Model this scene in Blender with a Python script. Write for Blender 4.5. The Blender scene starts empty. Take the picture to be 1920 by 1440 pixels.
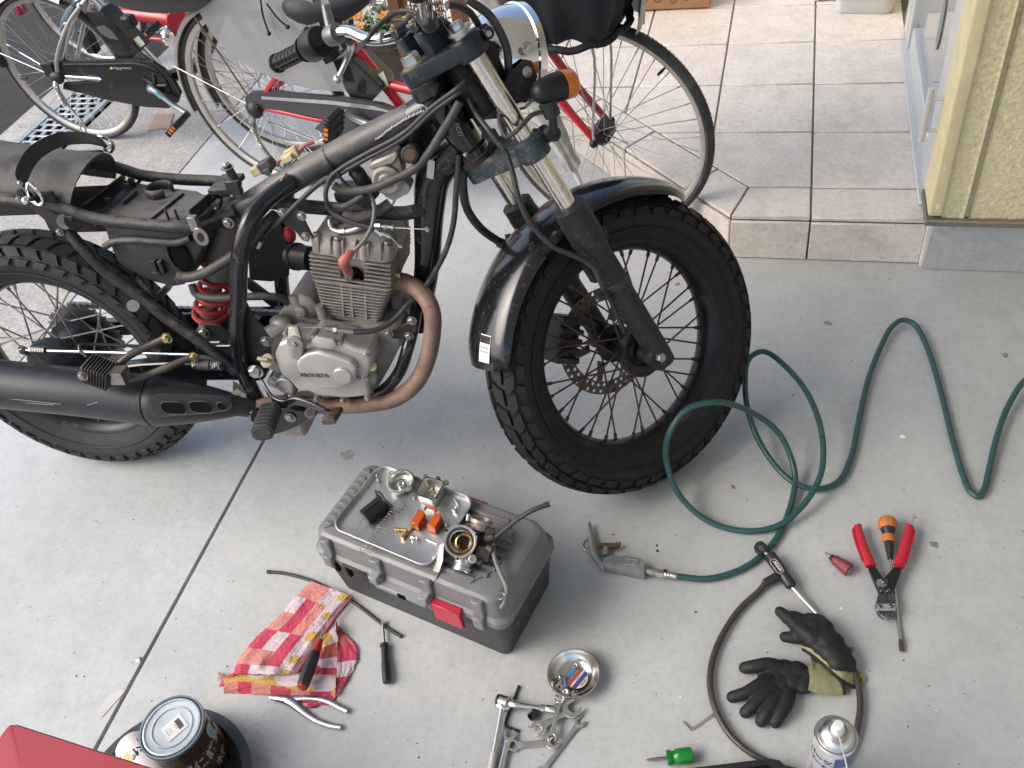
import bpy, bmesh, math, random
from mathutils import Matrix, Vector
RAD = math.radians
PI = math.pi
rnd = random.Random(11)
S = bpy.context.scene
COL = S.collection
V = Vector

# ------------------------------------------------------------------ camera
FPX = 1697.1                                     # focal length in pixels of a 1920 px wide frame
PIT, ROL, YAW = 0.7818, -0.1995, -0.3777
CAM = V((0.1918, -2.317, 1.7038))
_fw = V((math.sin(YAW)*math.cos(PIT), math.cos(YAW)*math.cos(PIT), -math.sin(PIT)))
_r0 = V((math.cos(YAW), -math.sin(YAW), 0)); _u0 = _r0.cross(_fw)
_r = math.cos(ROL)*_r0+math.sin(ROL)*_u0; _u = -math.sin(ROL)*_r0+math.cos(ROL)*_u0
cd = bpy.data.cameras.new('camera'); cd.lens = 36*FPX/1920; cd.sensor_width = 36
cd.clip_start = .05; cd.clip_end = 500
cam = bpy.data.objects.new('camera', cd); COL.objects.link(cam)
cam.matrix_world = Matrix(((_r.x, _u.x, -_fw.x, CAM.x), (_r.y, _u.y, -_fw.y, CAM.y), (_r.z, _u.z, -_fw.z, CAM.z), (0, 0, 0, 1)))
S.camera = cam

# ------------------------------------------------------------------ sky, sun, exposure
SUN_EL, SUN_AZ = RAD(43), RAD(208)               # azimuth of the sun counted from +X, counter-clockwise
wd = bpy.data.worlds.new('World'); S.world = wd; wd.use_nodes = True
_n = wd.node_tree; _bg = _n.nodes['Background']
_sk = _n.nodes.new('ShaderNodeTexSky'); _sk.sky_type = 'NISHITA'; _sk.sun_disc = False
_sk.sun_elevation = SUN_EL; _sk.sun_rotation = PI/2-SUN_AZ
_sk.air_density = 1.0; _sk.dust_density = 3.5; _sk.ozone_density = 1.0
_n.links.new(_sk.outputs[0], _bg.inputs[0]); _bg.inputs[1].default_value = .15
sl = bpy.data.lights.new('sun', 'SUN'); sl.energy = 1.0; sl.angle = RAD(48); sl.color = (1, .985, .96)
sun = bpy.data.objects.new('sun', sl); COL.objects.link(sun)
_sd = V((math.cos(SUN_AZ)*math.cos(SUN_EL), math.sin(SUN_AZ)*math.cos(SUN_EL), math.sin(SUN_EL)))
sun.rotation_euler = _sd.to_track_quat('Z', 'Y').to_euler(); sun.location = (-4, -2, 5)
S.view_settings.view_transform = 'Standard'; S.view_settings.look = 'None'
S.view_settings.gamma = 1; S.view_settings.use_curve_mapping = False
S.view_settings.exposure = 0.94
S.cycles.max_bounces = 8; S.cycles.diffuse_bounces = 4; S.cycles.glossy_bounces = 4; S.cycles.transmission_bounces = 6
S.cycles.use_denoising = True
S.cycles.caustics_reflective = False; S.cycles.caustics_refractive = False

# ------------------------------------------------------------------ pixel rays (pixels of the 1920x1440 photograph)
def ray(px, py):
    return _r*((px-960)/FPX)+_u*((720-py)/FPX)+_fw
def fl(px, py, z=0.):                            # point of the pixel at height z
    d = ray(px, py); return CAM+d*((z-CAM.z)/d.z)
def inframe(M, px, py, y):                       # point of the pixel on the plane y = const of the frame M, in M's coordinates
    I = M.inverted(); o = I@CAM; d = I.to_3x3()@ray(px, py)
    return o+d*((y-o.y)/d.y)

# ------------------------------------------------------------------ materials
MATS = {}
def lin(c):
    return tuple(((x/255)/12.92 if x/255 <= .04045 else ((x/255+.055)/1.055)**2.4) for x in c)+(1,)
def mat(name, col, rough=.5, metal=0., var=.12, vs=14., bump=0., bs=160., dust=0., dcol=(.30, .265, .22), ds=9., coat=0., trans=0., alpha=1., ior=1.45, spec=.5, obj_rand=0., vcol2=None, rvar=.12, top=0.):
    if name in MATS: return MATS[name]
    m = bpy.data.materials.new(name); m.use_nodes = True; MATS[name] = m
    N = m.node_tree.nodes; L = m.node_tree.links; b = N['Principled BSDF']
    col = tuple(col[:3])
    tc = N.new('ShaderNodeTexCoord'); src = tc.outputs['Object']
    no = N.new('ShaderNodeTexNoise'); no.inputs['Scale'].default_value = vs; no.inputs['Detail'].default_value = 6; no.inputs['Roughness'].default_value = .62
    L.new(src, no.inputs['Vector'])
    mx = N.new('ShaderNodeMix'); mx.data_type = 'RGBA'; mx.blend_type = 'MIX'
    rp = N.new('ShaderNodeMapRange'); rp.inputs[1].default_value = .3; rp.inputs[2].default_value = .7
    L.new(no.outputs['Fac'], rp.inputs[0]); L.new(rp.outputs[0], mx.inputs['Factor'])
    c2 = vcol2 or tuple(min(1, c*(1+var)) for c in col); c1 = tuple(c*(1-var) for c in col) if vcol2 is None else col
    mx.inputs['A'].default_value = c1+(1,); mx.inputs['B'].default_value = tuple(c2[:3])+(1,)
    out = mx.outputs['Result']
    if obj_rand:
        oi = N.new('ShaderNodeObjectInfo'); hs = N.new('ShaderNodeHueSaturation')
        mr = N.new('ShaderNodeMapRange'); mr.inputs[3].default_value = 1-obj_rand; mr.inputs[4].default_value = 1+obj_rand
        L.new(oi.outputs['Random'], mr.inputs[0]); L.new(mr.outputs[0], hs.inputs['Value']); L.new(out, hs.inputs['Color']); out = hs.outputs[0]
    rsock = None
    if dust:
        n2 = N.new('ShaderNodeTexNoise'); n2.inputs['Scale'].default_value = ds; n2.inputs['Detail'].default_value = 9; n2.inputs['Roughness'].default_value = .72
        L.new(src, n2.inputs['Vector'])
        r2 = N.new('ShaderNodeMapRange'); r2.inputs[1].default_value = .60-.30*dust; r2.inputs[2].default_value = .72-.2*dust; r2.inputs[4].default_value = min(1, .35+.6*dust)
        if top:                                  # dust settles on what faces up
            ge = N.new('ShaderNodeNewGeometry'); sx = N.new('ShaderNodeSeparateXYZ'); L.new(ge.outputs['Normal'], sx.inputs[0])
            tp = N.new('ShaderNodeMapRange'); tp.inputs[1].default_value = .15; tp.inputs[2].default_value = 1; tp.inputs[3].default_value = -.06; tp.inputs[4].default_value = top; L.new(sx.outputs[2], tp.inputs[0])
            ad = N.new('ShaderNodeMath'); ad.operation = 'ADD'; L.new(n2.outputs['Fac'], ad.inputs[0]); L.new(tp.outputs[0], ad.inputs[1]); L.new(ad.outputs[0], r2.inputs[0])
        else: L.new(n2.outputs['Fac'], r2.inputs[0])
        m2 = N.new('ShaderNodeMix'); m2.data_type = 'RGBA'; L.new(r2.outputs[0], m2.inputs['Factor']); L.new(out, m2.inputs['A']); m2.inputs['B'].default_value = tuple(dcol[:3])+(1,)
        out = m2.outputs['Result']
        m3 = N.new('ShaderNodeMix'); m3.data_type = 'FLOAT'; L.new(r2.outputs[0], m3.inputs['Factor']); m3.inputs['A'].default_value = rough; m3.inputs['B'].default_value = max(rough, .8); rsock = m3.outputs[0]
        if metal:
            m4 = N.new('ShaderNodeMix'); m4.data_type = 'FLOAT'; L.new(r2.outputs[0], m4.inputs['Factor']); m4.inputs['A'].default_value = metal; m4.inputs['B'].default_value = 0; L.new(m4.outputs[0], b.inputs['Metallic'])
    L.new(out, b.inputs['Base Color'])
    if rsock is None:
        rr = N.new('ShaderNodeMapRange'); rr.inputs[1].default_value = .3; rr.inputs[2].default_value = .7
        rr.inputs[3].default_value = max(.02, rough-rvar*rough); rr.inputs[4].default_value = min(1, rough+rvar*rough)
        n3 = N.new('ShaderNodeTexNoise'); n3.inputs['Scale'].default_value = vs*2.3; n3.inputs['Detail'].default_value = 4
        L.new(src, n3.inputs['Vector']); L.new(n3.outputs['Fac'], rr.inputs[0]); rsock = rr.outputs[0]
    L.new(rsock, b.inputs['Roughness'])
    if not (dust and metal): b.inputs['Metallic'].default_value = metal
    b.inputs['Coat Weight'].default_value = coat; b.inputs['Coat Roughness'].default_value = .08
    b.inputs['Transmission Weight'].default_value = trans; b.inputs['Alpha'].default_value = alpha
    b.inputs['IOR'].default_value = ior; b.inputs['Specular IOR Level'].default_value = spec
    if bump:
        nb = N.new('ShaderNodeTexNoise'); nb.inputs['Scale'].default_value = bs; nb.inputs['Detail'].default_value = 5
        L.new(src, nb.inputs['Vector'])
        bp = N.new('ShaderNodeBump'); bp.inputs['Strength'].default_value = bump; bp.inputs['Distance'].default_value = .002
        L.new(nb.outputs['Fac'], bp.inputs['Height']); L.new(bp.outputs[0], b.inputs['Normal'])
    return m

# ------------------------------------------------------------------ mesh kit
def axm(a, b, up=(0, 0, 1)):                     # frame at a, z towards b
    a = V(a); z = (V(b)-a).normalized(); u = V(up)
    if abs(z.dot(u.normalized())) > .99: u = V((1, 0, 0))
    x = u.cross(z).normalized(); y = z.cross(x)
    return Matrix(((x.x, y.x, z.x, a.x), (x.y, y.y, z.y, a.y), (x.z, y.z, z.z, a.z), (0, 0, 0, 1)))
def frm(o, x, y):                                # frame from origin, x axis, approximate y axis
    x = V(x).normalized(); z = x.cross(V(y)).normalized(); y = z.cross(x); o = V(o)
    return Matrix(((x.x, y.x, z.x, o.x), (x.y, y.y, z.y, o.y), (x.z, y.z, z.z, o.z), (0, 0, 0, 1)))
def loc(x, y=None, z=None):
    return Matrix.Translation(V(x) if y is None else V((x, y, z)))
def rot(a, ax): return Matrix.Rotation(RAD(a), 4, ax)
def spline(pts, sub=6, closed=False):
    pts = [V(p) for p in pts]; n = len(pts)
    if n < 3 or sub < 2: return pts
    out = []; rng = n if closed else n-1
    for i in range(rng):
        if closed: p0, p1, p2, p3 = pts[i-1], pts[i], pts[(i+1) % n], pts[(i+2) % n]
        else:
            p1, p2 = pts[i], pts[i+1]; p0 = pts[i-1] if i else p1*2-p2; p3 = pts[i+2] if i+2 < n else p2*2-p1
        d1 = max(1e-6, (p1-p0).length**.5); d2 = max(1e-6, (p2-p1).length**.5); d3 = max(1e-6, (p3-p2).length**.5)
        m1 = (p2-p1+d2*((p1-p0)/d1-(p2-p0)/(d1+d2))); m2 = (p2-p1+d2*((p3-p2)/d3-(p3-p1)/(d2+d3)))
        for k in range(sub):
            t = k/sub
            out.append(p1*(2*t**3-3*t*t+1)+m1*(t**3-2*t*t+t)+p2*(-2*t**3+3*t*t)+m2*(t**3-t*t))
    if not closed: out.append(pts[-1])
    return out
class MB:
    def __init__(s, M=None): s.v = []; s.f = []; s.M = M.copy() if M else Matrix(); s.uv = None
    def add(s, vs, fs, M=None):
        T = s.M@M if M is not None else s.M; o = len(s.v)
        s.v += [T@V(v) for v in vs]; s.f += [tuple(i+o for i in f) for f in fs]; return s
    def box(s, c, d, M=None, top=1.):
        x, y, z = d[0]/2, d[1]/2, d[2]/2; c = V(c); t = top
        vs = [c+V(p) for p in ((-x, -y, -z), (x, -y, -z), (x, y, -z), (-x, y, -z), (-x*t, -y*t, z), (x*t, -y*t, z), (x*t, y*t, z), (-x*t, y*t, z))]
        return s.add(vs, [(3, 2, 1, 0), (4, 5, 6, 7), (0, 1, 5, 4), (1, 2, 6, 5), (2, 3, 7, 6), (3, 0, 4, 7)], M)
    def lathe(s, prof, M=None, seg=24, cap=True, sy=1., ph=0.):
        vs = []; fs = []; n = len(prof)
        for k in range(seg):
            a = 2*PI*k/seg+ph
            for r, h in prof: vs.append((r*math.cos(a), sy*r*math.sin(a), h))
        for k in range(seg):
            k2 = (k+1) % seg
            for i in range(n-1): fs.append((k*n+i, k2*n+i, k2*n+i+1, k*n+i+1))
        if cap:
            if prof[0][0] > 1e-5: fs.append(tuple(k*n for k in range(seg))[::-1])
            if prof[-1][0] > 1e-5: fs.append(tuple(k*n+n-1 for k in range(seg)))
        return s.add(vs, fs, M)
    def cyl(s, a, b, r, r2=None, seg=14, up=(0, 0, 1)):
        l = (V(b)-V(a)).length
        return s.lathe([(r, 0), (r if r2 is None else r2, l)], axm(a, b, up), seg)
    def tube(s, pts, r, seg=10, sub=6, closed=False, cap=True, flat=1., up=None):
        P = spline(pts, sub, closed); n = len(P)
        if isinstance(r, (list, tuple)):
            m = len(r); rs = []
            for i in range(n):
                t = i/(n-1)*(m-1); k = min(m-2, int(t)); rs.append(r[k]*(1-(t-k))+r[k+1]*(t-k))
        else: rs = [r]*n
        tan = []
        for i in range(n):
            a = P[i-1] if (i or closed) else P[0]; b = P[(i+1) % n] if (i < n-1 or closed) else P[-1]
            t = b-a; tan.append(t.normalized() if t.length > 1e-9 else V((0, 0, 1)))
        u = V(up) if up else (V((0, 0, 1)) if abs(tan[0].z) < .9 else V((1, 0, 0)))
        x = u.cross(tan[0]).normalized(); vs = []; fs = []
        for i in range(n):
            if up: x = V(up).cross(tan[i])
            x = (x-tan[i]*x.dot(tan[i])).normalized(); y = tan[i].cross(x)
            for k in range(seg):
                a = 2*PI*k/seg; vs.append(P[i]+(x*math.cos(a)+y*math.sin(a)*flat)*rs[i])
        for i in range(n if closed else n-1):
            j = (i+1) % n
            for k in range(seg): fs.append((i*seg+k, i*seg+(k+1) % seg, j*seg+(k+1) % seg, j*seg+k))
        if cap and not closed: fs += [tuple(range(seg))[::-1], tuple((n-1)*seg+k for k in range(seg))]
        return s.add(vs, fs)
    def prism(s, poly, h0, h1, M=None, top=1.):
        n = len(poly); cx = sum(p[0] for p in poly)/n; cy = sum(p[1] for p in poly)/n
        ar = sum(poly[i][0]*poly[(i+1) % n][1]-poly[(i+1) % n][0]*poly[i][1] for i in range(n))
        if ar < 0: poly = poly[::-1]
        vs = [(x, y, h0) for x, y in poly]+[(cx+(x-cx)*top, cy+(y-cy)*top, h1) for x, y in poly]
        fs = [tuple(range(n))[::-1], tuple(range(n, 2*n))]+[(i, (i+1) % n, n+(i+1) % n, n+i) for i in range(n)]
        return s.add(vs, fs, M)
    def loft(s, rings, cap=True, closed=False, M=None):
        n = len(rings[0]); vs = [p for r in rings for p in r]; fs = []; m = len(rings)
        for i in range(m if closed else m-1):
            j = (i+1) % m
            for k in range(n): fs.append((i*n+k, i*n+(k+1) % n, j*n+(k+1) % n, j*n+k))
        if cap and not closed: fs += [tuple(range(n))[::-1], tuple((m-1)*n+k for k in range(n))]
        return s.add(vs, fs, M)
    def sheet(s, rows, M=None):                  # grid of points
        n = len(rows[0]); vs = [p for r in rows for p in r]
        return s.add(vs, [(i*n+k, i*n+k+1, (i+1)*n+k+1, (i+1)*n+k) for i in range(len(rows)-1) for k in range(n-1)], M)
    def sph(s, c, r, seg=14, rings=8, sc=(1, 1, 1), M=None):
        prof = [(r*math.sin(PI*i/rings), -r*math.cos(PI*i/rings)) for i in range(rings+1)]
        T = loc(c)@Matrix.Diagonal((sc[0], sc[1], sc[2], 1)); return s.lathe(prof, (M@T) if M is not None else T, seg, cap=False)
    def hexb(s, a, d, r, h, wash=1.45, seg=6):   # hexagon bolt head with washer
        T = axm(a, V(a)+V(d))
        if wash: s.lathe([(r*wash, 0), (r*wash, h*.25)], T, 18)
        return s.lathe([(r, 0), (r, h*.85), (r*.85, h)], T, seg, ph=.3)
WM = {}
def mesh(name, mb, mt=None, bev=0., bseg=1, smooth=38, inv=None, mats=None, fmat=None, solid=0., subd=0):
    me = bpy.data.meshes.new(name); vs = [inv@v for v in mb.v] if inv else mb.v
    me.from_pydata([tuple(v) for v in vs], [], mb.f)
    bm = bmesh.new(); bm.from_mesh(me)
    if fmat:
        bm.faces.ensure_lookup_table()
        for i, f in enumerate(bm.faces): f.material_index = fmat[i]
    bmesh.ops.remove_doubles(bm, verts=bm.verts, dist=1e-6)
    bmesh.ops.recalc_face_normals(bm, faces=bm.faces)
    if solid: bmesh.ops.solidify(bm, geom=bm.faces[:], thickness=solid)
    if bev:
        es = [e for e in bm.edges if len(e.link_faces) == 2 and e.calc_face_angle(0) > RAD(32)]
        if es: bmesh.ops.bevel(bm, geom=es, offset=bev, segments=bseg, profile=.6, affect='EDGES', clamp_overlap=True)
    bm.to_mesh(me); bm.free()
    for m in (mats or [mt]): me.materials.append(m)
    for p in me.polygons: p.use_smooth = True
    me.set_sharp_from_angle(angle=RAD(smooth))
    return me
def islands(mb, gap=.0012):                      # separate pieces of a mesh: connected faces, joined where their boxes meet
    n = len(mb.v); key = {}; up = list(range(n))
    def find(i):
        while up[i] != i: up[i] = up[up[i]]; i = up[i]
        return i
    for i, v in enumerate(mb.v):
        k = (round(v.x, 5), round(v.y, 5), round(v.z, 5))
        if k in key: up[find(i)] = find(key[k])
        else: key[k] = i
    for f in mb.f:
        a = find(f[0])
        for i in f[1:]: up[find(i)] = a
    comp = {}
    for fi, f in enumerate(mb.f): comp.setdefault(find(f[0]), []).append(fi)
    C_ = list(comp.values())
    if len(C_) < 2 or len(C_) > 900: return [mb]
    bx = []
    for fs_ in C_:
        vs = [mb.v[i] for fi in fs_ for i in mb.f[fi]]
        bx.append((min(v.x for v in vs)-gap, min(v.y for v in vs)-gap, min(v.z for v in vs)-gap, max(v.x for v in vs)+gap, max(v.y for v in vs)+gap, max(v.z for v in vs)+gap))
    g = list(range(len(C_)))
    def fg(i):
        while g[i] != i: g[i] = g[g[i]]; i = g[i]
        return i
    for i in range(len(C_)):
        a = bx[i]
        for j in range(i):
            b = bx[j]
            if a[0] < b[3] and b[0] < a[3] and a[1] < b[4] and b[1] < a[4] and a[2] < b[5] and b[2] < a[5]: g[fg(i)] = fg(j)
    cl = {}
    for i in range(len(C_)): cl.setdefault(fg(i), []).extend(C_[i])
    out = []
    for fs_ in sorted(cl.values(), key=lambda q: -len(q)):
        m = MB(); mp = {}
        for fi in fs_:
            for i in mb.f[fi]:
                if i not in mp: mp[i] = len(m.v); m.v.append(mb.v[i])
            m.f.append(tuple(mp[i] for i in mb.f[fi]))
        out.append(m)
    return out
def ob(name, mb, mt, parent=None, bev=0., bseg=1, smooth=38, label=None, cat=None, group=None, kind=None, mats=None, fmat=None, base=None, solid=0., subd=0):
    if parent is not None and kind is None and fmat is None and not solid:
        parts = islands(mb)
        if 1 < len(parts) <= 48:
            os_ = [ob(name, q, mt, parent, bev, bseg, smooth, label, cat, group, 'whole', mats, None, base, solid, subd) for q in parts]
            return os_[0]
    if kind == 'whole': kind = None
    W = WM[parent.name] if parent else (loc(base) if base is not None else Matrix())
    me = mesh(name, mb, mt, bev, bseg, smooth, W.inverted(), mats, fmat, solid)
    o = bpy.data.objects.new(name, me); COL.objects.link(o)
    if parent: o.parent = parent
    else: o.matrix_world = W
    WM[o.name] = W
    if subd:
        md = o.modifiers.new('s', 'SUBSURF'); md.levels = subd; md.render_levels = subd
    tag(o, label, cat, group, kind); return o
def tag(o, label=None, cat=None, group=None, kind=None):
    if label: o['label'] = label
    if cat: o['category'] = cat
    if group: o['group'] = group
    if kind: o['kind'] = kind
def thing(name, W, label, cat, group=None, kind=None):
    o = bpy.data.objects.new(name, None); COL.objects.link(o); o.empty_display_size = .05
    W = W if isinstance(W, Matrix) else loc(W)
    o.matrix_world = W; WM[o.name] = W.copy(); tag(o, label, cat, group, kind); return o
def inst(name, me, W, parent):                   # a shared mesh placed by the matrix W (world)
    o = bpy.data.objects.new(name, me); COL.objects.link(o)
    if parent: o.parent = parent; o.matrix_local = WM[parent.name].inverted()@W
    else: o.matrix_world = W
    WM[o.name] = W; return o
FONT_CACHE = {}
def text(name, body, size, W, mt, parent, depth=0., sx=1., align='CENTER', bold=0.):
    c = bpy.data.curves.new(name, 'FONT'); c.body = body; c.size = size; c.extrude = depth; c.align_x = align; c.align_y = 'CENTER'; c.offset = bold
    t = bpy.data.objects.new(name+'_tmp', c); COL.objects.link(t)
    me = bpy.data.meshes.new_from_object(t.evaluated_get(bpy.context.evaluated_depsgraph_get()))
    bpy.data.objects.remove(t); bpy.data.curves.remove(c)
    me.materials.clear(); me.materials.append(mt); me.name = name
    T = (WM[parent.name].inverted()@W)@Matrix.Diagonal((sx, 1, 1, 1))
    me.transform(T)
    o = bpy.data.objects.new(name, me); COL.objects.link(o); o.parent = parent; WM[o.name] = WM[parent.name]; return o
def rrect(w, h, r, n=4):
    out = []
    for cx, cy, a0 in ((w/2-r, h/2-r, 0), (-w/2+r, h/2-r, 90), (-w/2+r, -h/2+r, 180), (w/2-r, -h/2+r, 270)):
        for k in range(n+1):
            a = RAD(a0+90*k/n); out.append((cx+r*math.cos(a), cy+r*math.sin(a)))
    return out
def circ(r, n=24, cx=0, cy=0): return [(cx+r*math.cos(2*PI*k/n), cy+r*math.sin(2*PI*k/n)) for k in range(n)]
# zoom windows used when measuring the photograph: name -> (x0, y0, scale)
ZR = {'1': (0, 0, 3), '2': (480, 0, 3), '3': (960, 0, 3), 'A': (700, 0, 4.5), 'B': (0, 240, 4), 'C': (480, 200, 5.053), 'D': (360, 560, 4.8), 'E': (500, 0, 6), 'F': (0, 0, 5.333),
      '4': (1280, 0, 2.572), '5': (0, 400, 3), '6': (400, 360, 3.13), '7': (860, 320, 2.322), 'W': (900, 420, 2.769), 'T': (560, 840, 3.6), 'R': (400, 1040, 4), 'P': (0, 1180, 3.692),
      'S': (880, 1190, 5.76), 'G': (1060, 940, 4.174), 'K': (1500, 930, 4.365), 'L': (1180, 1100, 3.84), 'N': (0, 0, 1)}
def zp(z, x, y): a, b, s = ZR[z]; return a+x/s, b+y/s
def fz(z, x, y, h=0.): return fl(*zp(z, x, y), h)

# ------------------------------------------------------------------ surface materials
def concrete(name, c1, c2, speck=1., rough=.62, agg=0., stain=.5, crack=1., bump=.25, bs=90, mott=.5):
    m = bpy.data.materials.new(name); m.use_nodes = True; N = m.node_tree.nodes; L = m.node_tree.links; b = N['Principled BSDF']
    tc = N.new('ShaderNodeTexCoord'); src = tc.outputs['Object']
    def noise(sc, det=3, ro=.6, dist=0, out='Fac'):
        n = N.new('ShaderNodeTexNoise'); n.inputs['Scale'].default_value = sc; n.inputs['Detail'].default_value = det; n.inputs['Roughness'].default_value = ro; n.inputs['Distortion'].default_value = dist
        L.new(src, n.inputs['Vector']); return n.outputs[out]
    def rng(s, a, b_, c=0., d=1.):
        r = N.new('ShaderNodeMapRange'); r.inputs[1].default_value = a; r.inputs[2].default_value = b_; r.inputs[3].default_value = c; r.inputs[4].default_value = d; L.new(s, r.inputs[0]); return r.outputs[0]
    def mul(a, b_):
        x = N.new('ShaderNodeMath'); x.operation = 'MULTIPLY'
        for i, q in enumerate((a, b_)):
            if isinstance(q, float): x.inputs[i].default_value = q
            else: L.new(q, x.inputs[i])
        return x.outputs[0]
    def mix(f, a, b_):
        x = N.new('ShaderNodeMix'); x.data_type = 'RGBA'
        if isinstance(f, float): x.inputs['Factor'].default_value = f
        else: L.new(f, x.inputs['Factor'])
        for k, q in (('A', a), ('B', b_)):
            if isinstance(q, tuple): x.inputs[k].default_value = q[:3]+(1,)
            else: L.new(q, x.inputs[k])
        return x.outputs['Result']
    big = noise(2.3, 4, .66); mid = noise(11, 5, .7); fine = noise(62, 3, .75)
    c = mix(rng(big, .32, .68), c1, c2)
    c = mix(rng(mid, .42, .72, 0, mott), c, tuple(x*.74 for x in c1))
    c = mix(rng(fine, .45, .75, 0, mott*.9), c, tuple(x*.66 for x in c1))
    c = mix(rng(fine, .42, .25, 0, mott*.5), c, tuple(min(1, x*1.18) for x in c2))
    if stain:
        c = mix(mul(rng(mid, .55, .72, 0, .5*stain), rng(big, .5, .62)), c, (.29, .245, .19))
    if speck:
        v = N.new('ShaderNodeTexVoronoi'); v.inputs['Scale'].default_value = 48; L.new(src, v.inputs['Vector'])
        sc = N.new('ShaderNodeSeparateColor'); L.new(v.outputs['Color'], sc.inputs[0])
        # each cell holds one fleck of its own size; only some cells have one
        lim = rng(sc.outputs[0], .58, 1., 0., .12)
        sub = N.new('ShaderNodeMath'); sub.operation = 'LESS_THAN'; L.new(v.outputs['Distance'], sub.inputs[0]); L.new(lim, sub.inputs[1])
        c = mix(mul(sub.outputs[0], .8*speck), c, (.075, .07, .065))
    if crack:
        v3 = N.new('ShaderNodeTexVoronoi'); v3.feature = 'DISTANCE_TO_EDGE'; v3.inputs['Scale'].default_value = 1.35
        va = N.new('ShaderNodeMix'); va.data_type = 'RGBA'; va.blend_type = 'ADD'; va.inputs['Factor'].default_value = .16
        L.new(src, va.inputs['A']); L.new(mid, va.inputs['B']); L.new(va.outputs['Result'], v3.inputs['Vector'])
        c = mix(mul(rng(v3.outputs['Distance'], .001, .0035, 1, 0), rng(big, .53, .58, 0, .45*crack)), c, (.13, .12, .11))
    if agg:
        v4 = N.new('ShaderNodeTexVoronoi'); v4.inputs['Scale'].default_value = 130; L.new(src, v4.inputs['Vector'])
        hs = N.new('ShaderNodeSeparateColor'); L.new(v4.outputs['Color'], hs.inputs[0])
        c = mix(rng(hs.outputs[0], .35, 1., 0, agg), c, tuple(x*.40 for x in c1)); c = mix(rng(hs.outputs[1], .7, 1., 0, agg), c, tuple(min(1, x*1.6) for x in c1))
    L.new(c, b.inputs['Base Color'])
    L.new(rng(mid, .3, .7, rough-.12, rough+.12), b.inputs['Roughness'])
    bp = N.new('ShaderNodeBump'); bp.inputs['Strength'].default_value = bump; bp.inputs['Distance'].default_value = .002
    L.new(noise(bs, 2, .7), bp.inputs['Height']); L.new(bp.outputs[0], b.inputs['Normal'])
    return m
M_FLOOR = concrete('garage_concrete', (.418, .434, .434), (.498, .514, .514), .8, .6, 0, .28, .22, .25, 90, .36)
M_APRON = concrete('rough_concrete', (.37, .355, .33), (.46, .445, .42), 1., .85, .38, .9, 0, .6, 150)
M_ASPH = concrete('asphalt', (.16, .16, .168), (.20, .20, .21), 0, .9, .6, 0, 0, .6, 150)
M_BASE = concrete('cement_render', (.42, .43, .43), (.50, .51, .505), .6, .8, 0, .4, 0, .3, 120, .6)
M_TILE = concrete('tile_stoneware', (.67, .61, .55), (.75, .69, .63), .5, .45, 0, .4, 0, .7, 70, .6)
M_GROUT = mat('grout', (.15, .13, .115), .95, bump=.3)
M_JOINT = mat('joint_filler', (.035, .032, .03), .9)

# ------------------------------------------------------------------ ground
g = MB().box((-1, -1.5, -.06), (9, 10, .08)); floor = ob('garage_floor', g, M_JOINT, kind='structure')
JX = -1.0607
ob('floor_slab', MB().box(((JX+.004+4)/2, -2.4, -.012), (4-JX-.004, 7.2, .024)), M_FLOOR, floor, bev=.0015)
ob('floor_slab', MB().box(((JX-.004-2.0)/2, -2.4, -.012), (JX-.004+2.0, 7.2, .024)), M_FLOOR, floor, bev=.0015)
ob('floor_slab', MB().box((-2.325, -1.5, -.0125), (.64, 10, .025)), M_APRON, floor, bev=.002)
ob('floor_slab', MB().box((-.5, 2.3, -.0125), (2.99, 2.19, .025)), M_APRON, floor, bev=.002)
r = MB().box((-33.06, 3, -.07), (60, 120, .08)); ob('road', r, M_ASPH, kind='structure')
k = MB().box((-2.985, -1.5, -.02), (.13, 10, .045)); ob('kerb', k, M_APRON, kind='structure', bev=.006)
# far ground, so that nothing ends at an edge
ob('ground', MB().box((0, 3, -.16), (120, 120, .08)), M_APRON, kind='structure')

# drain channel with a pressed steel grating
M_GALV = mat('galvanised_steel', (.42, .45, .46), .45, .55, .18, 30, .1, dust=.35, dcol=(.36, .37, .37))
M_SHADEBLACK = mat('hole_shade_black', (.005, .005, .005), .9, spec=.1)  # near-black painted for the shade inside holes and slots; also small black parts
dr = thing('drain_grating', (-2.78, .6, 0), 'galvanised slotted drain grating set in the ground under the silver bicycle', 'drain grating')
GX0, GX1, GY0, GY1 = -2.905, -2.655, .22, .98
ob('channel', MB().box(((GX0+GX1)/2, (GY0+GY1)/2, -.012), (GX1-GX0, GY1-GY0, .02)), M_SHADEBLACK, dr)
fr = MB()
for x in (GX0+.012, GX1-.012): fr.box((x, (GY0+GY1)/2, .008), (.024, GY1-GY0, .012))
ob('frame', fr, M_GALV, dr, bev=.002)
ny = 17
for j in range(ny):
    y = GY0+.02+(GY1-GY0-.04)*j/(ny-1)
    b_ = MB()
    b_.box(((GX0+GX1)/2, y, .007), (GX1-GX0-.05, .012, .008))
    for i in range(4):
        x = GX0+.045+i*(GX1-GX0-.09)/3+(.012 if j % 2 else -.012)
        if j < ny-1: b_.box((x, y+.0215, .006), (.02, .033, .007))
    ob('bar', b_, M_GALV, dr, bev=.0015)
ob('drain_cover', MB().box((-2.78, .02, .006), (.25, .38, .014)), mat('dark_plate', (.07, .075, .085), .6, 0, bump=.2), bev=.003, label='flat dark drain cover plate at the left edge next to the grating', cat='drain cover', base=(-2.78, .02, 0))

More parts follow.
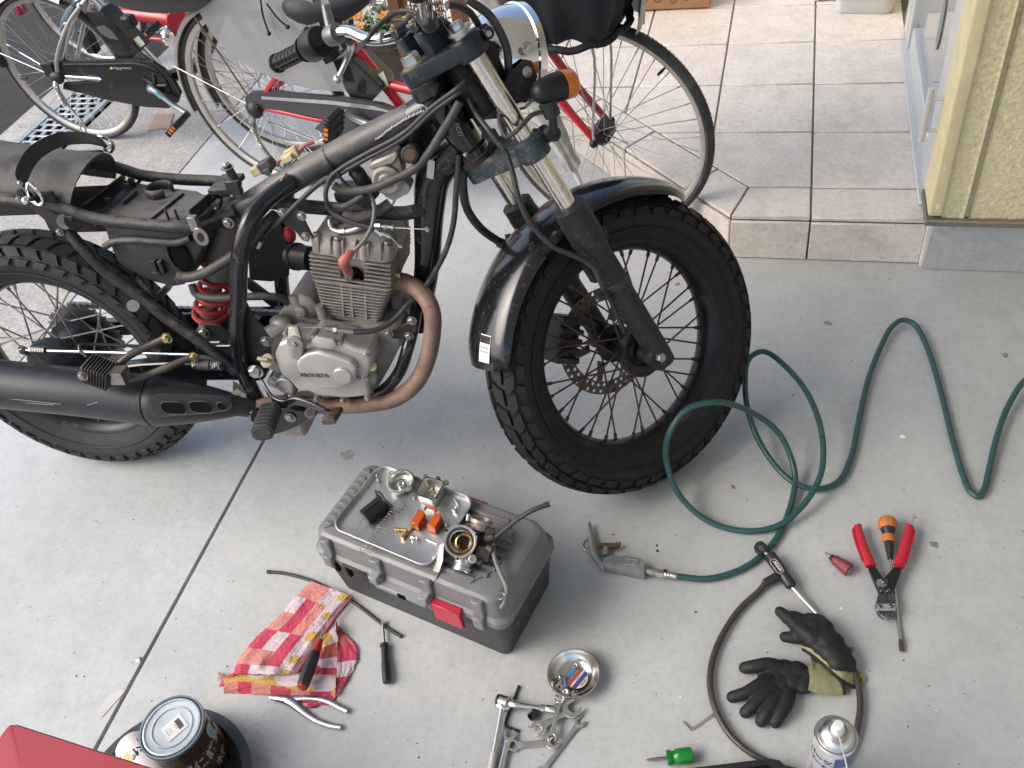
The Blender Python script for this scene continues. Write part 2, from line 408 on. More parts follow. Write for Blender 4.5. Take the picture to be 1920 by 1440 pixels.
# ------------------------------------------------------------------ tiled porch step
HS, EY, EX = .1438, -.1473, .083
DI, DO = .125, EX+EY                             # diagonal lines x + y = const, inner and outer
def clip(poly, a, b_, c):                        # keep a*x + b*y >= c
    out = []
    for i in range(len(poly)):
        p, q = poly[i], poly[(i+1) % len(poly)]; dp = a*p[0]+b_*p[1]-c; dq = a*q[0]+b_*q[1]-c
        if dp >= 0: out.append(p)
        if dp*dq < 0: t = dp/(dp-dq); out.append((p[0]+(q[0]-p[0])*t, p[1]+(q[1]-p[1])*t))
    return out
def inset(poly, d):
    n = len(poly); ar = sum(poly[i][0]*poly[(i+1) % n][1]-poly[(i+1) % n][0]*poly[i][1] for i in range(n))
    if ar < 0: poly = poly[::-1]
    L_ = []
    for i in range(n):
        p, q = V(poly[i]+(0,)), V(poly[(i+1) % n]+(0,)); t = (q-p).normalized(); nn = V((-t.y, t.x, 0)); L_.append((p+nn*d, t))
    out = []
    for i in range(n):
        p, t = L_[i-1]; q, u = L_[i]; den = t.x*u.y-t.y*u.x
        if abs(den) < 1e-6: out.append((q.x, q.y)); continue
        s_ = ((q.x-p.x)*u.y-(q.y-p.y)*u.x)/den; out.append((p.x+t.x*s_, p.y+t.y*s_))
    return out
core = [(EX+.006, EY+.006), (3, EY+.006), (3, 3.2), (-3.2, 3.2), (-3.2, DO+3.2+.008)]
porch = ob('porch_step', MB().prism(core, -.02, HS-.004), M_GROUT, kind='structure')
GW = .0028
ntile = 0
def tile(poly, z0=HS-.012, z1=HS):
    global ntile
    if len(poly) < 3: return
    n = len(poly); ar = abs(sum(poly[i][0]*poly[(i+1) % n][1]-poly[(i+1) % n][0]*poly[i][1] for i in range(n))/2)
    if ar < .0008: return
    ntile += 1
    ob('tile', MB().prism(inset(poly, GW), z0, z1+rnd.uniform(-.0008, .0008)), M_TILE, porch, bev=.0022)
for i in range(-8, 2):
    for j in range(0, 8):
        p = [(i*.3, j*.3), (i*.3+.3, j*.3), (i*.3+.3, j*.3+.3), (i*.3, j*.3+.3)]
        p = clip(p, 1, 1, DI); p = clip(p, -1, 0, -.62)
        if len(p) >= 3 and j*.3 < 2.2: tile(p)
front = [(EX, EY), (.30, EY), (.30, 0), (DI, 0)]
tile(front); tile([(.30, EY), (.60, EY), (.60, 0), (.30, 0)]); tile([(.60, EY), (.8, EY), (.8, 0), (.60, 0)])
c0, c1 = V((EX, EY, 0)), V((DI, 0, 0)); dd = V((-1, 1, 0)).normalized()
ts = [0, .2-.005, .5, .8, 1.1, 1.4, 1.7, 2.0, 2.3]
for a, b_ in zip(ts[:-1], ts[1:]):
    o0, o1 = c0+dd*(a+.0), c0+dd*b_
    s0 = 0 if a == 0 else a-.06; s1 = b_-.06
    i0, i1 = (c1 if a == 0 else c1+dd*(a-.06)), c1+dd*(b_-.06)
    tile([(o0.x, o0.y), (o1.x, o1.y), (i1.x, i1.y), (i0.x, i0.y)])
# riser tiles
def riser(a, b_, nrm):
    a, b_ = V(a), V(b_); M = frm(a, b_-a, (0, 0, 1)); l = (b_-a).length
    ob('riser_tile', MB().prism(inset([(0, .0), (l, .0), (l, HS-.013), (0, HS-.013)], .0025), -.006, .004, M), M_TILE, porch, bev=.0018)
riser((EX, EY, 0), (.30, EY, 0), 0); riser((.30, EY, 0), (.60, EY, 0), 0)
for a, b_ in zip(ts[:-1], ts[1:]):
    A_, B_ = c0+dd*a, c0+dd*b_
    riser((B_.x, B_.y, 0), (A_.x, A_.y, 0), 0)

# ------------------------------------------------------------------ stucco wall with rendered plinth
M_STUC = bpy.data.materials.new('yellow_stucco'); M_STUC.use_nodes = True
N = M_STUC.node_tree.nodes; L = M_STUC.node_tree.links; b = N['Principled BSDF']
tc = N.new('ShaderNodeTexCoord'); n1 = N.new('ShaderNodeTexNoise'); n1.inputs['Scale'].default_value = 95; n1.inputs['Detail'].default_value = 5; n1.inputs['Distortion'].default_value = .9; L.new(tc.outputs['Object'], n1.inputs['Vector'])
cr = N.new('ShaderNodeValToRGB'); cr.color_ramp.elements[0].position = .3; cr.color_ramp.elements[0].color = (.58, .51, .30, 1); cr.color_ramp.elements[1].position = .62; cr.color_ramp.elements[1].color = (.74, .67, .44, 1); L.new(n1.outputs['Fac'], cr.inputs[0]); L.new(cr.outputs[0], b.inputs['Base Color'])
b.inputs['Roughness'].default_value = .85
bp = N.new('ShaderNodeBump'); bp.inputs['Strength'].default_value = .9; bp.inputs['Distance'].default_value = .004; L.new(n1.outputs['Fac'], bp.inputs['Height']); L.new(bp.outputs[0], b.inputs['Normal'])
M_STUCS = mat('smooth_yellow_stucco', (.66, .585, .36), .8, bump=.25, bs=220)
WX, WY = .585, -.205
wall = thing('house_wall', (WX, WY, 0), 'yellow textured stucco house wall with a grey cement plinth at the right edge', 'wall')
w = MB().box((WX+.03+2, WY+.02+.06, 1.4), (4, .12, 2.4)); ob('stucco_face', w, M_STUC, wall)
# a real stippled skin on the near part of the face, with the groove cut between its two strips
def skin(x0, x1, z0, z1, name):
    nx, nz = int((x1-x0)/.0042), int((z1-z0)/.0046)
    from mathutils import noise as nz_
    rows = []
    for j in range(nz+1):
        row = []
        for i in range(nx+1):
            x = x0+(x1-x0)*i/nx; z = z0+(z1-z0)*j/nz
            h = nz_.noise(V((x*110, 0, z*150)))*.0022+nz_.noise(V((x*230, 3, z*260)))*.0014
            if i in (0, nx): h = .004
            row.append((x, WY+.0085-h, z))
        rows.append(row)
    ob(name, MB().sheet(rows), M_STUC, wall, smooth=80)
GXa = WX+.093
skin(WX+.033, GXa-.006, .19, 1.05, 'stucco_panel'); skin(GXa+.006, WX+.50, .19, 1.05, 'stucco_panel')
gro = MB().box((GXa, WY+.017, .62), (.014, .006, .86)); ob('groove', gro, M_STUC, wall)
cb = MB().box((WX+.0165, WY+.065, 1.4), (.033, .135, 2.4)); ob('corner_bead', cb, M_STUCS, wall, bev=.006, bseg=3)
for (z_, x_, s_) in ((.345, .003, 1.), (.232, .006, 1.1)):
    patch = MB().sph((WX+x_+.012, WY-.0015, z_), .011*s_, 14, 8, (.8, .10, 1.2)); ob('filler_patch', patch, mat('filler', (.74, .70, .66), .8, bump=.3), wall)
st = MB().box((WX+2, WY+.066, .181), (4.008, .148, .018)); ob('drip_edge', st, mat('drip_edge', (.17, .15, .115), .6), wall, bev=.003)
pl = MB().box((WX+2.02, WY+.10, .086), (4, .14, .172)); ob('plinth', pl, M_BASE, wall, bev=.003)
ob('plinth_edge', MB().box((WX+.0165, WY+.10, .075), (.006, .13, .14)), mat('filler', (.74, .70, .66), .8, bump=.3), wall)

# glass door beside the wall: the plane x = DXP runs away along y
M_ALU = mat('anodised_aluminium', (.56, .58, .58), .38, .25, .05, 8)
M_GLASS = mat('door_glass', (.62, .66, .66), .06, 0, .03, 6, trans=.55, ior=1.45, spec=.6)
DXP = WX+.012
door = thing('glass_door', (DXP, .3, HS), 'grey aluminium framed glass door at the end of the tiled step', 'door')
DY0, DY1 = -.075, .86
ob('door_stile', MB().box((DXP+.02, DY0+.075, 1.15), (.045, .15, 2.0)), M_ALU, door, bev=.003)
ob('door_stile', MB().box((DXP+.02, DY1-.03, 1.15), (.045, .06, 2.0)), M_ALU, door, bev=.003)
ob('bottom_rail', MB().box((DXP+.022, (DY0+DY1)/2+.04, HS+.05), (.038, DY1-DY0-.22, .085)), M_ALU, door, bev=.003)
ob('pane', MB().box((DXP+.024, (DY0+DY1)/2+.04, 1.2), (.008, DY1-DY0-.20, 1.9)), M_GLASS, door)
for k in range(3):
    e = MB().lathe([(.03, 0), (.03, .002)], loc(DXP+.018, .36+.12*k, .45+.12*k)@rot(-90, 'Y')@Matrix.Diagonal((2.6, 1, 1, 1)), 20); ob('etched_oval', e, mat('etched_glass', (.33, .35, .36), .6, trans=.3), door)
ob('sill', MB().box((DXP+.005, (DY0+DY1)/2, HS+.008), (.05, DY1-DY0+.02, .014)), M_ALU, door, bev=.002)
h0 = inframe(Matrix(((0, 1, 0, 0), (1, 0, 0, 0), (0, 0, -1, 0), (0, 0, 0, 1))), 1727, 264, DXP-.045); h1 = inframe(Matrix(((0, 1, 0, 0), (1, 0, 0, 0), (0, 0, -1, 0), (0, 0, 0, 1))), 1748, 171, DXP-.045)
h0 = V((DXP-.045, h0.x, -h0.z)); h1 = V((DXP-.045, h0.y, -h1.z))
ob('handle', MB().cyl(h0, h1, .008).cyl(h0+V((0, 0, .03)), h0+V((.05, 0, .03)), .005).cyl(h1-V((0, 0, .03)), h1+V((.05, 0, -.03)), .005), M_ALU, door)
ob('door_jamb', MB().box((DXP+.03, DY1+.05, 1.2), (.07, .09, 2.1)), M_ALU, door, bev=.008, bseg=2)
ob('far_wall', MB().box((DXP+.1, 2.2, 1.3), (.14, 2.5, 2.6)), M_STUCS, wall)

# roof and side wall out of view, added and sized to shape the light
M_BLOCKER = mat('light_blocker_white', (.78, .78, .76), .8)
ob('light_blocking_roof', MB().box((.85, -2.25, 2.62), (4.7, 5.1, .12)), M_BLOCKER, kind='structure', base=(.85, -2.25, 2.56))
ob('light_blocking_wall', MB().box((2.7, -2.4, 1.28), (.14, 4.2, 2.56)), M_BLOCKER, kind='structure', base=(2.7, -2.4, 0))
# ================================================================== motorcycle
# frame of the motorcycle: x forward from the rear contact, y to its left, z up, leaning on the side stand
BIKE = loc(-1.44, -1.0832, 0)@Matrix.Rotation(.0875, 4, 'Z')@Matrix.Rotation(-.1321, 4, 'X')
STEER, WB, RAKE, OFFS, RW = .782, 1.370, .4402, .0504, .336
AXS = V((-math.sin(RAKE), 0, math.cos(RAKE))); PRP = V((math.cos(RAKE), 0, math.sin(RAKE)))
OST = V((WB, 0, RW))-PRP*OFFS
FORK = BIKE@loc(OST)@Matrix.Rotation(STEER, 4, AXS)@loc(-OST)
def bk(z, x, y, yy): return inframe(BIKE, *zp(z, x, y), yy)
def fk(z, x, y, yy): return inframe(FORK, *zp(z, x, y), yy)
def fs(s, p, y): return OST+AXS*s+PRP*p+V((0, y, 0))
def B_(): return MB(BIKE)
def F_(): return MB(FORK)
XZ = frm((0, 0, 0), (1, 0, 0), (0, 0, 1))        # polygon (x, z), height = -y

M_FBLK = mat('gloss_black_frame', (.007, .008, .011), .2, 0, .3, 25, dust=.10, dcol=(.16, .15, .13), ds=24, coat=.4)
M_DBLK = mat('dusty_black_steel', (.020, .0195, .0195), .48, 0, .3, 20, .1, dust=.25, dcol=(.17, .155, .135), ds=34, top=.17)
M_PLAS = mat('dusty_black_plastic', (.012, .012, .0125), .48, 0, .3, 20, .12, dust=.2, dcol=(.155, .142, .125), ds=26, top=.17)
M_BPLAS = mat('black_plastic', (.010, .010, .011), .45, 0, .2, 20)
M_BBONE = mat('dusty_backbone', (.075, .075, .078), .38, .25, .3, 16, dust=.3, dcol=(.19, .172, .15), ds=22, top=.13)
M_ENG = mat('oxidised_aluminium', (.30, .28, .255), .6, .25, .3, 28, .4, 140, dust=.36, dcol=(.20, .165, .13), ds=44, top=.05)
M_CASE = mat('grimy_crankcase', (.30, .28, .255), .5, .4, .25, 18, .2, dust=.32, dcol=(.15, .125, .10), ds=22)
M_SILV = mat('silver_cover_paint', (.50, .485, .465), .36, .55, .07, 12, .05, 300)
M_CHR = mat('chrome', (.80, .79, .77), .08, 1, .05, 10)
M_PCHR = mat('pitted_chrome', (.66, .61, .54), .17, 1, .12, 60, .12, 240, dust=.17, dcol=(.10, .07, .045), ds=85)
M_STEEL = mat('zinc_steel', (.52, .51, .49), .32, 1, .15, 40)
M_BOLT = mat('dull_bolt', (.30, .28, .26), .42, .9, .25, 60)
M_RUST = mat('rusty_header', (.25, .165, .125), .62, .25, .28, 20, .2, dust=.26, dcol=(.10, .045, .025), ds=55)
M_TYRE = mat('tyre_rubber', (.0095, .0095, .010), .68, 0, .25, 30, .2, 300)
M_TYRED = mat('dusty_tyre_rubber', (.026, .027, .029), .7, 0, .25, 22, .25, 260, dust=.24, dcol=(.085, .083, .08), ds=60, top=.05)
M_RIM = mat('black_rim', (.012, .012, .014), .33, .3, .2, 20, dust=.15, dcol=(.11, .10, .09), ds=20)
M_SPOKE = mat('rusty_spoke', (.10, .06, .045), .55, .7, .4, 40)
M_SPOKE2 = mat('steel_spoke', (.34, .33, .32), .35, .9, .35, 30, dust=.2, dcol=(.20, .12, .08), ds=30)
M_RED = mat('red_spring', (.42, .018, .024), .35, 0, .15, 30, dust=.28, dcol=(.25, .16, .13), ds=18)
M_CAB = mat('cable_sheath', (.034, .034, .036), .45, 0, .15, 30, dust=.22, dcol=(.15, .14, .125), ds=20)
M_HOSE = mat('grey_rubber_hose', (.050, .047, .044), .55, 0, .2, 20, dust=.2, dcol=(.16, .145, .125), ds=40, top=.12)
M_MUF = mat('muffler_black', (.024, .024, .029), .40, 0, .12, 9, .05, dust=.16, dcol=(.085, .085, .085), ds=46, top=.03)
M_TRIPLE = mat('worn_navy_clamp', (.016, .022, .030), .36, .1, .25, 25, .1, dust=.10, dcol=(.14, .14, .14), ds=40)
M_CORR = mat('corroded_clamp', (.035, .055, .072), .55, .2, .4, 30, .3, dust=.34, dcol=(.26, .23, .155), ds=52)
M_GOLD = mat('yellow_zinc', (.55, .44, .22), .32, .9, .15, 30)
M_AMB = mat('amber_lens', (.62, .16, .015), .15, 0, .06, 10, spec=.7)
M_BEIGE = mat('beige_connector', (.52, .43, .24), .45, 0, .1, 20)
M_TAN = mat('mud_dusted_plate', (.33, .235, .155), .85, 0, .3, 28, .3, dust=.3, dcol=(.42, .30, .20))
M_WHITE = mat('white_print', (.75, .75, .74), .5, 0, .03)
M_FEND = mat('black_fender_paint', (.006, .0065, .009), .2, 0, .2, 10, coat=.5, dust=.12, dcol=(.17, .17, .17), ds=75)

moto = thing('motorcycle', BIKE, 'stripped black motorcycle without tank or seat, front wheel turned away, beside the toolbox', 'motorcycle')

# ---- wheels -------------------------------------------------------
SPOKE_ME = {}
def spoke_mesh(r, mt):
    k = (r, mt.name)
    if k not in SPOKE_ME:
        m = MB().lathe([(r, 0), (r, .93), (r*1.9, .932), (r*1.9, 1)], None, 8); SPOKE_ME[k] = mesh('spoke', m, mt)
    return SPOKE_ME[k]
def lace(WMx, parent, n, hub_r, hub_w, rim_r, mt, r, twist=62, rim_w=.006, ph=0.):
    for i in range(n):
        a = 2*PI*(i+.5)/n+ph; side = 1 if i % 2 else -1; sg = 1 if (i//2) % 2 else -1
        h = a+RAD(twist)*sg
        p = V((hub_r*math.cos(h), side*hub_w, hub_r*math.sin(h))); q = V((rim_r*math.cos(a), side*rim_w, rim_r*math.sin(a)))
        T = WMx@axm(p, q); T = T@Matrix.Diagonal((1, 1, (q-p).length, 1)); inst('spoke', spoke_mesh(r, mt), T, parent)
YZ = rot(90, 'X')                                # lathe axis (z) turned onto -y
def moto_wheel(Wm, tyre_mt, spoke_mt):
    rim = MB(Wm@YZ)
    pr = [(.2445, .036), (.2445, .0335), (.231, .031), (.2285, .020), (.217, .010), (.217, -.010), (.2285, -.020), (.231, -.031), (.2445, -.0335), (.2445, -.036), (.238, -.0362), (.222, -.027), (.2135, -.011), (.212, 0), (.2135, .011), (.222, .027), (.238, .0362), (.2445, .036)]
    rim.lathe(pr, None, 72, cap=False)
    w = ob('wheel', rim, M_RIM, moto)
    ty = MB(Wm@YZ)
    sec = [(.232, -.031), (.243, -.044)]+[(.286+.0435*math.cos(RAD(f)), .0585*math.sin(RAD(f))) for f in range(-112, 113, 14)]+[(.243, .044), (.232, .031)]
    sec = [(a, b_) for a, b_ in sec]; ty.lathe(sec, None, 96, cap=False)
    # moulded tread blocks
    def surf(u, f, h):
        r_ = .286+(.0435+h)*math.cos(RAD(f)); w_ = (.0585+h)*math.sin(RAD(f)); return (r_*math.cos(u), r_*math.sin(u), w_)
    N = 44
    for f0, f1, ph, sk in ((-86, -66, .0, -.16), (-61, -38, .5, .34), (-33, -5, .1, -.34), (5, 33, .6, .34), (38, 61, .05, -.34), (66, 86, .55, .16)):
        for k in range(N):
            u0 = 2*PI*(k+ph)/N; du = 2*PI/N; fm = (f0+f1)/2
            side = abs(fm) > 62; ln = .64 if side else .76
            prof = [(0, f0, -sk), (ln*.5, f0, 0), (ln, f0, -sk), (ln+.10, fm, 0), (ln, f1, sk), (ln*.5, f1, 0), (0, f1, sk), (-.10+.14, fm, 0)]
            pts = [(u0+du*(a+s_*.5), f) for a, f, s_ in prof]
            top = [surf(u0+du*(ln/2)+(u-u0-du*ln/2)*.93, fm+(f-fm)*.92, .0066) for u, f in pts]; bot = [surf(u, f, -.002) for u, f in pts]
            n = len(pts); ty.add(bot+top, [tuple(range(n, 2*n))]+[(i, (i+1) % n, n+(i+1) % n, n+i) for i in range(n)])
    # rim protector line on both flanks
    for s_ in (-1, 1):
        ty.lathe([(.262, s_*.0545), (.264, s_*.0568), (.266, s_*.0562)], None, 96, cap=False)
    ob('tyre', ty, tyre_mt, w, smooth=34)
    return w
FW = FORK@loc(WB, 0, RW); RWM = BIKE@loc(0, 0, RW)
fwheel = moto_wheel(FW, M_TYRE, M_SPOKE); lace(FW, fwheel, 36, .036, .046, .214, M_SPOKE, .0021)
rwheel = moto_wheel(RWM, M_TYRED, M_SPOKE2); lace(RWM, rwheel, 36, .068, .040, .214, M_SPOKE2, .0021)
hub = MB(FW@YZ).lathe([(.0, -.062), (.030, -.062), (.030, -.052), (.043, -.050), (.043, -.042), (.024, -.036), (.021, 0), (.024, .036), (.043, .042), (.043, .050), (.055, .052), (.055, .068), (.048, .070), (.030, .066), (.030, .060), (0, .060)], None, 36, cap=False)
for k in range(12):
    a = 2*PI*k/12; hub.lathe([(.0022, .0), (.0022, .003)], loc(.049*math.cos(a), .049*math.sin(a), .069), 8)
ob('hub', hub, M_RIM, fwheel)
ax_ = MB(FW).cyl((0, -.066, 0), (0, -.098, 0), .0175, None, 20).cyl((0, .066, 0), (0, .10, 0), .0175); ob('axle_spacer', ax_, M_STEEL, fwheel)
# drilled disc
def drilled(R0, R1, y, N, Mx):
    m = MB(Mx@YZ); n2 = 2
    for row in range(n2):
        r0 = R0+(R1-R0)*row/n2; r1 = R0+(R1-R0)*(row+1)/n2
        for k in range(N):
            a0 = 2*PI*(k+.5*row)/N; a1 = a0+2*PI/N; am = (a0+a1)/2; rm = (r0+r1)/2; hr = .0045
            hole = k % 5 != 4
            sq = []
            for (aa, rr) in ((a0, r0), (am, r0), (a1, r0), (a1, rm), (a1, r1), (am, r1), (a0, r1), (a0, rm)): sq.append((rr*math.cos(aa), rr*math.sin(aa)))
            if not hole:
                for h in (y-.002, y+.002): m.add([(p[0], p[1], h) for p in sq], [tuple(range(8))])
                continue
            ctr = (rm*math.cos(am), rm*math.sin(am)); ci = []
            for p in sq:
                d = V((p[0]-ctr[0], p[1]-ctr[1], 0)).normalized(); ci.append((ctr[0]+d.x*hr, ctr[1]+d.y*hr))
            for h in (y-.002, y+.002):
                m.add([(p[0], p[1], h) for p in sq+ci], [(i, (i+1) % 8, 8+(i+1) % 8, 8+i) for i in range(8)])
            m.add([(p[0], p[1], y-.002) for p in ci]+[(p[0], p[1], y+.002) for p in ci], [(i, (i+1) % 8, 8+(i+1) % 8, 8+i) for i in range(8)])
    m.lathe([(R1, y-.002), (R1, y+.002)], None, 72, cap=False); m.lathe([(R0, y-.002), (R0, y+.002)], None, 72, cap=False)
    return m
disc = drilled(.094, .124, -.073, 40, FW)
for k in range(6):
    a = 2*PI*k/6; d = V((math.cos(a), math.sin(a), 0)); t = V((-d.y, d.x, 0))
    p = [d*.048+t*.012, d*.098+t*.020, d*.098+t*.008, d*.048-t*.008]
    disc.prism([(q.x, q.y) for q in p], -.075, -.071)
ob('brake_disc', disc, mat('rusty_disc', (.13, .11, .10), .45, .7, .25, 30, dust=.2, dcol=(.06, .035, .02)), fwheel)
# rear hub, brake panel and sprocket
rh = MB(RWM@YZ).lathe([(0, -.052), (.060, -.052), (.074, -.046), (.074, -.036), (.058, -.032), (.046, 0), (.058, .032), (.076, .036), (.076, .046), (.082, .050), (.080, .062), (.058, .070), (.030, .074), (0, .074)], None, 44, cap=False)
ob('hub', rh, mat('hub_black', (.020, .026, .032), .42, .2, .2, 20, dust=.14), rwheel)
rvt = MB(RWM@YZ)
for k in range(18):
    a = 2*PI*k/18
    for h, r_ in ((.0505, .079), (-.046, .068)): rvt.sph((r_*math.cos(a), r_*math.sin(a), h), .0032, 8, 4)
ob('spoke_head', rvt, M_STEEL, rwheel)
spk = MB(RWM@YZ)
poly = []
for k in range(38):
    a = 2*PI*k/38
    for da, rr in ((-.04, .094), (-.015, .1), (.015, .1), (.04, .094)): poly.append((rr*math.cos(a+da), rr*math.sin(a+da)))
spk.prism(poly, -.072, -.067); ob('sprocket', spk, M_BOLT, rwheel)

# ---- front fork, clamps, headlight ---------------------------------
FY, FP = .105, .062
for y in (-FY, FY):
    t = F_(); t.cyl(fs(.33, FP, y), fs(.748, FP, y), .0185, None, 24); st_ = ob('stanchion', t, M_PCHR, moto)
    sld = F_(); T = axm(fs(-.035, FP, y), fs(.40, FP, y))
    sld.lathe([(.014, 0), (.024, .006), (.0255, .03), (.0265, .12), (.0265, .20), (.0285, .22), (.0285, .30), (.033, .325), (.0345, .34), (.0345, .385), (.033, .392), (.0335, .398), (.0335, .413), (.026, .418), (.0185, .418)], T, 28)
    # axle lug
    s1 = V((WB, y, RW)); sgn = -1 if y < 0 else 1
    sld.lathe([(.021, -.017), (.0225, -.012), (.0225, .012), (.021, .017)], axm(s1, s1+V((0, 1, 0))), 22)
    sld.box((0, 0, 0), (.030, .032, .042), frm(fs(-.012, FP-.004, y), PRP, (0, 1, 0))); 
    # fender lugs
    sld.box((0, 0, 0), (.02, .02, .035), frm(fs(.235, FP-.025, y-sgn*.012), PRP, (0, 1, 0))); sld.box((0, 0, 0), (.016, .018, .024), frm(fs(.292, FP+.03, y), PRP, (0, 1, 0)))
    fs_o = ob('fork_slider', sld, mat('dusty_fork_black', (.014, .014, .016), .5, 0, .3, 30, .3, 200, dust=.2, dcol=(.12, .115, .11), ds=90), moto, smooth=40)
    cap = F_().lathe([(.0175, 0), (.0175, .006), (.0225, .006), (.0225, .011), (.013, .0115)], axm(fs(.748, FP, y), fs(.8, FP, y)), 20); cap.lathe([(.0125, .0115), (.0125, .022), (.011, .024)], axm(fs(.748, FP, y), fs(.8, FP, y)), 6); ob('fork_cap', cap, M_STEEL, moto)
nb = F_(); e = V((WB, -FY-.017, RW)); nb.hexb(e, (0, -1, 0), .0105, .012, 0); nb.cyl((WB, -.13, RW), (WB, .13, RW), .0075); ob('axle_bolt', nb, mat('axle_bolt', (.32, .30, .28), .35, .8), moto)
bd = F_().lathe([(.0265, 0), (.030, .002), (.030, .013), (.0265, .015)], axm(fs(.185, FP, -FY), fs(.3, FP, -FY)), 24); bd.box((0, 0, 0), (.03, .012, .014), frm(fs(.192, FP-.034, -FY+.004), PRP, (0, 1, 0))); ob('hose_clamp_band', bd, M_CAB, moto)
# caliper on the far leg
cal = F_(); cM = frm(V((1.258, .075, .375)), V((.35, 0, .94)), (0, 1, 0))
cal.box((0, 0, 0), (.105, .06, .05), cM)
for k in range(5): cal.box((-.042+k*.021, -.036, 0), (.013, .016, .056), cM)
cal.cyl(cM@V((-.05, -.02, .0)), cM@V((.05, -.02, .0)), .016); ob('brake_caliper', cal, mat('caliper_black', (.022, .022, .024), .5, .1, .2, 30, dust=.2), moto, bev=.003)

def clamp_poly(front, back, wy, rr):
    pts = []
    for k in range(13): a = RAD(-90+180*k/12); pts.append((FP+rr*math.sin(a)*1.0+.0, FY+rr*math.cos(a)))
    return pts
def triple(s0, s1, mt, name, rr, notch):
    m = F_(); M = frm(OST, PRP, (0, 1, 0)); # local z = PRP x y
    up = 1 if M.col[2].to_3d().dot(AXS) > 0 else -1
    poly = []
    for k in range(9): a = RAD(60-150*k/8); poly.append((FP+rr*math.cos(a), FY+rr*math.sin(a)*1.0)) if False else None
    # outline: right fork boss, neck, stem boss, left fork boss
    def arc(cx, cy, r, a0, a1, n=8): return [(cx+r*math.cos(RAD(a0+(a1-a0)*k/n)), cy+r*math.sin(RAD(a0+(a1-a0)*k/n))) for k in range(n+1)]
    poly = arc(FP, FY, rr, 150, -40, 12)+arc(notch, 0, .05, 60, -60, 6)+arc(FP, -FY, rr, 40, -150, 12)+arc(0, 0, .033, -120, -240, 8)
    m.prism(poly, up*s0, up*s1, M)
    for y in (-FY, FY): m.lathe([(rr, up*(s0-.006)), (rr+.001, up*(s0+.004)), (rr+.001, up*(s1-.004)), (rr-.002, up*(s1+.004))], M@loc(FP, y, 0), 26)
    sg_ = [m.box((FP+rr+.006, y, up*(s0+s1)/2), (.022, .020, (s1-s0)*.9), M) for y in (-FY, FY)]
    return ob(name, m, mt, moto, bev=.003, bseg=2)
tcl = triple(.712, .742, M_TRIPLE, 'top_clamp', .030, .028)
lcl = triple(.500, .535, M_CORR, 'lower_clamp', .0295, .030)
pb = F_()
for y in (-FY, FY):
    pb.cyl(fs(.727, FP+.034, y-.02), fs(.727, FP+.034, y+.026), .0115, None, 16); pb.sph(fs(.727, FP+.034, y-.02), .0115, 12, 6)
ob('pinch_bolt_boss', pb, M_TRIPLE, moto)
bb = F_(); bb.lathe([(.0055, 0), (.0055, .004)], axm(fs(.727, FP+.028, -FY-.030), fs(.727, FP+.028, -FY-.1)), 8); bb.hexb(fs(.522, FP+.032, -FY+.02), -PRP*0+V((0, 1, 0)), .007, .007); ob('clamp_bolt', bb, M_STEEL, moto)
rb = F_().hexb(fs(.530, .045, -.03), AXS, .008, .008); ob('bolt', rb, mat('rust_bolt', (.30, .10, .04), .8), moto)
sn = F_().lathe([(.026, .742), (.026, .744), (.020, .745)], axm(OST, OST+AXS), 24); ob('stem_washer', sn, M_GOLD, moto)
s2 = F_().lathe([(.0175, .745), (.0175, .760), (.015, .763), (.0095, .763), (.0095, .758), (0, .758)], axm(OST, OST+AXS), 6); ob('stem_nut', s2, M_STEEL, moto)
ris = F_(); Mr = frm(fs(0, 0, 0), PRP, (0, 1, 0)); upz = 1 if Mr.col[2].to_3d().dot(AXS) > 0 else -1
for y in (-.046, .046):
    ris.prism(rrect(.050, .036, .006), upz*.738, upz*.788, Mr@loc(.040, y, 0)); ris.prism(rrect(.052, .035, .005), upz*.790, upz*.806, Mr@loc(.040, y, 0), .86)
ob('bar_riser', ris, M_TRIPLE, moto, bev=.003)
rbt = F_()
for y in (-.046, .046):
    for p in (.022, .058): rbt.hexb(fs(.804, p, y), AXS, .0065, .007, 1.3)
ob('riser_bolt', rbt, mat('riser_bolt', (.42, .33, .25), .4, .8), moto)
hbp = [(.853, -.092, .405), (.852, -.077, .36), (.848, -.052, .30), (.848, -.022, .215), (.838, -.004, .185), (.808, .006, .14), (.790, .030, .09), (.790, .040, .05), (.790, .040, -.05), (.790, .030, -.09), (.808, .008, -.14), (.842, .002, -.185), (.866, -.012, -.215), (.888, -.040, -.30), (.905, -.080, -.405)]
hb = F_().tube([fs(*p) for p in hbp], .0115, 16, 6); bar = ob('handlebar', hb, M_CHR, moto)
zt = F_()
for p, q in (((.797, .022, .105), (.805, .010, .130)), ((.80, .02, -.108), (.806, .012, -.125))):
    a, b2 = fs(*p), fs(*q); zt.lathe([(.0117, 0), (.0132, .001), (.0132, .005), (.0117, .006)], axm(a, b2), 20)
ob('cable_tie', zt, M_STEEL, bar)
def grip(sg):
    a, b2 = (fs(.849, -.056, .31), fs(.853, -.096, .415)) if sg > 0 else (fs(.890, -.043, -.31), fs(.907, -.084, -.415)); T = axm(a, b2); l = (b2-a).length; m = F_()
    m.lathe([(.0118, 0), (.026, 0), (.026, .004), (.0165, .006), (.0165, l-.008), (.0205, l-.006), (.0205, l), (.013, l+.003), (0, l+.003)], T, 26)
    for k in range(6): m.lathe([(.0165, .012+k*.0145), (.0182, .013+k*.0145), (.0182, .0155+k*.0145), (.0165, .0165+k*.0145)], T, 26)
    for k in range(10):
        a_ = 2*PI*k/10; m.box((.0168*math.cos(a_), .0168*math.sin(a_), l/2), (.0028, .0028, l-.016), T@Matrix.Identity(4))
    return ob('grip', m, M_PLAS if sg < 0 else M_BPLAS, bar)
grip(1); grip(-1)
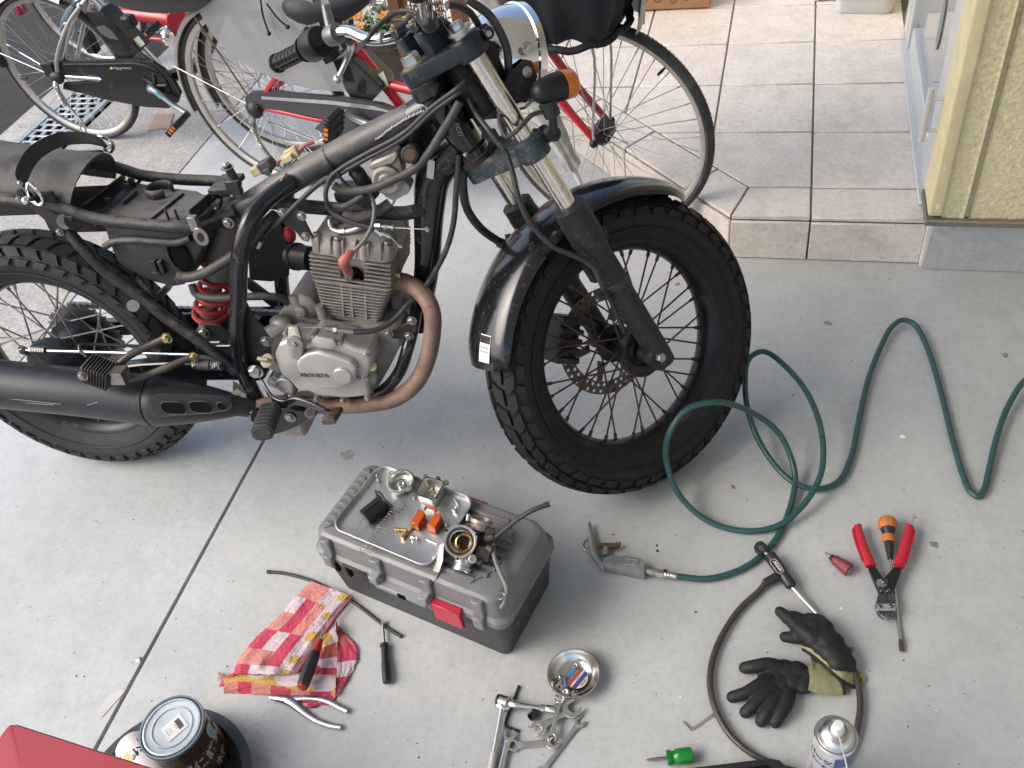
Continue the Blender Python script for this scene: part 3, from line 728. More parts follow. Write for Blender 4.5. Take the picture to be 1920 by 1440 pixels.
# clutch side controls
pod = F_(); Tp = frm(fs(.848, -.045, .272), fs(.848, -.070, .35)-fs(.848, -.045, .272), AXS)
pod.lathe([(.012, -.022), (.030, -.022), (.031, -.016), (.031, .020), (.029, .024), (.012, .024)], Tp@rot(90, 'Y'), 26)
pod.box((.002, -.018, .018), (.040, .030, .030), Tp); pod.box((.012, .020, .006), (.022, .022, .028), Tp); pod.box((-.002, -.036, .012), (.030, .016, .026), Tp)
swp = ob('switch_pod', pod, M_BPLAS, bar, bev=.002)
ob('switch', F_().box((.010, .0335, .006), (.012, .006, .014), Tp).box((.008, -.022, .035), (.012, .012, .008), Tp), mat('grey_switch', (.12, .12, .12), .5), swp, bev=.001)
pe = F_(); Tq = axm(fs(.846, -.022, .212), fs(.848, -.034, .245)); pe.lathe([(.0118, -.014), (.0195, -.014), (.0205, -.008), (.0205, .008), (.0195, .014), (.0118, .014)], Tq, 22)
pe.cyl(fs(.860, -.018, .217), fs(.898, .0, .219), .0105, .0085, 16); per = ob('lever_perch', pe, mat('perch_grey', (.20, .20, .20), .35, .7), bar)
mi = F_().lathe([(.009, 0), (.009, .03), (.0105, .03), (.0105, .055), (.008, .056), (.0065, .16)], axm(fs(.893, -.002, .219), fs(.99, .035, .222)), 6); ob('mirror_stem', mi, M_CHR, bar)
lv = F_().tube([fs(.835, .0, .175), fs(.828, .006, .215), fs(.822, .002, .245)], [.005, .0125, .010], 12, 6, flat=.55); ob('lever_boot', lv, M_BPLAS, bar)
l2 = F_().tube([fs(.815, .004, .235), fs(.803, .008, .262), fs(.790, -.002, .285), fs(.777, -.020, .300), fs(.769, -.033, .310)], [.0075, .0075, .0058, .0055, .006], 12, 6, flat=1.); l2.sph(fs(.766, -.037, .313), .0105, 16, 10); ob('clutch_lever', l2, mat('cast_alloy', (.62, .61, .60), .35, .85, .08), bar)
th = F_().lathe([(.012, 0), (.023, 0), (.026, .02), (.026, .055), (.020, .06), (.012, .06)], axm(fs(.862, -.010, -.208), fs(.888, -.040, -.30)), 22); ob('throttle_housing', th, M_BPLAS, bar, bev=.001)
wr = F_().tube([fs(.790, .035, -.075), fs(.797, .02, -.112), fs(.815, .005, -.145)], .0155, 16, 5); ob('rubber_sleeve', wr, M_HOSE, bar)
# headlight
HL = V((.985, 0, -.02)); hc = fs(.645, .168, 0)
Th = axm(hc, hc+V((.97, 0, -.06)))
hl = F_().lathe([(0, -.092), (.022, -.09), (.054, -.078), (.078, -.052), (.091, -.018), (.094, .012), (.098, .014), (.098, .028), (.090, .034), (.086, .030)], Th, 48); hlo = ob('headlight', hl, M_CHR, moto, smooth=50)
ob('lens', F_().lathe([(.086, .030), (.06, .037), (.03, .041), (0, .042)], Th, 40, cap=False), mat('lamp_glass', (.85, .87, .88), .05, trans=.8), hlo)
hbr = F_()
for y in (-.104, .104):
    P = [fs(.625, .055, y), fs(.645, .10, y), fs(.648, .140, y), fs(.637, .152, y), fs(.608, .146, y), fs(.585, .10, y)]
    hbr.loft([[p+V((0, -.002, 0)) for p in P], [p+V((0, .002, 0)) for p in P]])
ob('headlight_bracket', hbr, M_DBLK, hlo, bev=.0012)
hlb = F_(); hlb.lathe([(.012, 0), (.012, .002), (.007, .003)], axm(fs(.659, .156, -.106), fs(.659, .156, -.2)), 18); hlb.lathe([(.0062, .002), (.0062, .007), (.004, .009)], axm(fs(.659, .156, -.106), fs(.659, .156, -.2)), 6); hlb.lathe([(.010, 0), (.010, .004), (.003, .0045)], axm(fs(.628, .130, -.106), fs(.628, .130, -.2)), 16); hlb.cyl(fs(.655, .156, -.104), fs(.655, .156, .104), .004); ob('headlight_bolt', hlb, M_STEEL, hlo)
mt_ = F_().box((0, 0, 0), (.09, .15, .11), frm(fs(.655, .075, .0), PRP, (0, 1, 0))); mt_.box((0, 0, 0), (.05, .10, .05), frm(fs(.60, .09, .0), PRP, (0, 1, 0))); ob('wiring_pack', mt_, M_BPLAS, moto, bev=.012, bseg=2)
for sg in (-1, 1):
    y = sg*.152; b1 = fs(.600, .100, y); b2 = fs(.572, .176, y); T = axm(b1, b2); l = (b2-b1).length
    bl = F_().lathe([(.010, -.004), (.0185, .004), (.0235, .018), (.0262, .040), (.0265, l-.026)], T, 26); bo = ob('turn_signal', bl, M_BPLAS, moto, smooth=45)
    ob('lens', F_().lathe([(.0268, l-.026), (.0265, l-.004), (.0225, l), (.0, l+.002)], T, 26), M_AMB, bo, smooth=45)
    ob('stalk', F_().cyl(fs(.575, .112, y), fs(.548, .108, y), .017, .015, 16).cyl(fs(.550, .108, y), fs(.520, .098, y*.92), .008, .008).lathe([(.014, -.01), (.014, .01)], axm(fs(.520, .095, y*.9), fs(.520, .095, 0)), 14), M_DBLK, bo)

# front mudguard
def arcpt(a, rr, y): return V((WB+rr*math.cos(a), y, RW+rr*math.sin(a)))
rows = []
NA = 46
for i in range(NA+1):
    a = RAD(58+112*i/NA); t = i/NA
    wf = .35+.65*min(1, (t/.10))**.5 if t < .10 else 1; wf *= 1 if t < .93 else (1-.25*((t-.93)/.07)**2)
    row = []
    for k in range(17):
        f = RAD(-88+176*k/16); row.append(arcpt(a, .330+.037*math.cos(f)-(.008*(1-wf)), .083*wf*math.sin(f)))
    rows.append(row)
fe = F_().sheet(rows); fend = ob('front_mudguard', fe, M_FEND, moto, smooth=60, solid=.0022)
ft = F_()
for y in (-1, 1):
    for s_ in (.235, .292): ft.cyl(fs(s_, FP-.005, y*.07), fs(s_, FP-.02, y*.095), .007, .007, 10)
ob('mudguard_stay', ft, M_FBLK, fend)
def onf(ang, f, h=.001):
    a = RAD(ang); q = RAD(f); return arcpt(a, .330+(.037+h)*math.cos(q), (.083+h)*math.sin(q))
stk = F_()
def stick(a0, a1, f0, f1, h):
    m = F_(); R_ = [[onf(a0+(a1-a0)*i/4, f0+(f1-f0)*k/4, h) for k in range(5)] for i in range(5)]; return m.sheet(R_)
lab = ob('sticker', stick(158.5, 167.2, -36, -12, .0012), M_WHITE, fend)
ob('print', stick(158.8, 161.2, -35, -13, .002), M_BPLAS, lab)
for k in range(3):
    for j in range(2):
        pr_ = stick(162.2+j*1.3, 162.9+j*1.3, -32+k*6.5, -28+k*6.5, .002); ob('print', pr_, mat('grey_print', (.25, .25, .26), .6), lab)

# ---- frame ----------------------------------------------------------
def tubeb(name, pts, r, mt, par=moto, seg=16, sub=6, **k): return ob(name, B_().tube(pts, r, seg, sub, **k), mt, par)
def N_(x, y, yy): return bk('N', x, y, yy)
hd = B_().lathe([(.036, .545), (.036, .56), (.031, .565), (.031, .68), (.036, .685), (.036, .70)], axm(OST, OST+AXS), 28); frame = ob('head_tube', hd, M_FBLK, moto)
ob('steering_bearing', B_().lathe([(.040, .535), (.040, .546), (.034, .547)], axm(OST, OST+AXS), 26).lathe([(.034, .70), (.034, .71), (.028, .712)], axm(OST, OST+AXS), 26), M_DBLK, frame)
hA, hB = OST+AXS*.665, OST+AXS*.575
bbt = tubeb('backbone_tube', [hA+V((-.02, 0, -.012)), N_(800, 205, 0), N_(640, 285, 0), N_(520, 352, 0), N_(452, 395, 0)], .0272, M_BBONE, frame)
gs = B_().tube([hA+V((-.01, 0, -.01)), N_(815, 197, 0), N_(775, 218, 0)], [.034, .0305, .0276], 18, 5); ob('gusset_sleeve', gs, M_FBLK, frame)
# weld bead along the gusset
wb = B_(); pts = spline([bk('C', 1650, 10, -.027), bk('C', 1400, 130, -.027), bk('C', 1140, 310, -.026)], 26)
for i, p in enumerate(pts): wb.sph(p+V((rnd.uniform(-.001, .001), 0, rnd.uniform(-.001, .001))), .0034, 7, 4)
ob('weld_bead', wb, M_STEEL, frame)
dt = B_(); R_ = []
for s_, p in enumerate([hB+V((-.012, 0, 0)), bk('C', 1690, 640, 0), bk('C', 1640, 1000, 0), bk('6', 1255, 420, 0), bk('6', 1225, 640, 0), bk('6', 1195, 800, 0)]): R_.append(p)
dt.tube(R_, [.040, .036, .031, .027, .024, .022], 20, 6, flat=.8, up=(0, 1, 0)); ob('down_tube', dt, M_FBLK, frame)
gp = B_().prism([(p.x, p.z) for p in (hA+V((-.015, 0, -.01)), bk('C', 1330, 330, 0), bk('C', 1500, 560, 0), bk('C', 1540, 800, 0), hB)], -.004, .004, XZ); ob('gusset_plate', gp, M_FBLK, frame, bev=.001)
brace = tubeb('brace_tube', [N_(500, 378, 0), N_(560, 386, 0), N_(690, 396, 0), bk('C', 1390, 1010, 0), bk('C', 1520, 990, 0)], .0145, M_DBLK, frame)
bos = B_().cyl(bk('C', 1540, 985, -.03), bk('C', 1540, 985, .03), .014, None, 18).cyl(bk('C', 1830, 590, -.035), bk('C', 1830, 590, .02), .012); ob('frame_boss', bos, M_FBLK, frame, bev=.002)
def mir(pts): return [V((p.x, -p.y, p.z)) for p in pts]
rc = [N_(548, 340, -.025), N_(500, 375, -.07), N_(468, 415, -.115), N_(452, 465, -.13), N_(447, 560, -.13), N_(446, 640, -.13), N_(458, 700, -.13), N_(492, 768, -.13)]
for pp in (rc, mir(rc)): tubeb('pivot_tube', pp, .0175, M_FBLK, frame)
cr_ = [bk('6', 1190, 700, -.03), bk('6', 1165, 830, -.075), bk('6', 1140, 920, -.1), bk('6', 1090, 1060, -.105), bk('6', 990, 1170, -.105), bk('6', 850, 1225, -.105), bk('6', 640, 1240, -.105), bk('6', 380, 1250, -.11)]
for pp in (cr_, mir(cr_)): tubeb('cradle_tube', pp, .0135, M_FBLK, frame)
plt = B_(); 
for (pts, y0, y1) in (([(1180, 740), (1020, 820), (1040, 850), (1160, 860), (1200, 800)], -.09, -.084),):
    q = [bk('6', x, y, y1) for x, y in pts]; plt.prism([(p.x, p.z) for p in q], -y1, -y0, XZ)
q = [bk('6', x, y, -.075) for x, y in ((390, 120), (420, 95), (520, 110), (545, 180), (580, 250), (560, 290), (525, 280), (470, 210), (420, 190), (395, 150))]; plt.prism([(p.x, p.z) for p in q], .072, .078, XZ)
q = [bk('D', x, y, -.12) for x, y in ((470, 20), (560, 190), (740, 350), (700, 430), (560, 560), (660, 610), (640, 690), (600, 740), (480, 700), (400, 600))]; plt.prism([(p.x, p.z) for p in q], .112, .118, XZ)
q = [bk('5', x, y, -.05) for x, y in ((1120, 680), (1160, 620), (1230, 625), (1310, 690), (1330, 720), (1120, 720))]; plt.prism([(p.x, p.z) for p in q], .046, .051, XZ)
ob('mount_plate', plt, M_DBLK, frame, bev=.001)
bts = B_()
for z, x, y, yy, r_ in (('6', 1165, 755, -.092, .0075), ('6', 1150, 845, -.092, .0075), ('6', 1030, 830, -.092, .0075), ('6', 520, 140, -.08, .007), ('6', 545, 258, -.08, .007), ('6', 405, 120, -.08, .007), ('D', 672, 380, -.120, .0095), ('D', 110, 300, -.053, .010), ('6', 90, 180, -.075, .0085)):
    p = bk(z, x, y, yy); bts.hexb(p, (0, -1, 0), r_, r_*.9)
ob('mount_bolt', bts, M_BOLT, frame)
pv = B_().hexb(bk('D', 575, 650, -.135), (0, -1, 0), .0135, .012, 1.3).cyl(bk('D', 570, 655, -.147), bk('D', 570, 655, -.155), .0075); pv.cyl(bk('D', 575, 650, -.135), bk('D', 575, 650, .135), .009); ob('pivot_nut', pv, M_STEEL, frame)
# tank mounting plate, muddy
q = [bk('C', x, y, -.03) for x, y in ((-30, 900), (60, 830), (140, 770), (270, 650), (280, 690), (200, 790), (20, 925))]
tp = B_(); tp.loft([[V((p.x, -.045, p.z)) for p in q], [V((p.x, .045, p.z+.004)) for p in q]]); ob('tank_bracket', tp, M_TAN, frame, bev=.0012)
# seat rails and stays
rr_ = [N_(440, 402, -.03), bk('B', 1650, 690, -.05), bk('B', 1520, 735, -.085), bk('B', 1400, 745, -.1), bk('B', 1000, 715, -.1), bk('B', 700, 678, -.1), bk('B', 480, 610, -.1), V((.13, -.1, .80)), V((.05, -.095, .815))]
for pp in (rr_, mir(rr_)): tubeb('seat_rail', pp, .0125, M_DBLK, frame)
stp = [bk('B', 480, 740, -.10), bk('B', 620, 900, -.11), bk('B', 800, 1080, -.11), bk('5', 780, 460, -.112), bk('5', 900, 560, -.115), bk('5', 1010, 640, -.12), bk('5', 1150, 740, -.125), bk('5', 1330, 890, -.13)]
for pp in (stp, mir(stp)): tubeb('rear_stay', pp, .0125, M_DBLK, frame)
tubeb('loop_tube', [bk('B', 1000, 1160, -.1)+V((0, .02, 0)), bk('5', 870, 470, -.09), bk('5', 930, 430, -.04), bk('5', 950, 410, .03)], .008, M_DBLK, frame)
cb_ = B_(); p = bk('6', 60, 100, 0)
cb_.box(N_(425, 345, 0), (.05, .075, .012)); cb_.box(N_(418, 352, .034), (.02, .01, .04)); cb_.box(N_(438, 352, -.034), (.03, .01, .03)); ob('seat_hook_bracket', cb_, M_DBLK, frame, bev=.0015)
ubx = B_(); z0 = N_(448, 352, 0); ubx.cyl(N_(447, 348, 0), bk('B', 1700, 280, 0), .009, None, 14); ob('bracket_post', ubx, M_DBLK, frame)
ub = B_().lathe([(.014, 0), (.014, .002)], axm(bk('B', 1706, 300, 0), bk('B', 1690, 260, 0)), 18); ub.hexb(bk('B', 1704, 294, 0), bk('B', 1690, 260, 0)-bk('B', 1704, 294, 0), .007, .010, 0); ob('bolt', ub, M_STEEL, frame)
xx = B_(); q0 = bk('B', 1560, 640, -.04); xx.tube([bk('B', 1570, 630, -.05), bk('B', 1540, 590, -.04), bk('B', 1600, 510, -.02), bk('B', 1660, 530, -.02), bk('B', 1640, 590, -.045), bk('B', 1570, 630, -.05)], .004, 8, 4); ob('wire_loop', xx, M_FBLK, frame)
# small tab with an oval eye
tb = B_(); q = bk('B', 1505, 820, -.125)
tb.loft([[q+V((.020*math.cos(a)*.8, d, .020*math.sin(a))) for a in [2*PI*k/20 for k in range(20)]] for d in (0,)]+[[q+V((.020*math.cos(a)*.8, .003, .020*math.sin(a))) for a in [2*PI*k/20 for k in range(20)]]])
tb.box(q+V((-.008, .008, .028)), (.018, .014, .03)); tbo = ob('tab', tb, M_BOLT, frame, bev=.0008)
ob('eye', B_().lathe([(.009, 0), (.009, .0015)], axm(q+V((0, -.0002, 0)), q+V((0, -1, 0)))@Matrix.Diagonal((.75, 1.1, 1, 1)), 18), M_BPLAS, tbo)

# ---- rear mudguard, strap, tray, airbox ------------------------------
ra = []
for i in range(15):
    x = .285-.45*i/14; row = []
    zc = .775+.10*(i/14)**1.2; hh = .072-.012*(i/14); ww = .096-.008*(i/14); lean = .055*(1-i/14)
    for k in range(15):
        f = RAD(-104+208*k/14); row.append(V((x-lean*(1-math.cos(f))*.55, ww*math.sin(f), zc-.008+hh*math.cos(f))))
    ra.append(row)
rf = ob('rear_mudguard', B_().sheet(ra), mat('dusty_mudguard', (.055, .053, .051), .55, 0, .2, 10, .06, dust=.36, dcol=(.17, .158, .138), ds=14, top=.10), moto, smooth=60, solid=.003)
ob('mudguard_flange', B_().box((.06, -.098, .79), (.36, .012, .05)).box((.06, .098, .79), (.36, .012, .05)), M_PLAS, rf, bev=.004)
sp = [bk('B', 205, 480, -.115), bk('B', 160, 400, -.112), bk('B', 185, 300, -.09), bk('B', 260, 190, -.055), bk('B', 420, 95, -.01), bk('B', 600, 70, .04), bk('B', 720, 85, .08), bk('B', 790, 110, .102)]
sm = B_(); P = spline(sp, 5); W_ = []
for i, p in enumerate(P): W_.append([p+V((-.007, 0, .013)), p+V((.007, 0, -.013))])
sm.sheet(W_); strap = ob('passenger_strap', sm, mat('worn_leather', (.018, .018, .02), .38, 0, .3, 30, .2), moto, smooth=60, solid=.004)
ob('rivet', B_().sph(bk('B', 152, 415, -.118), .006, 12, 6).sph(bk('B', 690, 95, .075)+V((0, 0, .003)), .006, 12, 6), M_BOLT, strap)
lp = B_(); y = -.118
lp.tube([bk('B', 215, 410, y), bk('B', 300, 500, y), bk('B', 320, 550, y), bk('B', 290, 575, y), bk('B', 240, 545, y), bk('B', 205, 480, y)], .0035, 8, 5, closed=True); lp.cyl(bk('B', 270, 530, -.10), bk('B', 205, 545, -.135), .006, .006); lp.sph(bk('B', 192, 545, -.14), .0085, 14, 8)
y = .11; lp.tube([bk('B', 740, 60, y), bk('B', 820, 90, y), bk('B', 855, 140, y), bk('B', 830, 180, y), bk('B', 780, 130, y)], .004, 8, 5, closed=True); lp.cyl(bk('B', 830, 130, .11), bk('B', 790, 165, .09), .0055, .0055); ob('strap_buckle', lp, M_CHR, strap)
sb = B_(); q = [bk('B', x, y, -.112) for x, y in ((125, 450), (160, 460), (230, 560), (380, 620), (430, 650), (545, 665), (545, 720), (480, 790), (430, 780), (400, 740), (280, 640), (200, 570), (130, 540))]
sb.prism([(p.x, p.z) for p in q], .108, .114, XZ); sbo = ob('mudguard_bracket', sb, M_DBLK, moto, bev=.001)
ob('bracket_bolt', B_().lathe([(.016, 0), (.016, .002), (.010, .0025), (.010, .001), (0, .001)], axm(bk('B', 488, 700, -.116), bk('B', 488, 700, -.2)), 20).hexb(bk('B', 450, 780, -.116), (0, -1, 0), .006, .006).hexb(bk('B', 148, 535, -.116), (0, -1, 0), .006, .006), M_BOLT, sbo)
ob('rubber_bush', B_().lathe([(.019, 0), (.021, .004), (.021, .012), (.019, .016)], axm(bk('B', 560, 690, -.108), bk('B', 560, 690, 0)), 20), M_BPLAS, sbo)
TZ = .741
def tz(x, y, h=0.):                              # point of zoom B on the tray plane
    o = BIKE.inverted()@CAM; d = BIKE.inverted().to_3x3()@ray(*zp('B', x, y)); return o+d*((TZ+h-o.z)/d.z)
tray = B_(); q = [(p.x, p.y) for p in (tz(640, 620), tz(935, 385), tz(1060, 415), tz(1300, 450), tz(1480, 470), tz(1560, 520), tz(1600, 600), tz(1450, 700), tz(1120, 705), tz(850, 660))]
tray.prism(q, TZ-.012, TZ); M_TRAY = mat('dusty_tray_plastic', (.030, .029, .029), .55, 0, .25, 20, .12, dust=.3, dcol=(.20, .185, .165), ds=24, top=.16)
tro = ob('battery_tray', tray, M_TRAY, moto, bev=.002)
rbs = B_()
for a, b2, w_, h_ in (((640, 612), (940, 382), .006, .012), ((930, 580), (1030, 495), .006, .010), ((1120, 700), (1370, 500), .010, .006), ((820, 590), (840, 575), .012, .018), ((990, 440), (1010, 425), .012, .018), ((1440, 690), (1640, 520), .004, .022)):
    p, q2 = tz(*a), tz(*b2); rbs.box((0, 0, h_/2), ((q2-p).length, w_, h_), frm((p+q2)/2, q2-p, V((0, 0, 1)).cross(q2-p)))
for x, y in ((1268, 690), (1338, 690)): rbs.box(tz(x, y)+V((0, 0, .012)), (.004, .006, .024))
rbs.box((0, 0, .001), (.22, .006, .006), frm((tz(860, 640)+tz(1060, 440))/2+V((-.02, 0, 0)), tz(1060, 440)-tz(860, 640), (1, 0, 0)))
ob('tray_rib', rbs, M_TRAY, tro, bev=.001)
c_ = tz(1195, 465, .01); ring = B_()
ra2 = []
for k in range(22):
    a = RAD(20+300*k/21); ra2.append(c_+V((.026*math.cos(a), .026*math.sin(a), 0)))
ring.tube(ra2, .0045, 8, 1, up=(0, 0, 1), flat=2.4); ob('strap_post', ring, M_TRAY, tro)
ob('tray_clip', B_().lathe([(.011, 0), (.011, .003), (.005, .005)], loc(tz(962, 433)), 16).lathe([(.011, 0), (.011, .003), (.005, .005)], loc(tz(728, 618)), 16), M_BOLT, tro)
bx2 = B_().box((.23, .0, .725), (.15, .13, .05)); ob('tool_holder', bx2, M_BPLAS, moto, bev=.006)
ab = B_(); q = [bk('B', x, y, -.095) for x, y in ((745, 715), (1100, 760), (1440, 745), (1560, 780), (1520, 900), (1380, 1190), (1290, 1205), (1150, 1170), (960, 1080), (860, 1010), (800, 850), (775, 770))]
ab.prism([(p.x, p.z) for p in q], -.06, .092, XZ); abo = ob('airbox', ab, M_TRAY, moto, bev=.012, bseg=2)
lip = B_().tube([bk('B', 785, 890, -.1), bk('B', 850, 855, -.1), bk('B', 1000, 842, -.1), bk('B', 1200, 858, -.1), bk('B', 1330, 860, -.1), bk('B', 1430, 825, -.1)], .0075, 10, 5); ob('airbox_lip', lip, M_TRAY, abo)
o_ = bk('B', 1345, 955, -.0955); ob('intake_hole', B_().lathe([(.030, 0), (.030, .002), (.026, .003), (.026, .0005), (0, .0005)], axm(o_, o_+V((0, -1, 0)))@Matrix.Diagonal((.8, 1.25, 1, 1)), 26), M_SHADEBLACK, abo)  # shallow black inlay, the opening's inner shade is put into its colour
cl = B_(); 
for x, y, w_, h_ in ((1165, 1030, .008, .026), (1215, 1040, .01, .03), (1180, 1085, .02, .006), (1150, 1000, .012, .006)): cl.box(bk('B', x, y, -.098), (w_, .012, h_))
ob('clip', cl, M_PLAS, abo, bev=.001)
tubeb('breather_hose', [bk('B', 1335, 1110, -.11), bk('B', 1400, 1120, -.11), bk('B', 1550, 1080, -.11), bk('B', 1700, 990, -.1), bk('B', 1850, 880, -.1), bk('6', 300, 190, -.09), bk('6', 360, 130, -.06)], .0105, M_HOSE, moto)
tubeb('breather_hose', [bk('5', 1080, 400, -.07), bk('5', 1100, 450, -.075), bk('5', 1170, 475, -.08), bk('5', 1400, 468, -.08), bk('5', 1560, 472, -.07), bk('5', 1620, 500, -.06), bk('5', 1650, 545, -.06)], .0085, M_HOSE, moto)
# inner dark panel behind the shock and splash plate
ip = B_(); q = [bk('6', x, y, .02) for x, y in ((190, 200), (370, 170), (440, 300), (440, 500), (340, 530), (210, 520))]; ip.prism([(p.x, p.z) for p in q], -.03, -.02, XZ); ob('splash_plate', ip, M_BPLAS, moto, bev=.003)

# ---- shock, swingarm, rear brake rod --------------------------------
sT, sB = bk('6', 110, 100, 0), bk('5', 1160, 655, 0); dS = (sT-sB).normalized(); Ls = (sT-sB).length
sh = B_().lathe([(.012, 0), (.012, .02), (.024, .025), (.024, .05), (.016, .055), (.016, Ls*.48), (.032, Ls*.485), (.034, Ls*.50), (.031, Ls*.52), (.029, Ls*.80), (.026, Ls*.9), (.013, Ls*.93), (.013, Ls)], axm(sB, sT), 26); sho = ob('shock_absorber', sh, mat('dusty_shock', (.16, .145, .125), .6, .2, .2, 12, dust=.4, dcol=(.22, .20, .17)), moto)
Ts = axm(sB, sT); coil = []
nt = 5.3; z0_, z1_ = .035, Ls*.53
for k in range(int(nt*14)+1):
    t = k/(nt*14); a = 2*PI*nt*t; coil.append(Ts@V((.034*math.cos(a), .034*math.sin(a), z0_+(z1_-z0_)*t)))
ob('spring', B_().tube(coil, .0064, 9, 1), M_RED, sho)
ob('lower_eye', B_().lathe([(.018, -.02), (.018, .02)], axm(sB, sB+V((0, 1, 0))), 20), M_BOLT, sho)
sw = B_(); PVT = bk('D', 578, 652, -.11)
for sg in (-1, 1):
    A = V((PVT.x, sg*.095, PVT.z)); Cc = V((.0, sg*.105, RW)); rings = []
    for t in (0, .15, .5, .9, 1.06):
        p = A.lerp(Cc, t); h_ = .030-.010*t; w_ = .014; p = p+V((0, 0, .012*math.sin(PI*min(t, 1))))
        rings.append([p+V((0, y, z)) for y, z in ((-w_, -h_), (w_, -h_), (w_, h_), (-w_, h_))])
    sw.loft(rings)
sw.cyl((PVT.x, -.115, PVT.z), (PVT.x, .115, PVT.z), .024, None, 20); sw.box(((PVT.x+.30)/2+.04, 0, PVT.z), (.07, .17, .05)); swo = ob('swingarm', sw, M_FBLK, moto, bev=.003)
cross = B_(); q = [bk('5', x, y, -.12) for x, y in ((1110, 740), (1330, 735), (1335, 870), (1290, 835), (1180, 800), (1120, 780))]; cross.prism([(p.x, p.z) for p in q], .112, .125, XZ); ob('frame_gusset', cross, M_FBLK, frame, bev=.002)
ob('gusset_hole', B_().lathe([(.007, 0), (.007, .001)], axm(bk('5', 1235, 785, -.1255), bk('5', 1235, 785, -.3)), 14), M_SHADEBLACK, frame)  # flat black disc painted as the shade in the hole
rodA, rodB = bk('5', 150, 770, -.135), bk('5', 1080, 795, -.135)
ob('brake_rod', B_().cyl(rodA, rodB, .0034, None, 10), mat('bright_rod', (.70, .71, .74), .25, 1), swo)
ob('brake_rod_spring', B_().tube([rodA+(rodB-rodA)*(.03+.09*k/60)+V((0, .0085*math.cos(k*.9), .0085*math.sin(k*.9))) for k in range(61)], .0022, 6, 1), M_BOLT, swo)
arm = B_().loft([[V((-.005, y, RW+.005)), V((.012, y, RW-.005)), bk('5', 165, 775, y), bk('5', 130, 770, y)] for y in (-.118, -.124)]); arm.hexb(bk('5', 135, 768, -.126), (0, -1, 0), .009, .009); ob('brake_arm', arm, M_BOLT, swo)
ob('pedal_spring', B_().tube([bk('5', 1090, 850, -.145).lerp(bk('5', 1250, 858, -.145), k/90)+V((0, .009*math.cos(k*1.0), .009*math.sin(k*1.0))) for k in range(91)], .0024, 6, 1).cyl(bk('5', 1030, 848, -.145), bk('5', 1090, 850, -.145), .002), M_BOLT, moto)
ob('spring_cover', B_().cyl(bk('5', 1120, 850, -.145), bk('5', 1185, 854, -.145), .0125), M_HOSE, moto)
ob('side_bolt', B_().lathe([(.013, 0), (.013, .004), (.004, .0045), (.004, .002)], axm(bk('5', 748, 520, -.13), bk('5', 748, 520, -.3)), 18).lathe([(.015, 0), (.015, .004), (.005, .0045), (.005, .001)], axm(bk('5', 1345, 1022, -.15), bk('5', 1345, 1022, -.3)), 20).hexb(bk('5', 1388, 1056, -.15), (0, -1, 0), .008, .007), M_STEEL, moto)
ob('side_tab', B_().loft([[bk('5', x, y, yy) for x, y in ((1310, 940), (1380, 980), (1420, 1080), (1370, 1100), (1310, 1010))] for yy in (-.140, -.146)]), M_BOLT, moto, bev=.001)
# drive chain on the far side
ch = B_(); 
for k in range(70):
    t = k/69; p = V((0, .067, RW+.1)).lerp(V((PVT.x+.03, .067, PVT.z+.035)), t); ch.box(p, (.0105, .012 if k % 2 else .007, .0115))
    p = V((0, .067, RW-.1)).lerp(V((PVT.x+.03, .067, PVT.z-.035)), t); ch.box(p, (.0105, .012 if k % 2 else .007, .0115))
ob('drive_chain', ch, M_BOLT, moto)

# ---- passenger peg, muffler, header ----------------------------------
pbk = tubeb('peg_bracket', [bk('5', 960, 688, -.135), bk('5', 850, 740, -.155), bk('5', 720, 805, -.185), bk('5', 675, 850, -.20), bk('5', 680, 900, -.21)], .0085, mat('bronzed_steel', (.10, .085, .075), .4, .6, .2, 30, dust=.2), moto)
tubeb('bracket_tube', [bk('5', 1100, 800, -.14), bk('5', 950, 862, -.17), bk('5', 800, 920, -.20), bk('5', 690, 935, -.215)], .0085, MATS['bronzed_steel'], pbk)
ob('bracket_bolt', B_().hexb(bk('5', 940, 700, -.143), (0, -1, 0), .009, .010, 1.4).hexb(bk('5', 1095, 806, -.148), (0, -1, 0), .009, .010, 1.4), M_GOLD, pbk)
tubeb('grab_wire', [bk('5', 490, 805, -.235), bk('5', 450, 770, -.23), bk('5', 450, 742, -.22), bk('5', 520, 738, -.2), bk('5', 800, 748, -.16)], .0035, MATS['bronzed_steel'], pbk)
pg = B_(); a, b2 = bk('5', 478, 865, -.235), bk('5', 640, 925, -.235); Tg = frm((a+b2)/2, b2-a, (0, -1, 0))
l = (b2-a).length; pg.box((0, 0, 0), (l, .040, .036), Tg)
for k in range(9): pg.box((-l/2+.006+k*(l-.012)/8, 0, 0), (.0045, .050, .046), Tg)
pgo = ob('passenger_peg', pg, M_PLAS, pbk, bev=.0015)
ob('peg_bolt', B_().hexb(bk('5', 468, 912, -.258), (0, -1, 0), .008, .009, 1.5).box(bk('5', 670, 910, -.235), (.035, .03, .03)), M_BOLT, pgo)
mA = [bk('5', -420, 915, -.205), bk('5', 0, 960, -.2), bk('5', 500, 1010, -.195), bk('5', 870, 1055, -.19)]
mu = B_().tube(mA, .0555, 30, 3); muf = ob('muffler', mu, M_MUF, moto, smooth=50)
mc = B_().tube([bk('5', 870, 1055, -.19), bk('5', 900, 1058, -.19), bk('5', 1080, 1065, -.18), bk('5', 1250, 1075, -.17), bk('5', 1340, 1082, -.16), bk('5', 1430, 1095, -.15)], [.0555, .056, .047, .033, .024, .022], 30, 3); ob('muffler_cone', mc, M_MUF, muf, smooth=50)
ob('seam', B_().tube([mA[3]+V((0, .0562*math.cos(a), .0562*math.sin(a))) for a in [2*PI*k/36 for k in range(36)]], .0016, 6, 1, closed=True), M_BPLAS, muf)
scr = B_()
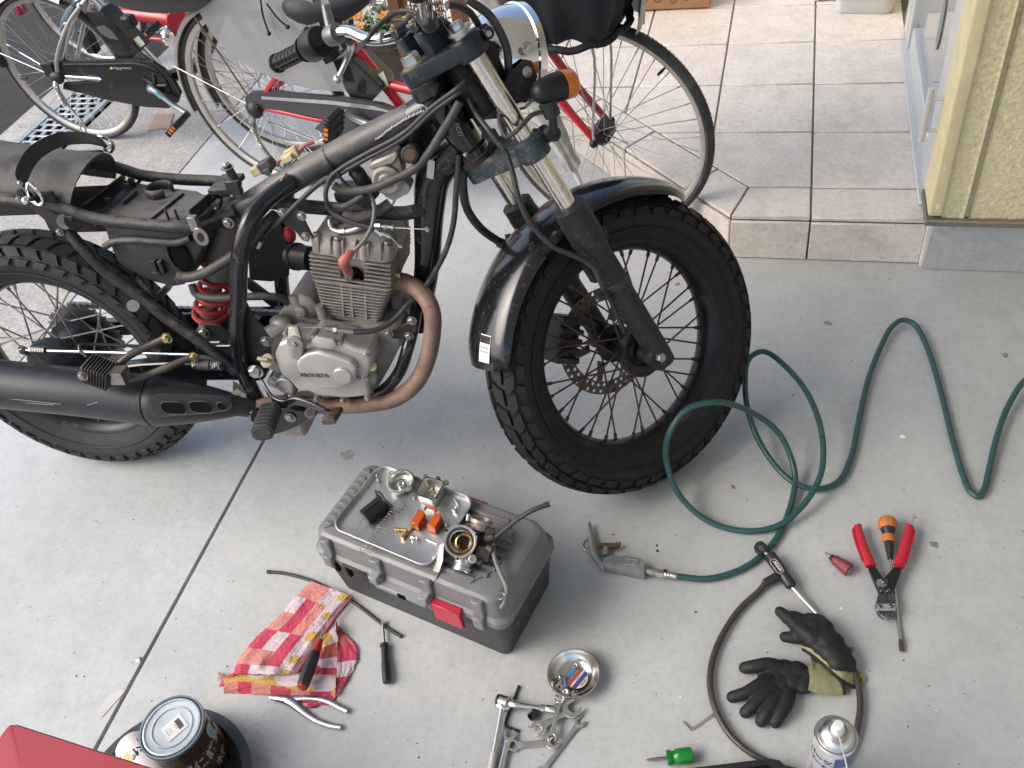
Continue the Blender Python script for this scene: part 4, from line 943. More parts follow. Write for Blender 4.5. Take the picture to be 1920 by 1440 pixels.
for pts in (((0, 1042), (120, 1050), (230, 1062), (340, 1074)), ((20, 1050), (150, 1066), (300, 1078)), ((490, 1080), (520, 1070), (548, 1062))): scr.tube([bk('5', x, y, -.2528) for x, y in pts], .0005, 5, 3)
ob('scratch', scr, mat('bare_scratch', (.45, .45, .44), .4, .6), muf)
hs = B_(); hp = [(835, 1060), (840, 1025), (870, 1008), (1050, 1010), (1200, 1015), (1310, 1035), (1320, 1075), (1290, 1110), (1150, 1130), (1000, 1140), (880, 1150), (840, 1130), (830, 1100)]
R0 = [bk('5', x, y, -.215) for x, y in hp]; R1 = [bk('5', x, y, -.252) for x, y in hp]; c_ = sum(R1, V())/len(R1); R1 = [c_+(p-c_)*.96 for p in R1]
hs.loft([R0, R1]); hso = ob('heat_shield', hs, M_BPLAS, muf, bev=.006, bseg=2)
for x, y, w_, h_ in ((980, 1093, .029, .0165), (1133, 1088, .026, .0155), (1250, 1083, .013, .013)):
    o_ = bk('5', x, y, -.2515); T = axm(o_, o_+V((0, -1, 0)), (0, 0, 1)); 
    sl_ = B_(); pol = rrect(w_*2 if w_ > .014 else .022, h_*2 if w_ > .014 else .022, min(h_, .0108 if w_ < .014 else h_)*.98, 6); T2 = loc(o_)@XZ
    sl_.prism(pol, -.0005, .0012, T2); ob('slot', sl_, M_SHADEBLACK, hso)  # slots are thin black plates, recess shade painted instead of real depth
    rr2 = B_().tube([T2@V((p[0]*1.04, p[1]*1.06, .001)) for p in pol], .0016, 6, 1, closed=True); ob('slot_rim', rr2, M_MUF, hso)
hdr = [V((.868, 0, .555)), bk('6', 1060, 520, -.02), bk('6', 1130, 530, -.035), bk('6', 1220, 590, -.055), bk('6', 1280, 690, -.075), bk('6', 1285, 830, -.085), bk('6', 1250, 1000, -.1), bk('6', 1180, 1130, -.11), bk('6', 1060, 1215, -.115), bk('6', 880, 1248, -.12), bk('6', 650, 1255, -.125), bk('6', 380, 1240, -.135), bk('5', 1430, 1095, -.15)]
hdo = tubeb('exhaust_header', hdr, .0185, M_RUST, moto, seg=22)
ob('header_flange', B_().lathe([(.030, 0), (.030, .008), (.024, .009)], axm(bk('6', 1045, 515, -.018), bk('6', 1130, 530, -.035)), 24).hexb(bk('6', 1072, 480, -.035), (1, -.4, 0), .008, .014), M_GOLD, hdo)

# ---- engine ---------------------------------------------------------
ENG = loc(.79, 0, .47)@Matrix.Rotation(RAD(10), 4, 'Y')
def E_(): return MB(BIKE@ENG)
cyl = E_(); cyl.box((0, -.005, .055), (.10, .12, .11)); 
for k in range(11):
    z = .014+k*.0082; t = k/10; xl = -.071-.009*t; xr = .058+.027*t; w_ = .070+.008*t
    cyl.prism([(x+(xl+xr)/2, y) for x, y in rrect(xr-xl, 2*w_, .012, 3)], z, z+.0028)
for x in (-.02, .0, .03):
    cyl.box((x, -.068, .055), (.004, .010, .085))
eng = ob('cylinder', cyl, M_ENG, moto, bev=.0006)
hdm = E_(); hdm.box((.005, -.005, .130), (.125, .115, .075))
for k in range(7):
    z = .103+k*.0096; xl, xr = -.081, .090
    if k < 2: hdm.prism([(x+.0045, y) for x, y in rrect(xr-xl, .166, .01, 3)], z, z+.003)
    else:
        # fins broken by the plug recess on the near side
        hdm.prism([(xl, -.083), (-.016, -.083), (-.020, -.055), (-.03, -.04), (-.03, .083), (xl, .083)], z, z+.003); hdm.prism([(.034, -.083), (xr, -.083), (xr, .083), (.02, .083), (.02, -.04), (.03, -.05)], z, z+.003)
ob('cylinder_head', hdm, M_ENG, moto, bev=.0006)
plr = E_(); plr.lathe([(.020, 0), (.017, .004), (.014, -.004), (0, -.004)], axm((.008, -.0715, .122), (.008, -.2, .15)), 22); ob('plug_recess', plr, M_SHADEBLACK, eng)
cov = E_(); 
def ring(z, xl, xr, yw, r_=.02): return [V((x+(xl+xr)/2, y, z)) for x, y in rrect(xr-xl, 2*yw, r_, 4)]
cov.loft([ring(.166, -.079, .092, .080), ring(.185, -.078, .092, .078), ring(.200, -.074, .090, .072), ring(.212, -.060, .078, .055), ring(.216, -.045, .060, .035)])
for k in range(6): cov.box((-.060+k*.026, -.070, .188), (.006, .022, .036))
for k in range(4): cov.box((.088, -.05+k*.03, .185), (.012, .008, .034))
for x, y in ((-.066, -.07), (-.02, -.074), (.035, -.074), (.08, -.066), (-.066, .06), (.08, .06)): cov.lathe([(.0095, .166), (.0095, .20), (.008, .204)], loc(x, y, 0), 14)
cvo = ob('valve_cover', cov, M_ENG, moto, bev=.002)
vb = E_()
for x, y in ((-.066, -.07), (-.02, -.074), (.035, -.074), (.08, -.066)): vb.hexb((x, y, .203), (0, 0, 1), .0062, .008, 1.3)
ob('cover_bolt', vb, M_BOLT, cvo)
tubeb('breather_pipe', [bk('C', 1010, 1130, -.05), bk('C', 900, 1175, -.055), bk('C', 800, 1185, -.055), bk('C', 720, 1150, -.05), bk('C', 700, 1090, -.045), bk('C', 750, 1050, -.03), bk('C', 830, 1060, -.01)], .0065, M_STEEL, cvo)
ob('pipe_clip', B_().lathe([(.0085, 0), (.0085, .014)], axm(bk('C', 790, 1187, -.056), bk('C', 850, 1183, -.056)), 14).box(bk('C', 830, 1215, -.056), (.010, .004, .012)), M_STEEL, cvo)
tubeb('braided_hose', [bk('C', 840, 1040, -.03), bk('C', 960, 1050, -.035), bk('C', 1090, 1010, -.03), bk('C', 1200, 960, -.01), bk('C', 1270, 910, .0)], .0105, mat('braided_hose', (.16, .15, .135), .75, 0, .4, 120, .6, 300), moto)
ob('manifold', B_().cyl(bk('6', 570, 390, -.01), bk('6', 450, 375, .0), .026, .028, 24).lathe([(.030, 0), (.030, .01)], axm(bk('6', 500, 380, -.005), bk('6', 480, 378, 0)), 24), M_BPLAS, moto)
# crankcase
cc = B_(); q = [bk('6', x, y, -.07) for x, y in ((335, 790), (400, 690), (480, 640), (560, 740), (700, 770), (960, 770), (1090, 800), (1100, 900), (1040, 1020), (960, 1160), (900, 1210), (640, 1210), (520, 1170), (400, 1100), (340, 960))]
cc.prism([(p.x, p.z) for p in q], -.09, .075, XZ); crk = ob('crankcase', cc, M_CASE, moto, bev=.008, bseg=2)
cv = B_(); q = [bk('D', x, y, -.148) for x, y in ((742, 500), (780, 405), (880, 362), (1035, 392), (1085, 330), (1340, 385), (1470, 450), (1600, 480), (1615, 600), (1570, 740), (1610, 880), (1500, 893), (1360, 905), (1230, 888), (1130, 892), (1060, 845), (960, 850), (890, 760), (800, 690), (748, 590))]
cv.prism([(p.x, p.z) for p in q], .078, .148, XZ); cco = ob('clutch_cover', cv, M_SILV, moto, bev=.010, bseg=3)
c2 = B_(); q = [bk('D', x, y, -.17) for x, y in ((925, 600), (960, 545), (1020, 505), (1120, 490), (1280, 530), (1420, 580), (1475, 650), (1470, 730), (1420, 790), (1300, 825), (1160, 830), (1060, 790), (970, 710))]
c2.prism([(p.x, p.z) for p in q], .146, .166, XZ); ob('cover_dome', c2, M_SILV, cco, bev=.008, bseg=3)
rd = bk('D', 1357, 690, -.166); ob('inspection_cap', B_().lathe([(.0205, -.002), (.0205, .004), (.0185, .0058), (0, .006)], axm(rd, rd+V((0, -1, 0))), 36), M_SILV, cco)
ud = B_(); q = [bk('D', x, y, -.16) for x, y in ((1060, 395), (1110, 345), (1270, 380), (1300, 440), (1240, 470), (1120, 450))]; ud.prism([(p.x, p.z) for p in q], .146, .158, XZ); ob('cover_step', ud, M_SILV, cco, bev=.005, bseg=2)
hM = BIKE@loc(bk('D', 1100, 690, -.1672))@frm((0, 0, 0), (1, 0, -.02), (0, 0, 1)); text('lettering', 'HONDA', .0125, hM, mat('cast_letters', (.20, .19, .185), .35, .6), cco, .0014, 1.35, bold=.0004)
ofl = B_(); a = bk('D', 830, 785, -.13)
ofl.lathe([(.021, -.05), (.021, .0), (.017, .002), (.015, -.003), (0, -.003)], axm(a, a+V((0, -1, 0))), 28); a = bk('D', 740, 755, -.12); ofl.lathe([(.016, -.05), (.016, 0), (.012, .002), (0, .002)], axm(a, a+V((0, -1, 0))), 22); ob('oil_filter_boss', ofl, M_SILV, cco)
dip = B_(); a, b2 = bk('D', 790, 600, -.12), bk('D', 680, 560, -.15); dip.cyl(a, b2, .016, .014, 20); ob('filler_neck', dip, M_SILV, cco)
dc = B_(); T = axm(b2, b2+(b2-a)); dc.lathe([(.016, 0), (.016, .005)], T, 20); dc.box((0, 0, .012), (.028, .008, .018), T); ob('filler_cap', dc, mat('grimy_cap', (.28, .24, .18), .6, 0, .2, 30), cco, bev=.002)
cbt = B_()
for x, y in ((855, 300), (1105, 325), (1340, 380), (1575, 485), (1585, 700), (1585, 875), (1365, 905), (1130, 890), (900, 858), (1510, 690)): 
    p = bk('D', x, y, -.14); cbt.lathe([(.0075, -.02), (.0075, .006)], axm(p, p+V((0, -1, 0))), 14); cbt.hexb(p+V((0, -.006, 0)), (0, -1, 0), .0058, .006, 0)
ob('cover_bolt', cbt, M_CASE, cco)
yb = B_().lathe([(.010, 0), (.010, .006), (.004, .008)], axm(bk('D', 1620, 612, -.125), bk('D', 1620, 612, -.3)), 18); ob('drain_plug', yb, M_GOLD, cco)
cla = B_(); a, b2 = bk('D', 930, 395, -.165), bk('D', 915, 245, -.155)
q = [(-.016, 0), (.016, 0), (.010, (b2-a).length), (-.010, (b2-a).length)]; cla.loft([[a+V((dx, y, dz)) if dz == 0 else b2+V((dx, y, 0)) for dx, dz in ((-.0165, 0), (.0165, 0), (.010, 1), (-.010, 1))] for y in (-.004, .004)])
cla.lathe([(.0175, -.004), (.0175, .0045), (.006, .005)], axm(a, a+V((0, -1, 0))), 22); cla.hexb(a+V((0, -.005, 0)), (0, -1, 0), .006, .004, 0); clo = ob('clutch_arm', cla, M_CASE, cco, bev=.001)
cyp = B_().cyl(a+V((0, .004, 0)), bk('D', 945, 480, -.145), .0175, .019, 20); ob('clutch_shaft_boss', cyp, M_SILV, cco)
cb2 = B_().cyl(bk('6', 520, 795, -.15), bk('6', 640, 797, -.145), .0012, None, 6).lathe([(.0062, 0), (.0062, .02)], axm(bk('6', 655, 800, -.145), bk('6', 715, 806, -.14)), 6).lathe([(.009, 0), (.009, .008)], axm(bk('6', 708, 806, -.14), bk('6', 730, 808, -.14)), 6).cyl(bk('6', 725, 808, -.14), bk('6', 775, 814, -.135), .004).lathe([(.0065, 0), (.0065, .017)], axm(bk('6', 772, 815, -.135), bk('6', 830, 820, -.13)), 12); ob('cable_adjuster', cb2, M_STEEL, cco)
tubeb('clutch_cable', [bk('6', 825, 820, -.13), bk('6', 900, 820, -.125), bk('6', 990, 795, -.11), bk('6', 1070, 740, -.09), bk('6', 1140, 660, -.07), bk('6', 1200, 610, -.055), bk('6', 1255, 540, -.05), bk('6', 1300, 470, -.05), bk('6', 1370, 330, -.05), bk('6', 1410, 180, -.045), bk('6', 1425, 0, -.045), N_(858, 325, -.04), N_(860, 290, -.035)], .0058, M_CAB, moto)
stm = B_(); a = bk('6', 545, 650, -.04); stm.lathe([(.020, .03), (.036, .022), (.036, -.06)], axm(a, a+V((0, -1, 0))), 26); stm.lathe([(.012, .04), (.014, .034), (.014, .02)], axm(a, a+V((0, -1, 0))), 18); ob('starter_motor', stm, M_CASE, moto, bev=.002)
tl = B_().cyl(bk('6', 470, 605, -.06), bk('6', 515, 720, -.07), .012, .012, 16).cyl(bk('6', 620, 665, -.075), bk('6', 645, 735, -.075), .010, .011, 14).cyl(bk('6', 400, 780, -.1), bk('6', 320, 830, -.12), .013, .015, 16).sph(bk('6', 395, 765, -.095), .021, 14, 8, (1.2, .9, .8)); ob('case_post', tl, M_CASE, crk)
fr_ = B_().lathe([(.034, 0), (.038, .006), (.034, .02), (.02, .028), (0, .03)], axm(bk('6', 1070, 640, .03), bk('6', 1130, 640, .03)), 26); ob('tensioner_boss', fr_, M_ENG, eng)
pc = B_().tube([bk('6', 795, 470, -.09), bk('6', 770, 430, -.115), bk('6', 765, 405, -.12), bk('6', 790, 375, -.115), bk('6', 812, 355, -.105)], [.0095, .010, .0108, .009, .0075], 16, 5); ob('plug_cap', pc, mat('faded_red_rubber', (.40, .12, .105), .55, 0, .15, 30, dust=.25, dcol=(.45, .30, .26), ds=20), moto)
pl_ = B_().cyl(bk('6', 792, 470, -.09), bk('6', 795, 497, -.078), .010, .010, 16).lathe([(.011, 0), (.011, .008)], axm(bk('6', 795, 490, -.08), bk('6', 797, 505, -.072)), 6); ob('spark_plug', pl_, M_STEEL, moto)
tubeb('plug_lead', [bk('6', 812, 358, -.105), bk('6', 880, 290, -.095), bk('6', 930, 200, -.08), bk('6', 945, 100, -.06), bk('C', 1100, 860, -.05), bk('C', 1075, 810, -.04)], .0042, mat('grey_lead', (.13, .135, .15), .4), moto)
# small gear under the backbone
pair = B_(); q = [bk('C', x, y, -.045) for x, y in ((1080, 580), (1310, 520), (1340, 450), (1380, 580), (1390, 700), (1460, 760), (1440, 830), (1300, 900), (1210, 850), (1190, 720), (1120, 680))]
pair.prism([(p.x, p.z) for p in q], .01, .045, XZ); pro = ob('air_valve', pair, M_CASE, moto, bev=.004, bseg=2)
a = bk('C', 1245, 690, -.047); ob('valve_cap', B_().lathe([(.030, 0), (.030, .006), (.024, .010), (.016, .008), (.012, .012), (0, .012)], axm(a, a+V((0, -1, 0))), 28), M_CASE, pro)
q = [bk('C', x, y, -.055) for x, y in ((1055, 560), (1120, 520), (1330, 440), (1345, 490), (1300, 550), (1080, 610))]; ob('valve_lid', B_().prism([(p.x, p.z) for p in q], .02, .055, XZ), M_CASE, pro, bev=.004)
ob('valve_screw', B_().lathe([(.005, 0), (.005, .004)], axm(bk('C', 1155, 640, -.05), bk('C', 1155, 640, -.2)), 10).lathe([(.005, 0), (.005, .004)], axm(bk('C', 1340, 745, -.05), bk('C', 1340, 745, -.2)), 10), M_STEEL, pro)
coil_ = B_().cyl(bk('C', 1455, 455, -.07), bk('C', 1520, 420, .02), .0165, .018, 22); coo = ob('ignition_coil', coil_, M_DBLK, moto, bev=.002)
a = bk('C', 1455, 455, -.0705); ob('coil_core', B_().lathe([(.011, 0), (.011, .002), (0, .0025)], axm(a, a+(bk('C', 1455, 455, -.2)-a)), 18), mat('rusty_core', (.12, .075, .05), .8), coo)
cdi = B_(); q = [bk('C', x, y, -.05) for x, y in ((720, 830), (1010, 800), (1140, 770), (1160, 850), (1080, 940), (1000, 980), (960, 950), (740, 920))]; cdi.prism([(p.x, p.z) for p in q], -.01, .045, XZ); ob('ignition_box', cdi, M_PLAS, moto, bev=.004)
tubeb('vacuum_hose', [bk('C', 735, 745, -.06), bk('C', 800, 785, -.06), bk('C', 920, 800, -.06), bk('C', 1100, 775, -.06), bk('C', 1300, 690, -.065), bk('C', 1500, 590, -.065), bk('C', 1640, 440, -.06), bk('C', 1760, 250, -.055), bk('C', 1870, 70, -.05), N_(862, 190, -.045)], .0082, M_HOSE, moto)
tubeb('vacuum_hose', [bk('C', 740, 935, -.055), bk('C', 830, 945, -.055), bk('C', 920, 900, -.06), bk('C', 1020, 830, -.06)], .0062, M_HOSE, moto)
tubeb('elbow_hose', [bk('C', 930, 600, -.02), bk('C', 970, 640, -.025), bk('C', 1010, 700, -.025), bk('C', 1060, 750, -.02)], .015, M_BPLAS, moto)
def cable(name, off, r=.0046):
    P = [fk('A', 860, 600, -.05), ]
    return tubeb(name, [BIKE.inverted()@(FORK@fk('A', 850, 590+off, -.06)), bk('A', 740, 720+off, -.045), bk('A', 500, 900+off, -.045), bk('C', 1400, 250+off*1.1, -.042), bk('C', 1000, 470+off*1.1, -.042), bk('C', 800, 590+off, -.042), bk('C', 700, 680+off*.6, -.05), bk('C', 660, 850, -.055-off*.0001), bk('C', 720, 990+off*.3, -.06), bk('C', 900, 1090+off*.2, -.07), bk('C', 1110, 1150+off*.3, -.075)], r, M_CAB, moto)
cable('throttle_cable', 0); cable('throttle_cable', 45)
tubeb('choke_cable', [bk('C', 690, 665, -.045), bk('C', 560, 760, -.055), bk('C', 400, 910, -.07), bk('C', 250, 1060, -.085), bk('C', 150, 1150, -.09)], .0052, M_CAB, moto)
ob('cable_end', B_().cyl(bk('C', 150, 1150, -.09), bk('C', 90, 1220, -.095), .007, .006).cyl(bk('C', 60, 1250, -.096), bk('C', 15, 1320, -.1), .0058), M_BPLAS, moto); ob('cable_tip', B_().cyl(bk('C', 45, 1270, -.098), bk('C', 15, 1330, -.1), .0062), M_STEEL, moto)
ca = B_()
for a, b2 in (((1110, 1125), (1175, 1125)), ((1130, 1165), (1190, 1215))): ca.lathe([(.0055, 0), (.0055, .018)], axm(bk('C', *a, -.075), bk('C', *b2, -.078)), 6)
ca.cyl(bk('C', 1170, 1130, -.078), bk('C', 1310, 1145, -.08), .0032).lathe([(.0058, 0), (.0058, .004)], axm(bk('C', 1215, 1140, -.079), bk('C', 1240, 1143, -.079)), 6).lathe([(.0058, 0), (.0058, .004)], axm(bk('C', 1285, 1145, -.08), bk('C', 1310, 1147, -.08)), 6).cyl(bk('C', 1310, 1147, -.08), bk('C', 1610, 1162, -.085), .0012).cyl(bk('C', 1615, 1145, -.085), bk('C', 1628, 1180, -.085), .0036)
ca.cyl(bk('C', 1190, 1195, -.078), bk('C', 1275, 1235, -.08), .0042).cyl(bk('C', 1275, 1235, -.08), bk('C', 1350, 1310, -.085), .0012).cyl(bk('C', 1345, 1315, -.085), bk('C', 1385, 1330, -.085), .0034); ob('throttle_cable_end', ca, M_STEEL, moto)
# tie around the backbone, connectors
a, b2 = bk('N', 640, 285, 0), bk('N', 600, 305, 0); cx = bk('C', 720, 490, 0); T = axm(cx, cx+(a-b2)); ob('cable_tie', B_().lathe([(.0274, -.003), (.0292, -.003), (.0292, .003), (.0274, .003)], T@rot(12, 'Y'), 28, cap=False).tube([bk('C', 760, 610, -.045), bk('C', 820, 700, -.05), bk('C', 890, 770, -.052)], .0035, 6, 4).box(bk('C', 785, 655, -.047), (.009, .006, .010)), M_BPLAS, moto)
cn = B_(); T = frm(bk('C', 350, 510, .02)+V((0, 0, .012)), bk('C', 460, 450, .0)-bk('C', 250, 560, .0), (0, 1, 0))
cn.box((0, 0, 0), (.040, .022, .016), T).box((.004, .0, .010), (.030, .012, .006), T).box((.0, -.016, .0), (.022, .012, .012), T); cno = ob('wiring_connector', cn, M_BEIGE, moto, bev=.0015)
ob('wire', B_().tube([T@V((.018, 0, 0)), T@V((.035, .003, .004)), T@V((.055, .012, .0))], .0045, 8, 4), mat('pink_wire', (.42, .17, .15), .5), cno); ob('wire', B_().tube([T@V((-.018, 0, 0)), T@V((-.03, .003, .002)), T@V((-.045, .004, -.006))], .004, 8, 4), MATS['pink_wire'], cno)
T2 = frm(bk('C', 90, 620, .02)+V((0, 0, .012)), bk('C', 200, 560, 0)-bk('C', 20, 650, 0), (0, 1, 0)); c3 = B_().box((.008, 0, 0), (.032, .026, .022), T2).box((.012, -.016, -.008), (.018, .01, .012), T2); co3 = ob('wiring_connector', c3, mat('grey_connector', (.06, .06, .062), .5), moto, bev=.002); ob('plug', B_().box((-.018, 0, 0), (.022, .021, .018), T2), M_BEIGE, co3, bev=.0015)
# brake and clutch lines on the fork side
ob('brake_hose', F_().tube([fk('A', 790, -10, -.13), fk('A', 850, 30, -.13), fk('A', 980, 130, -.125), fk('A', 1080, 290, -.118), fk('A', 1130, 430, -.112), fk('A', 1140, 560, -.10), fk('A', 1150, 700, -.06), fk('A', 1150, 820, .0)], .0075, 12, 6), M_CAB, moto)
ob('cable', F_().tube([fk('A', 620, 40, -.12), fk('A', 720, 50, -.11), fk('A', 820, 110, -.10), fk('A', 890, 220, -.09), fk('A', 900, 330, -.05)], .0062, 12, 6), M_CAB, moto)
ob('cable', F_().tube([fk('A', 560, 160, -.02), fk('A', 620, 200, -.03), fk('A', 680, 240, -.03), fk('A', 760, 250, -.0)], .006, 12, 6), M_CAB, moto)
ob('clutch_cable', F_().tube([fk('E', 1010, 560, .205), fk('E', 1150, 420, .10), fk('E', 1230, 320, .10), fk('E', 1400, 170, .09), fk('E', 1560, 120, .07), fk('E', 1700, 160, .03), fk('E', 1760, 220, 0)], .0048, 10, 6), M_CAB, moto)
ob('wire_loom', F_().tube([fk('E', 1180, 320, .13), fk('E', 1300, 260, .11), fk('E', 1480, 225, .08), fk('E', 1600, 240, .05)], .0035, 8, 6), M_CAB, moto)
ob('speedometer_cable', F_().tube([fk('2', 1200, 560, -.05), fk('2', 1240, 640, -.075), fk('2', 1330, 760, -.11), fk('2', 1400, 850, -.115), fk('2', 1440, 960, -.12), fk('2', 1480, 1120, -.125), fk('2', 1540, 1250, -.125), fk('2', 1650, 1370, -.125), fk('W', 400, 130, -.125), fk('W', 520, 180, -.13), fk('W', 590, 230, -.135), fk('W', 620, 290, -.138), fk('W', 640, 330, -.135), fk('W', 680, 400, -.10), fk('W', 750, 560, -.085)], .0052, 12, 6), M_CAB, moto)
ob('signal_lead', F_().tube([fk('A', 1060, 960, -.10), fk('A', 1080, 1080, -.12), fk('A', 1120, 1150, -.128), fk('A', 1190, 1120, -.135), fk('A', 1270, 1040, -.14), fk('A', 1340, 970, -.145), fk('A', 1420, 945, -.15)], .0045, 10, 6), M_CAB, moto)
ob('brake_pipe', F_().tube([fk('2', 1165, 930, .0), fk('2', 1165, 1060, .02), fk('2', 1190, 1180, .05), fk('2', 1270, 1290, .08), fk('2', 1390, 1375, .105)], .0088, 12, 6), M_CAB, moto)
ob('hose_end', F_().cyl(fk('2', 1370, 1365, .10), fk('2', 1420, 1385, .11), .011).box(fk('2', 1425, 1350, .11), (.012, .012, .025)), M_DBLK, moto)
# yellow warning label and frame number
lb = B_(); q = [bk('C', x, y, -.034) for x, y in ((1630, 495), (1695, 520), (1680, 690), (1615, 670))]; ob('label_plate', B_().loft([[p for p in q], [p+V((0, .001, 0)) for p in q]]), mat('silver_label', (.50, .49, .48), .3, .6), frame)
tm = BIKE@loc(bk('2', 1140, 730, -.034))@frm((0, 0, 0), bk('2', 1152, 775, -.03)-bk('2', 1128, 690, -.03), bk('2', 1150, 720, -.03)-bk('2', 1130, 735, -.03)); text('stamped_number', 'YC31', .012, tm, mat('stamp_print', (.20, .20, .20), .6), frame, .0002)

# ---- foot controls, side stand ---------------------------------------
fp = B_(); a, b2 = bk('D', 715, 985, -.19), bk('D', 630, 1215, -.29); T = axm(a, b2, (0, 0, 1)); l = (b2-a).length
fp.prism(rrect(.040, .030, .012, 4), 0, l, T, .92)
for k in range(7): fp.prism(rrect(.046, .037, .014, 4), .004+k*l/7, .004+k*l/7+l/7*.55, T)
fpo = ob('footpeg', fp, mat('peg_rubber', (.045, .045, .047), .7, 0, .2, 30, .2), moto, bev=.001)
pb2 = B_(); q = [bk('D', x, y, -.16) for x, y in ((560, 1030), (600, 985), (760, 1000), (830, 980), (1000, 1010), (1110, 1000), (1130, 1040), (1090, 1080), (980, 1140), (850, 1200), (640, 1255), (600, 1250), (580, 1120), (555, 1090))]; pb2.prism([(p.x, p.z) for p in q], .13, .16, XZ); pb2.cyl(bk('D', 590, 1055, -.19), bk('D', 590, 1055, -.13), .018, None, 22); ob('peg_mount', pb2, M_FBLK, fpo, bev=.003)
ob('sump', B_().box(bk('D', 930, 1030, -.05), (.09, .12, .05)), M_CASE, crk, bev=.008)
ob('mount_bolt', B_().hexb(bk('D', 885, 1070, -.162), (0, -1, 0), .009, .006).lathe([(.012, 0), (.012, .006), (.007, .007), (.007, .003), (0, .003)], axm(bk('D', 1060, 1030, -.162), bk('D', 1060, 1030, -.3)), 18), M_BOLT, fpo)
bp_ = [bk('D', 640, 760, -.14), bk('D', 690, 850, -.16), bk('D', 750, 920, -.18), bk('D', 830, 945, -.19), bk('D', 930, 920, -.195), bk('D', 1080, 960, -.205), bk('D', 1230, 1025, -.215)]
bpd = B_(); P = spline(bp_, 5); R_ = []
for i, p in enumerate(P):
    t = i/(len(P)-1); h_ = .013-.004*t; R_.append([p+V((0, -.004, -h_)), p+V((0, .004, -h_)), p+V((0, .004, h_)), p+V((0, -.004, h_))])
bpd.loft(R_); bpo = ob('brake_pedal', bpd, M_FBLK, moto, bev=.0015)
a, b2 = bk('D', 1300, 1000, -.19), bk('D', 1230, 1110, -.25); T = axm(a, b2); pd = B_().prism(rrect(.030, .013, .005, 3), 0, (b2-a).length, T)
for k in range(5): pd.box((0, .007, .008+k*(b2-a).length/5.2), (.028, .005, .005), T)
ob('pedal_pad', pd, mat('worn_pedal', (.10, .075, .055), .45, .6, .3, 40), bpo, bev=.001)
stn = [V((.60, .12, .33)), V((.60, .15, .28)), V((.575, .22, .14)), V((.56, .27, .045))]
ob('side_stand', B_().tube(stn, .011, 12, 5).box(V((.56, .275, .042)), (.06, .045, .006)), M_FBLK, moto)
# rear brake stop switch spring hooks and a kick of red rubber behind the frame
ob('red_cap', B_().sph(bk('6', 448, 250, .03), .014, 14, 8, (1, 1, 1.4)), mat('red_rubber', (.5, .03, .03), .4), moto)
# ================================================================== bicycles
M_BTY = mat('bicycle_tyre', (.045, .046, .048), .75, 0, .25, 30, .4, 400, dust=.25, dcol=(.13, .125, .12), ds=30)
M_BRIM = mat('alloy_rim', (.52, .49, .45), .38, .85, .15, 14, dust=.16, dcol=(.30, .24, .18), ds=14)
M_BSP = mat('bicycle_spoke', (.46, .45, .44), .35, .9, .25, 30)
M_BSIL = mat('silver_bike_frame', (.55, .54, .53), .25, .85, .08, 12)
M_BRED = mat('red_bike_frame', (.50, .010, .025), .20, .1, .08, 8, coat=.7)
M_BREDD = mat('dark_red_paint', (.36, .022, .035), .3, .1, .1, 8, coat=.4)
M_BMUD = mat('grey_mudguard', (.22, .21, .19), .4, .3, .15, 10, dust=.2, dcol=(.20, .18, .15))
M_CCASE = mat('black_chain_case', (.014, .015, .018), .25, 0, .15, 10, dust=.14, dcol=(.08, .075, .07), ds=7)
M_GCASE = mat('graphite_chain_case', (.055, .055, .062), .30, .25, .12, 10, dust=.18, dcol=(.12, .115, .11), ds=5)
M_BRONZ = mat('bronze_rod', (.26, .205, .13), .35, .8, .2, 20)
M_CLOTH = mat('black_nylon', (.012, .014, .019), .75, 0, .2, 20, .3, 300)

def bwheel(par, Mx, r, n=32, hubw=.034, valve=None, hubmt=None):
    rm = MB(Mx@YZ); ri = r-.031
    rm.lathe([(ri+.010, -.0125), (ri+.002, -.012), (ri-.006, -.006), (ri-.006, .006), (ri+.002, .012), (ri+.010, .0125), (ri+.008, .010), (ri+.003, .0), (ri+.008, -.010), (ri+.010, -.0125)], None, 64, cap=False)
    w = ob('wheel', rm, M_BRIM, par, smooth=50)
    ty = MB(Mx@YZ); ty.lathe([(ri+.009, -.011), (r-.013, -.0175), (r-.006, -.014), (r-.001, -.007), (r, 0), (r-.001, .007), (r-.006, .014), (r-.013, .0175), (ri+.009, .011)], None, 72, cap=False)
    for k in range(150):
        a = 2*PI*k/150
        for s_ in (-1, 1): ty.add([(rr*math.cos(a+da), rr*math.sin(a+da), s_*h) for rr, da, h in ((r-.001, 0, .003), (r+.0012, .004, .004), (r-.0025, .022, .0125), (r-.005, .018, .0135), (r-.001, .012, .003), (r+.0012, .012, .004), (r-.0025, .030, .0125), (r-.005, .030, .0135))], [(1, 2, 6, 5), (0, 1, 5, 4), (2, 3, 7, 6)])
    ob('tyre', ty, M_BTY, w, smooth=40)
    hb_ = MB(Mx@YZ).lathe([(.006, -.06), (.011, -.058), (.011, -.045), (.022, -hubw-.003), (.022, -hubw+.003), (.014, -hubw+.008), (.014, hubw-.008), (.022, hubw-.003), (.022, hubw+.003), (.011, .045), (.011, .058), (.006, .06)], None, 24); ob('hub', hb_, hubmt or M_BOLT, w)
    lace(Mx, w, n, .021, hubw, ri-.005, M_BSP, .0011, 58, .003)
    if valve is not None:
        a = RAD(valve); d = V((math.cos(a), 0, math.sin(a))); ob('valve', MB(Mx).cyl(d*(ri-.004), d*(ri-.020), .0035).cyl(d*(ri-.020), d*(ri-.04), .0048, .004), M_BPLAS, w)
    return w
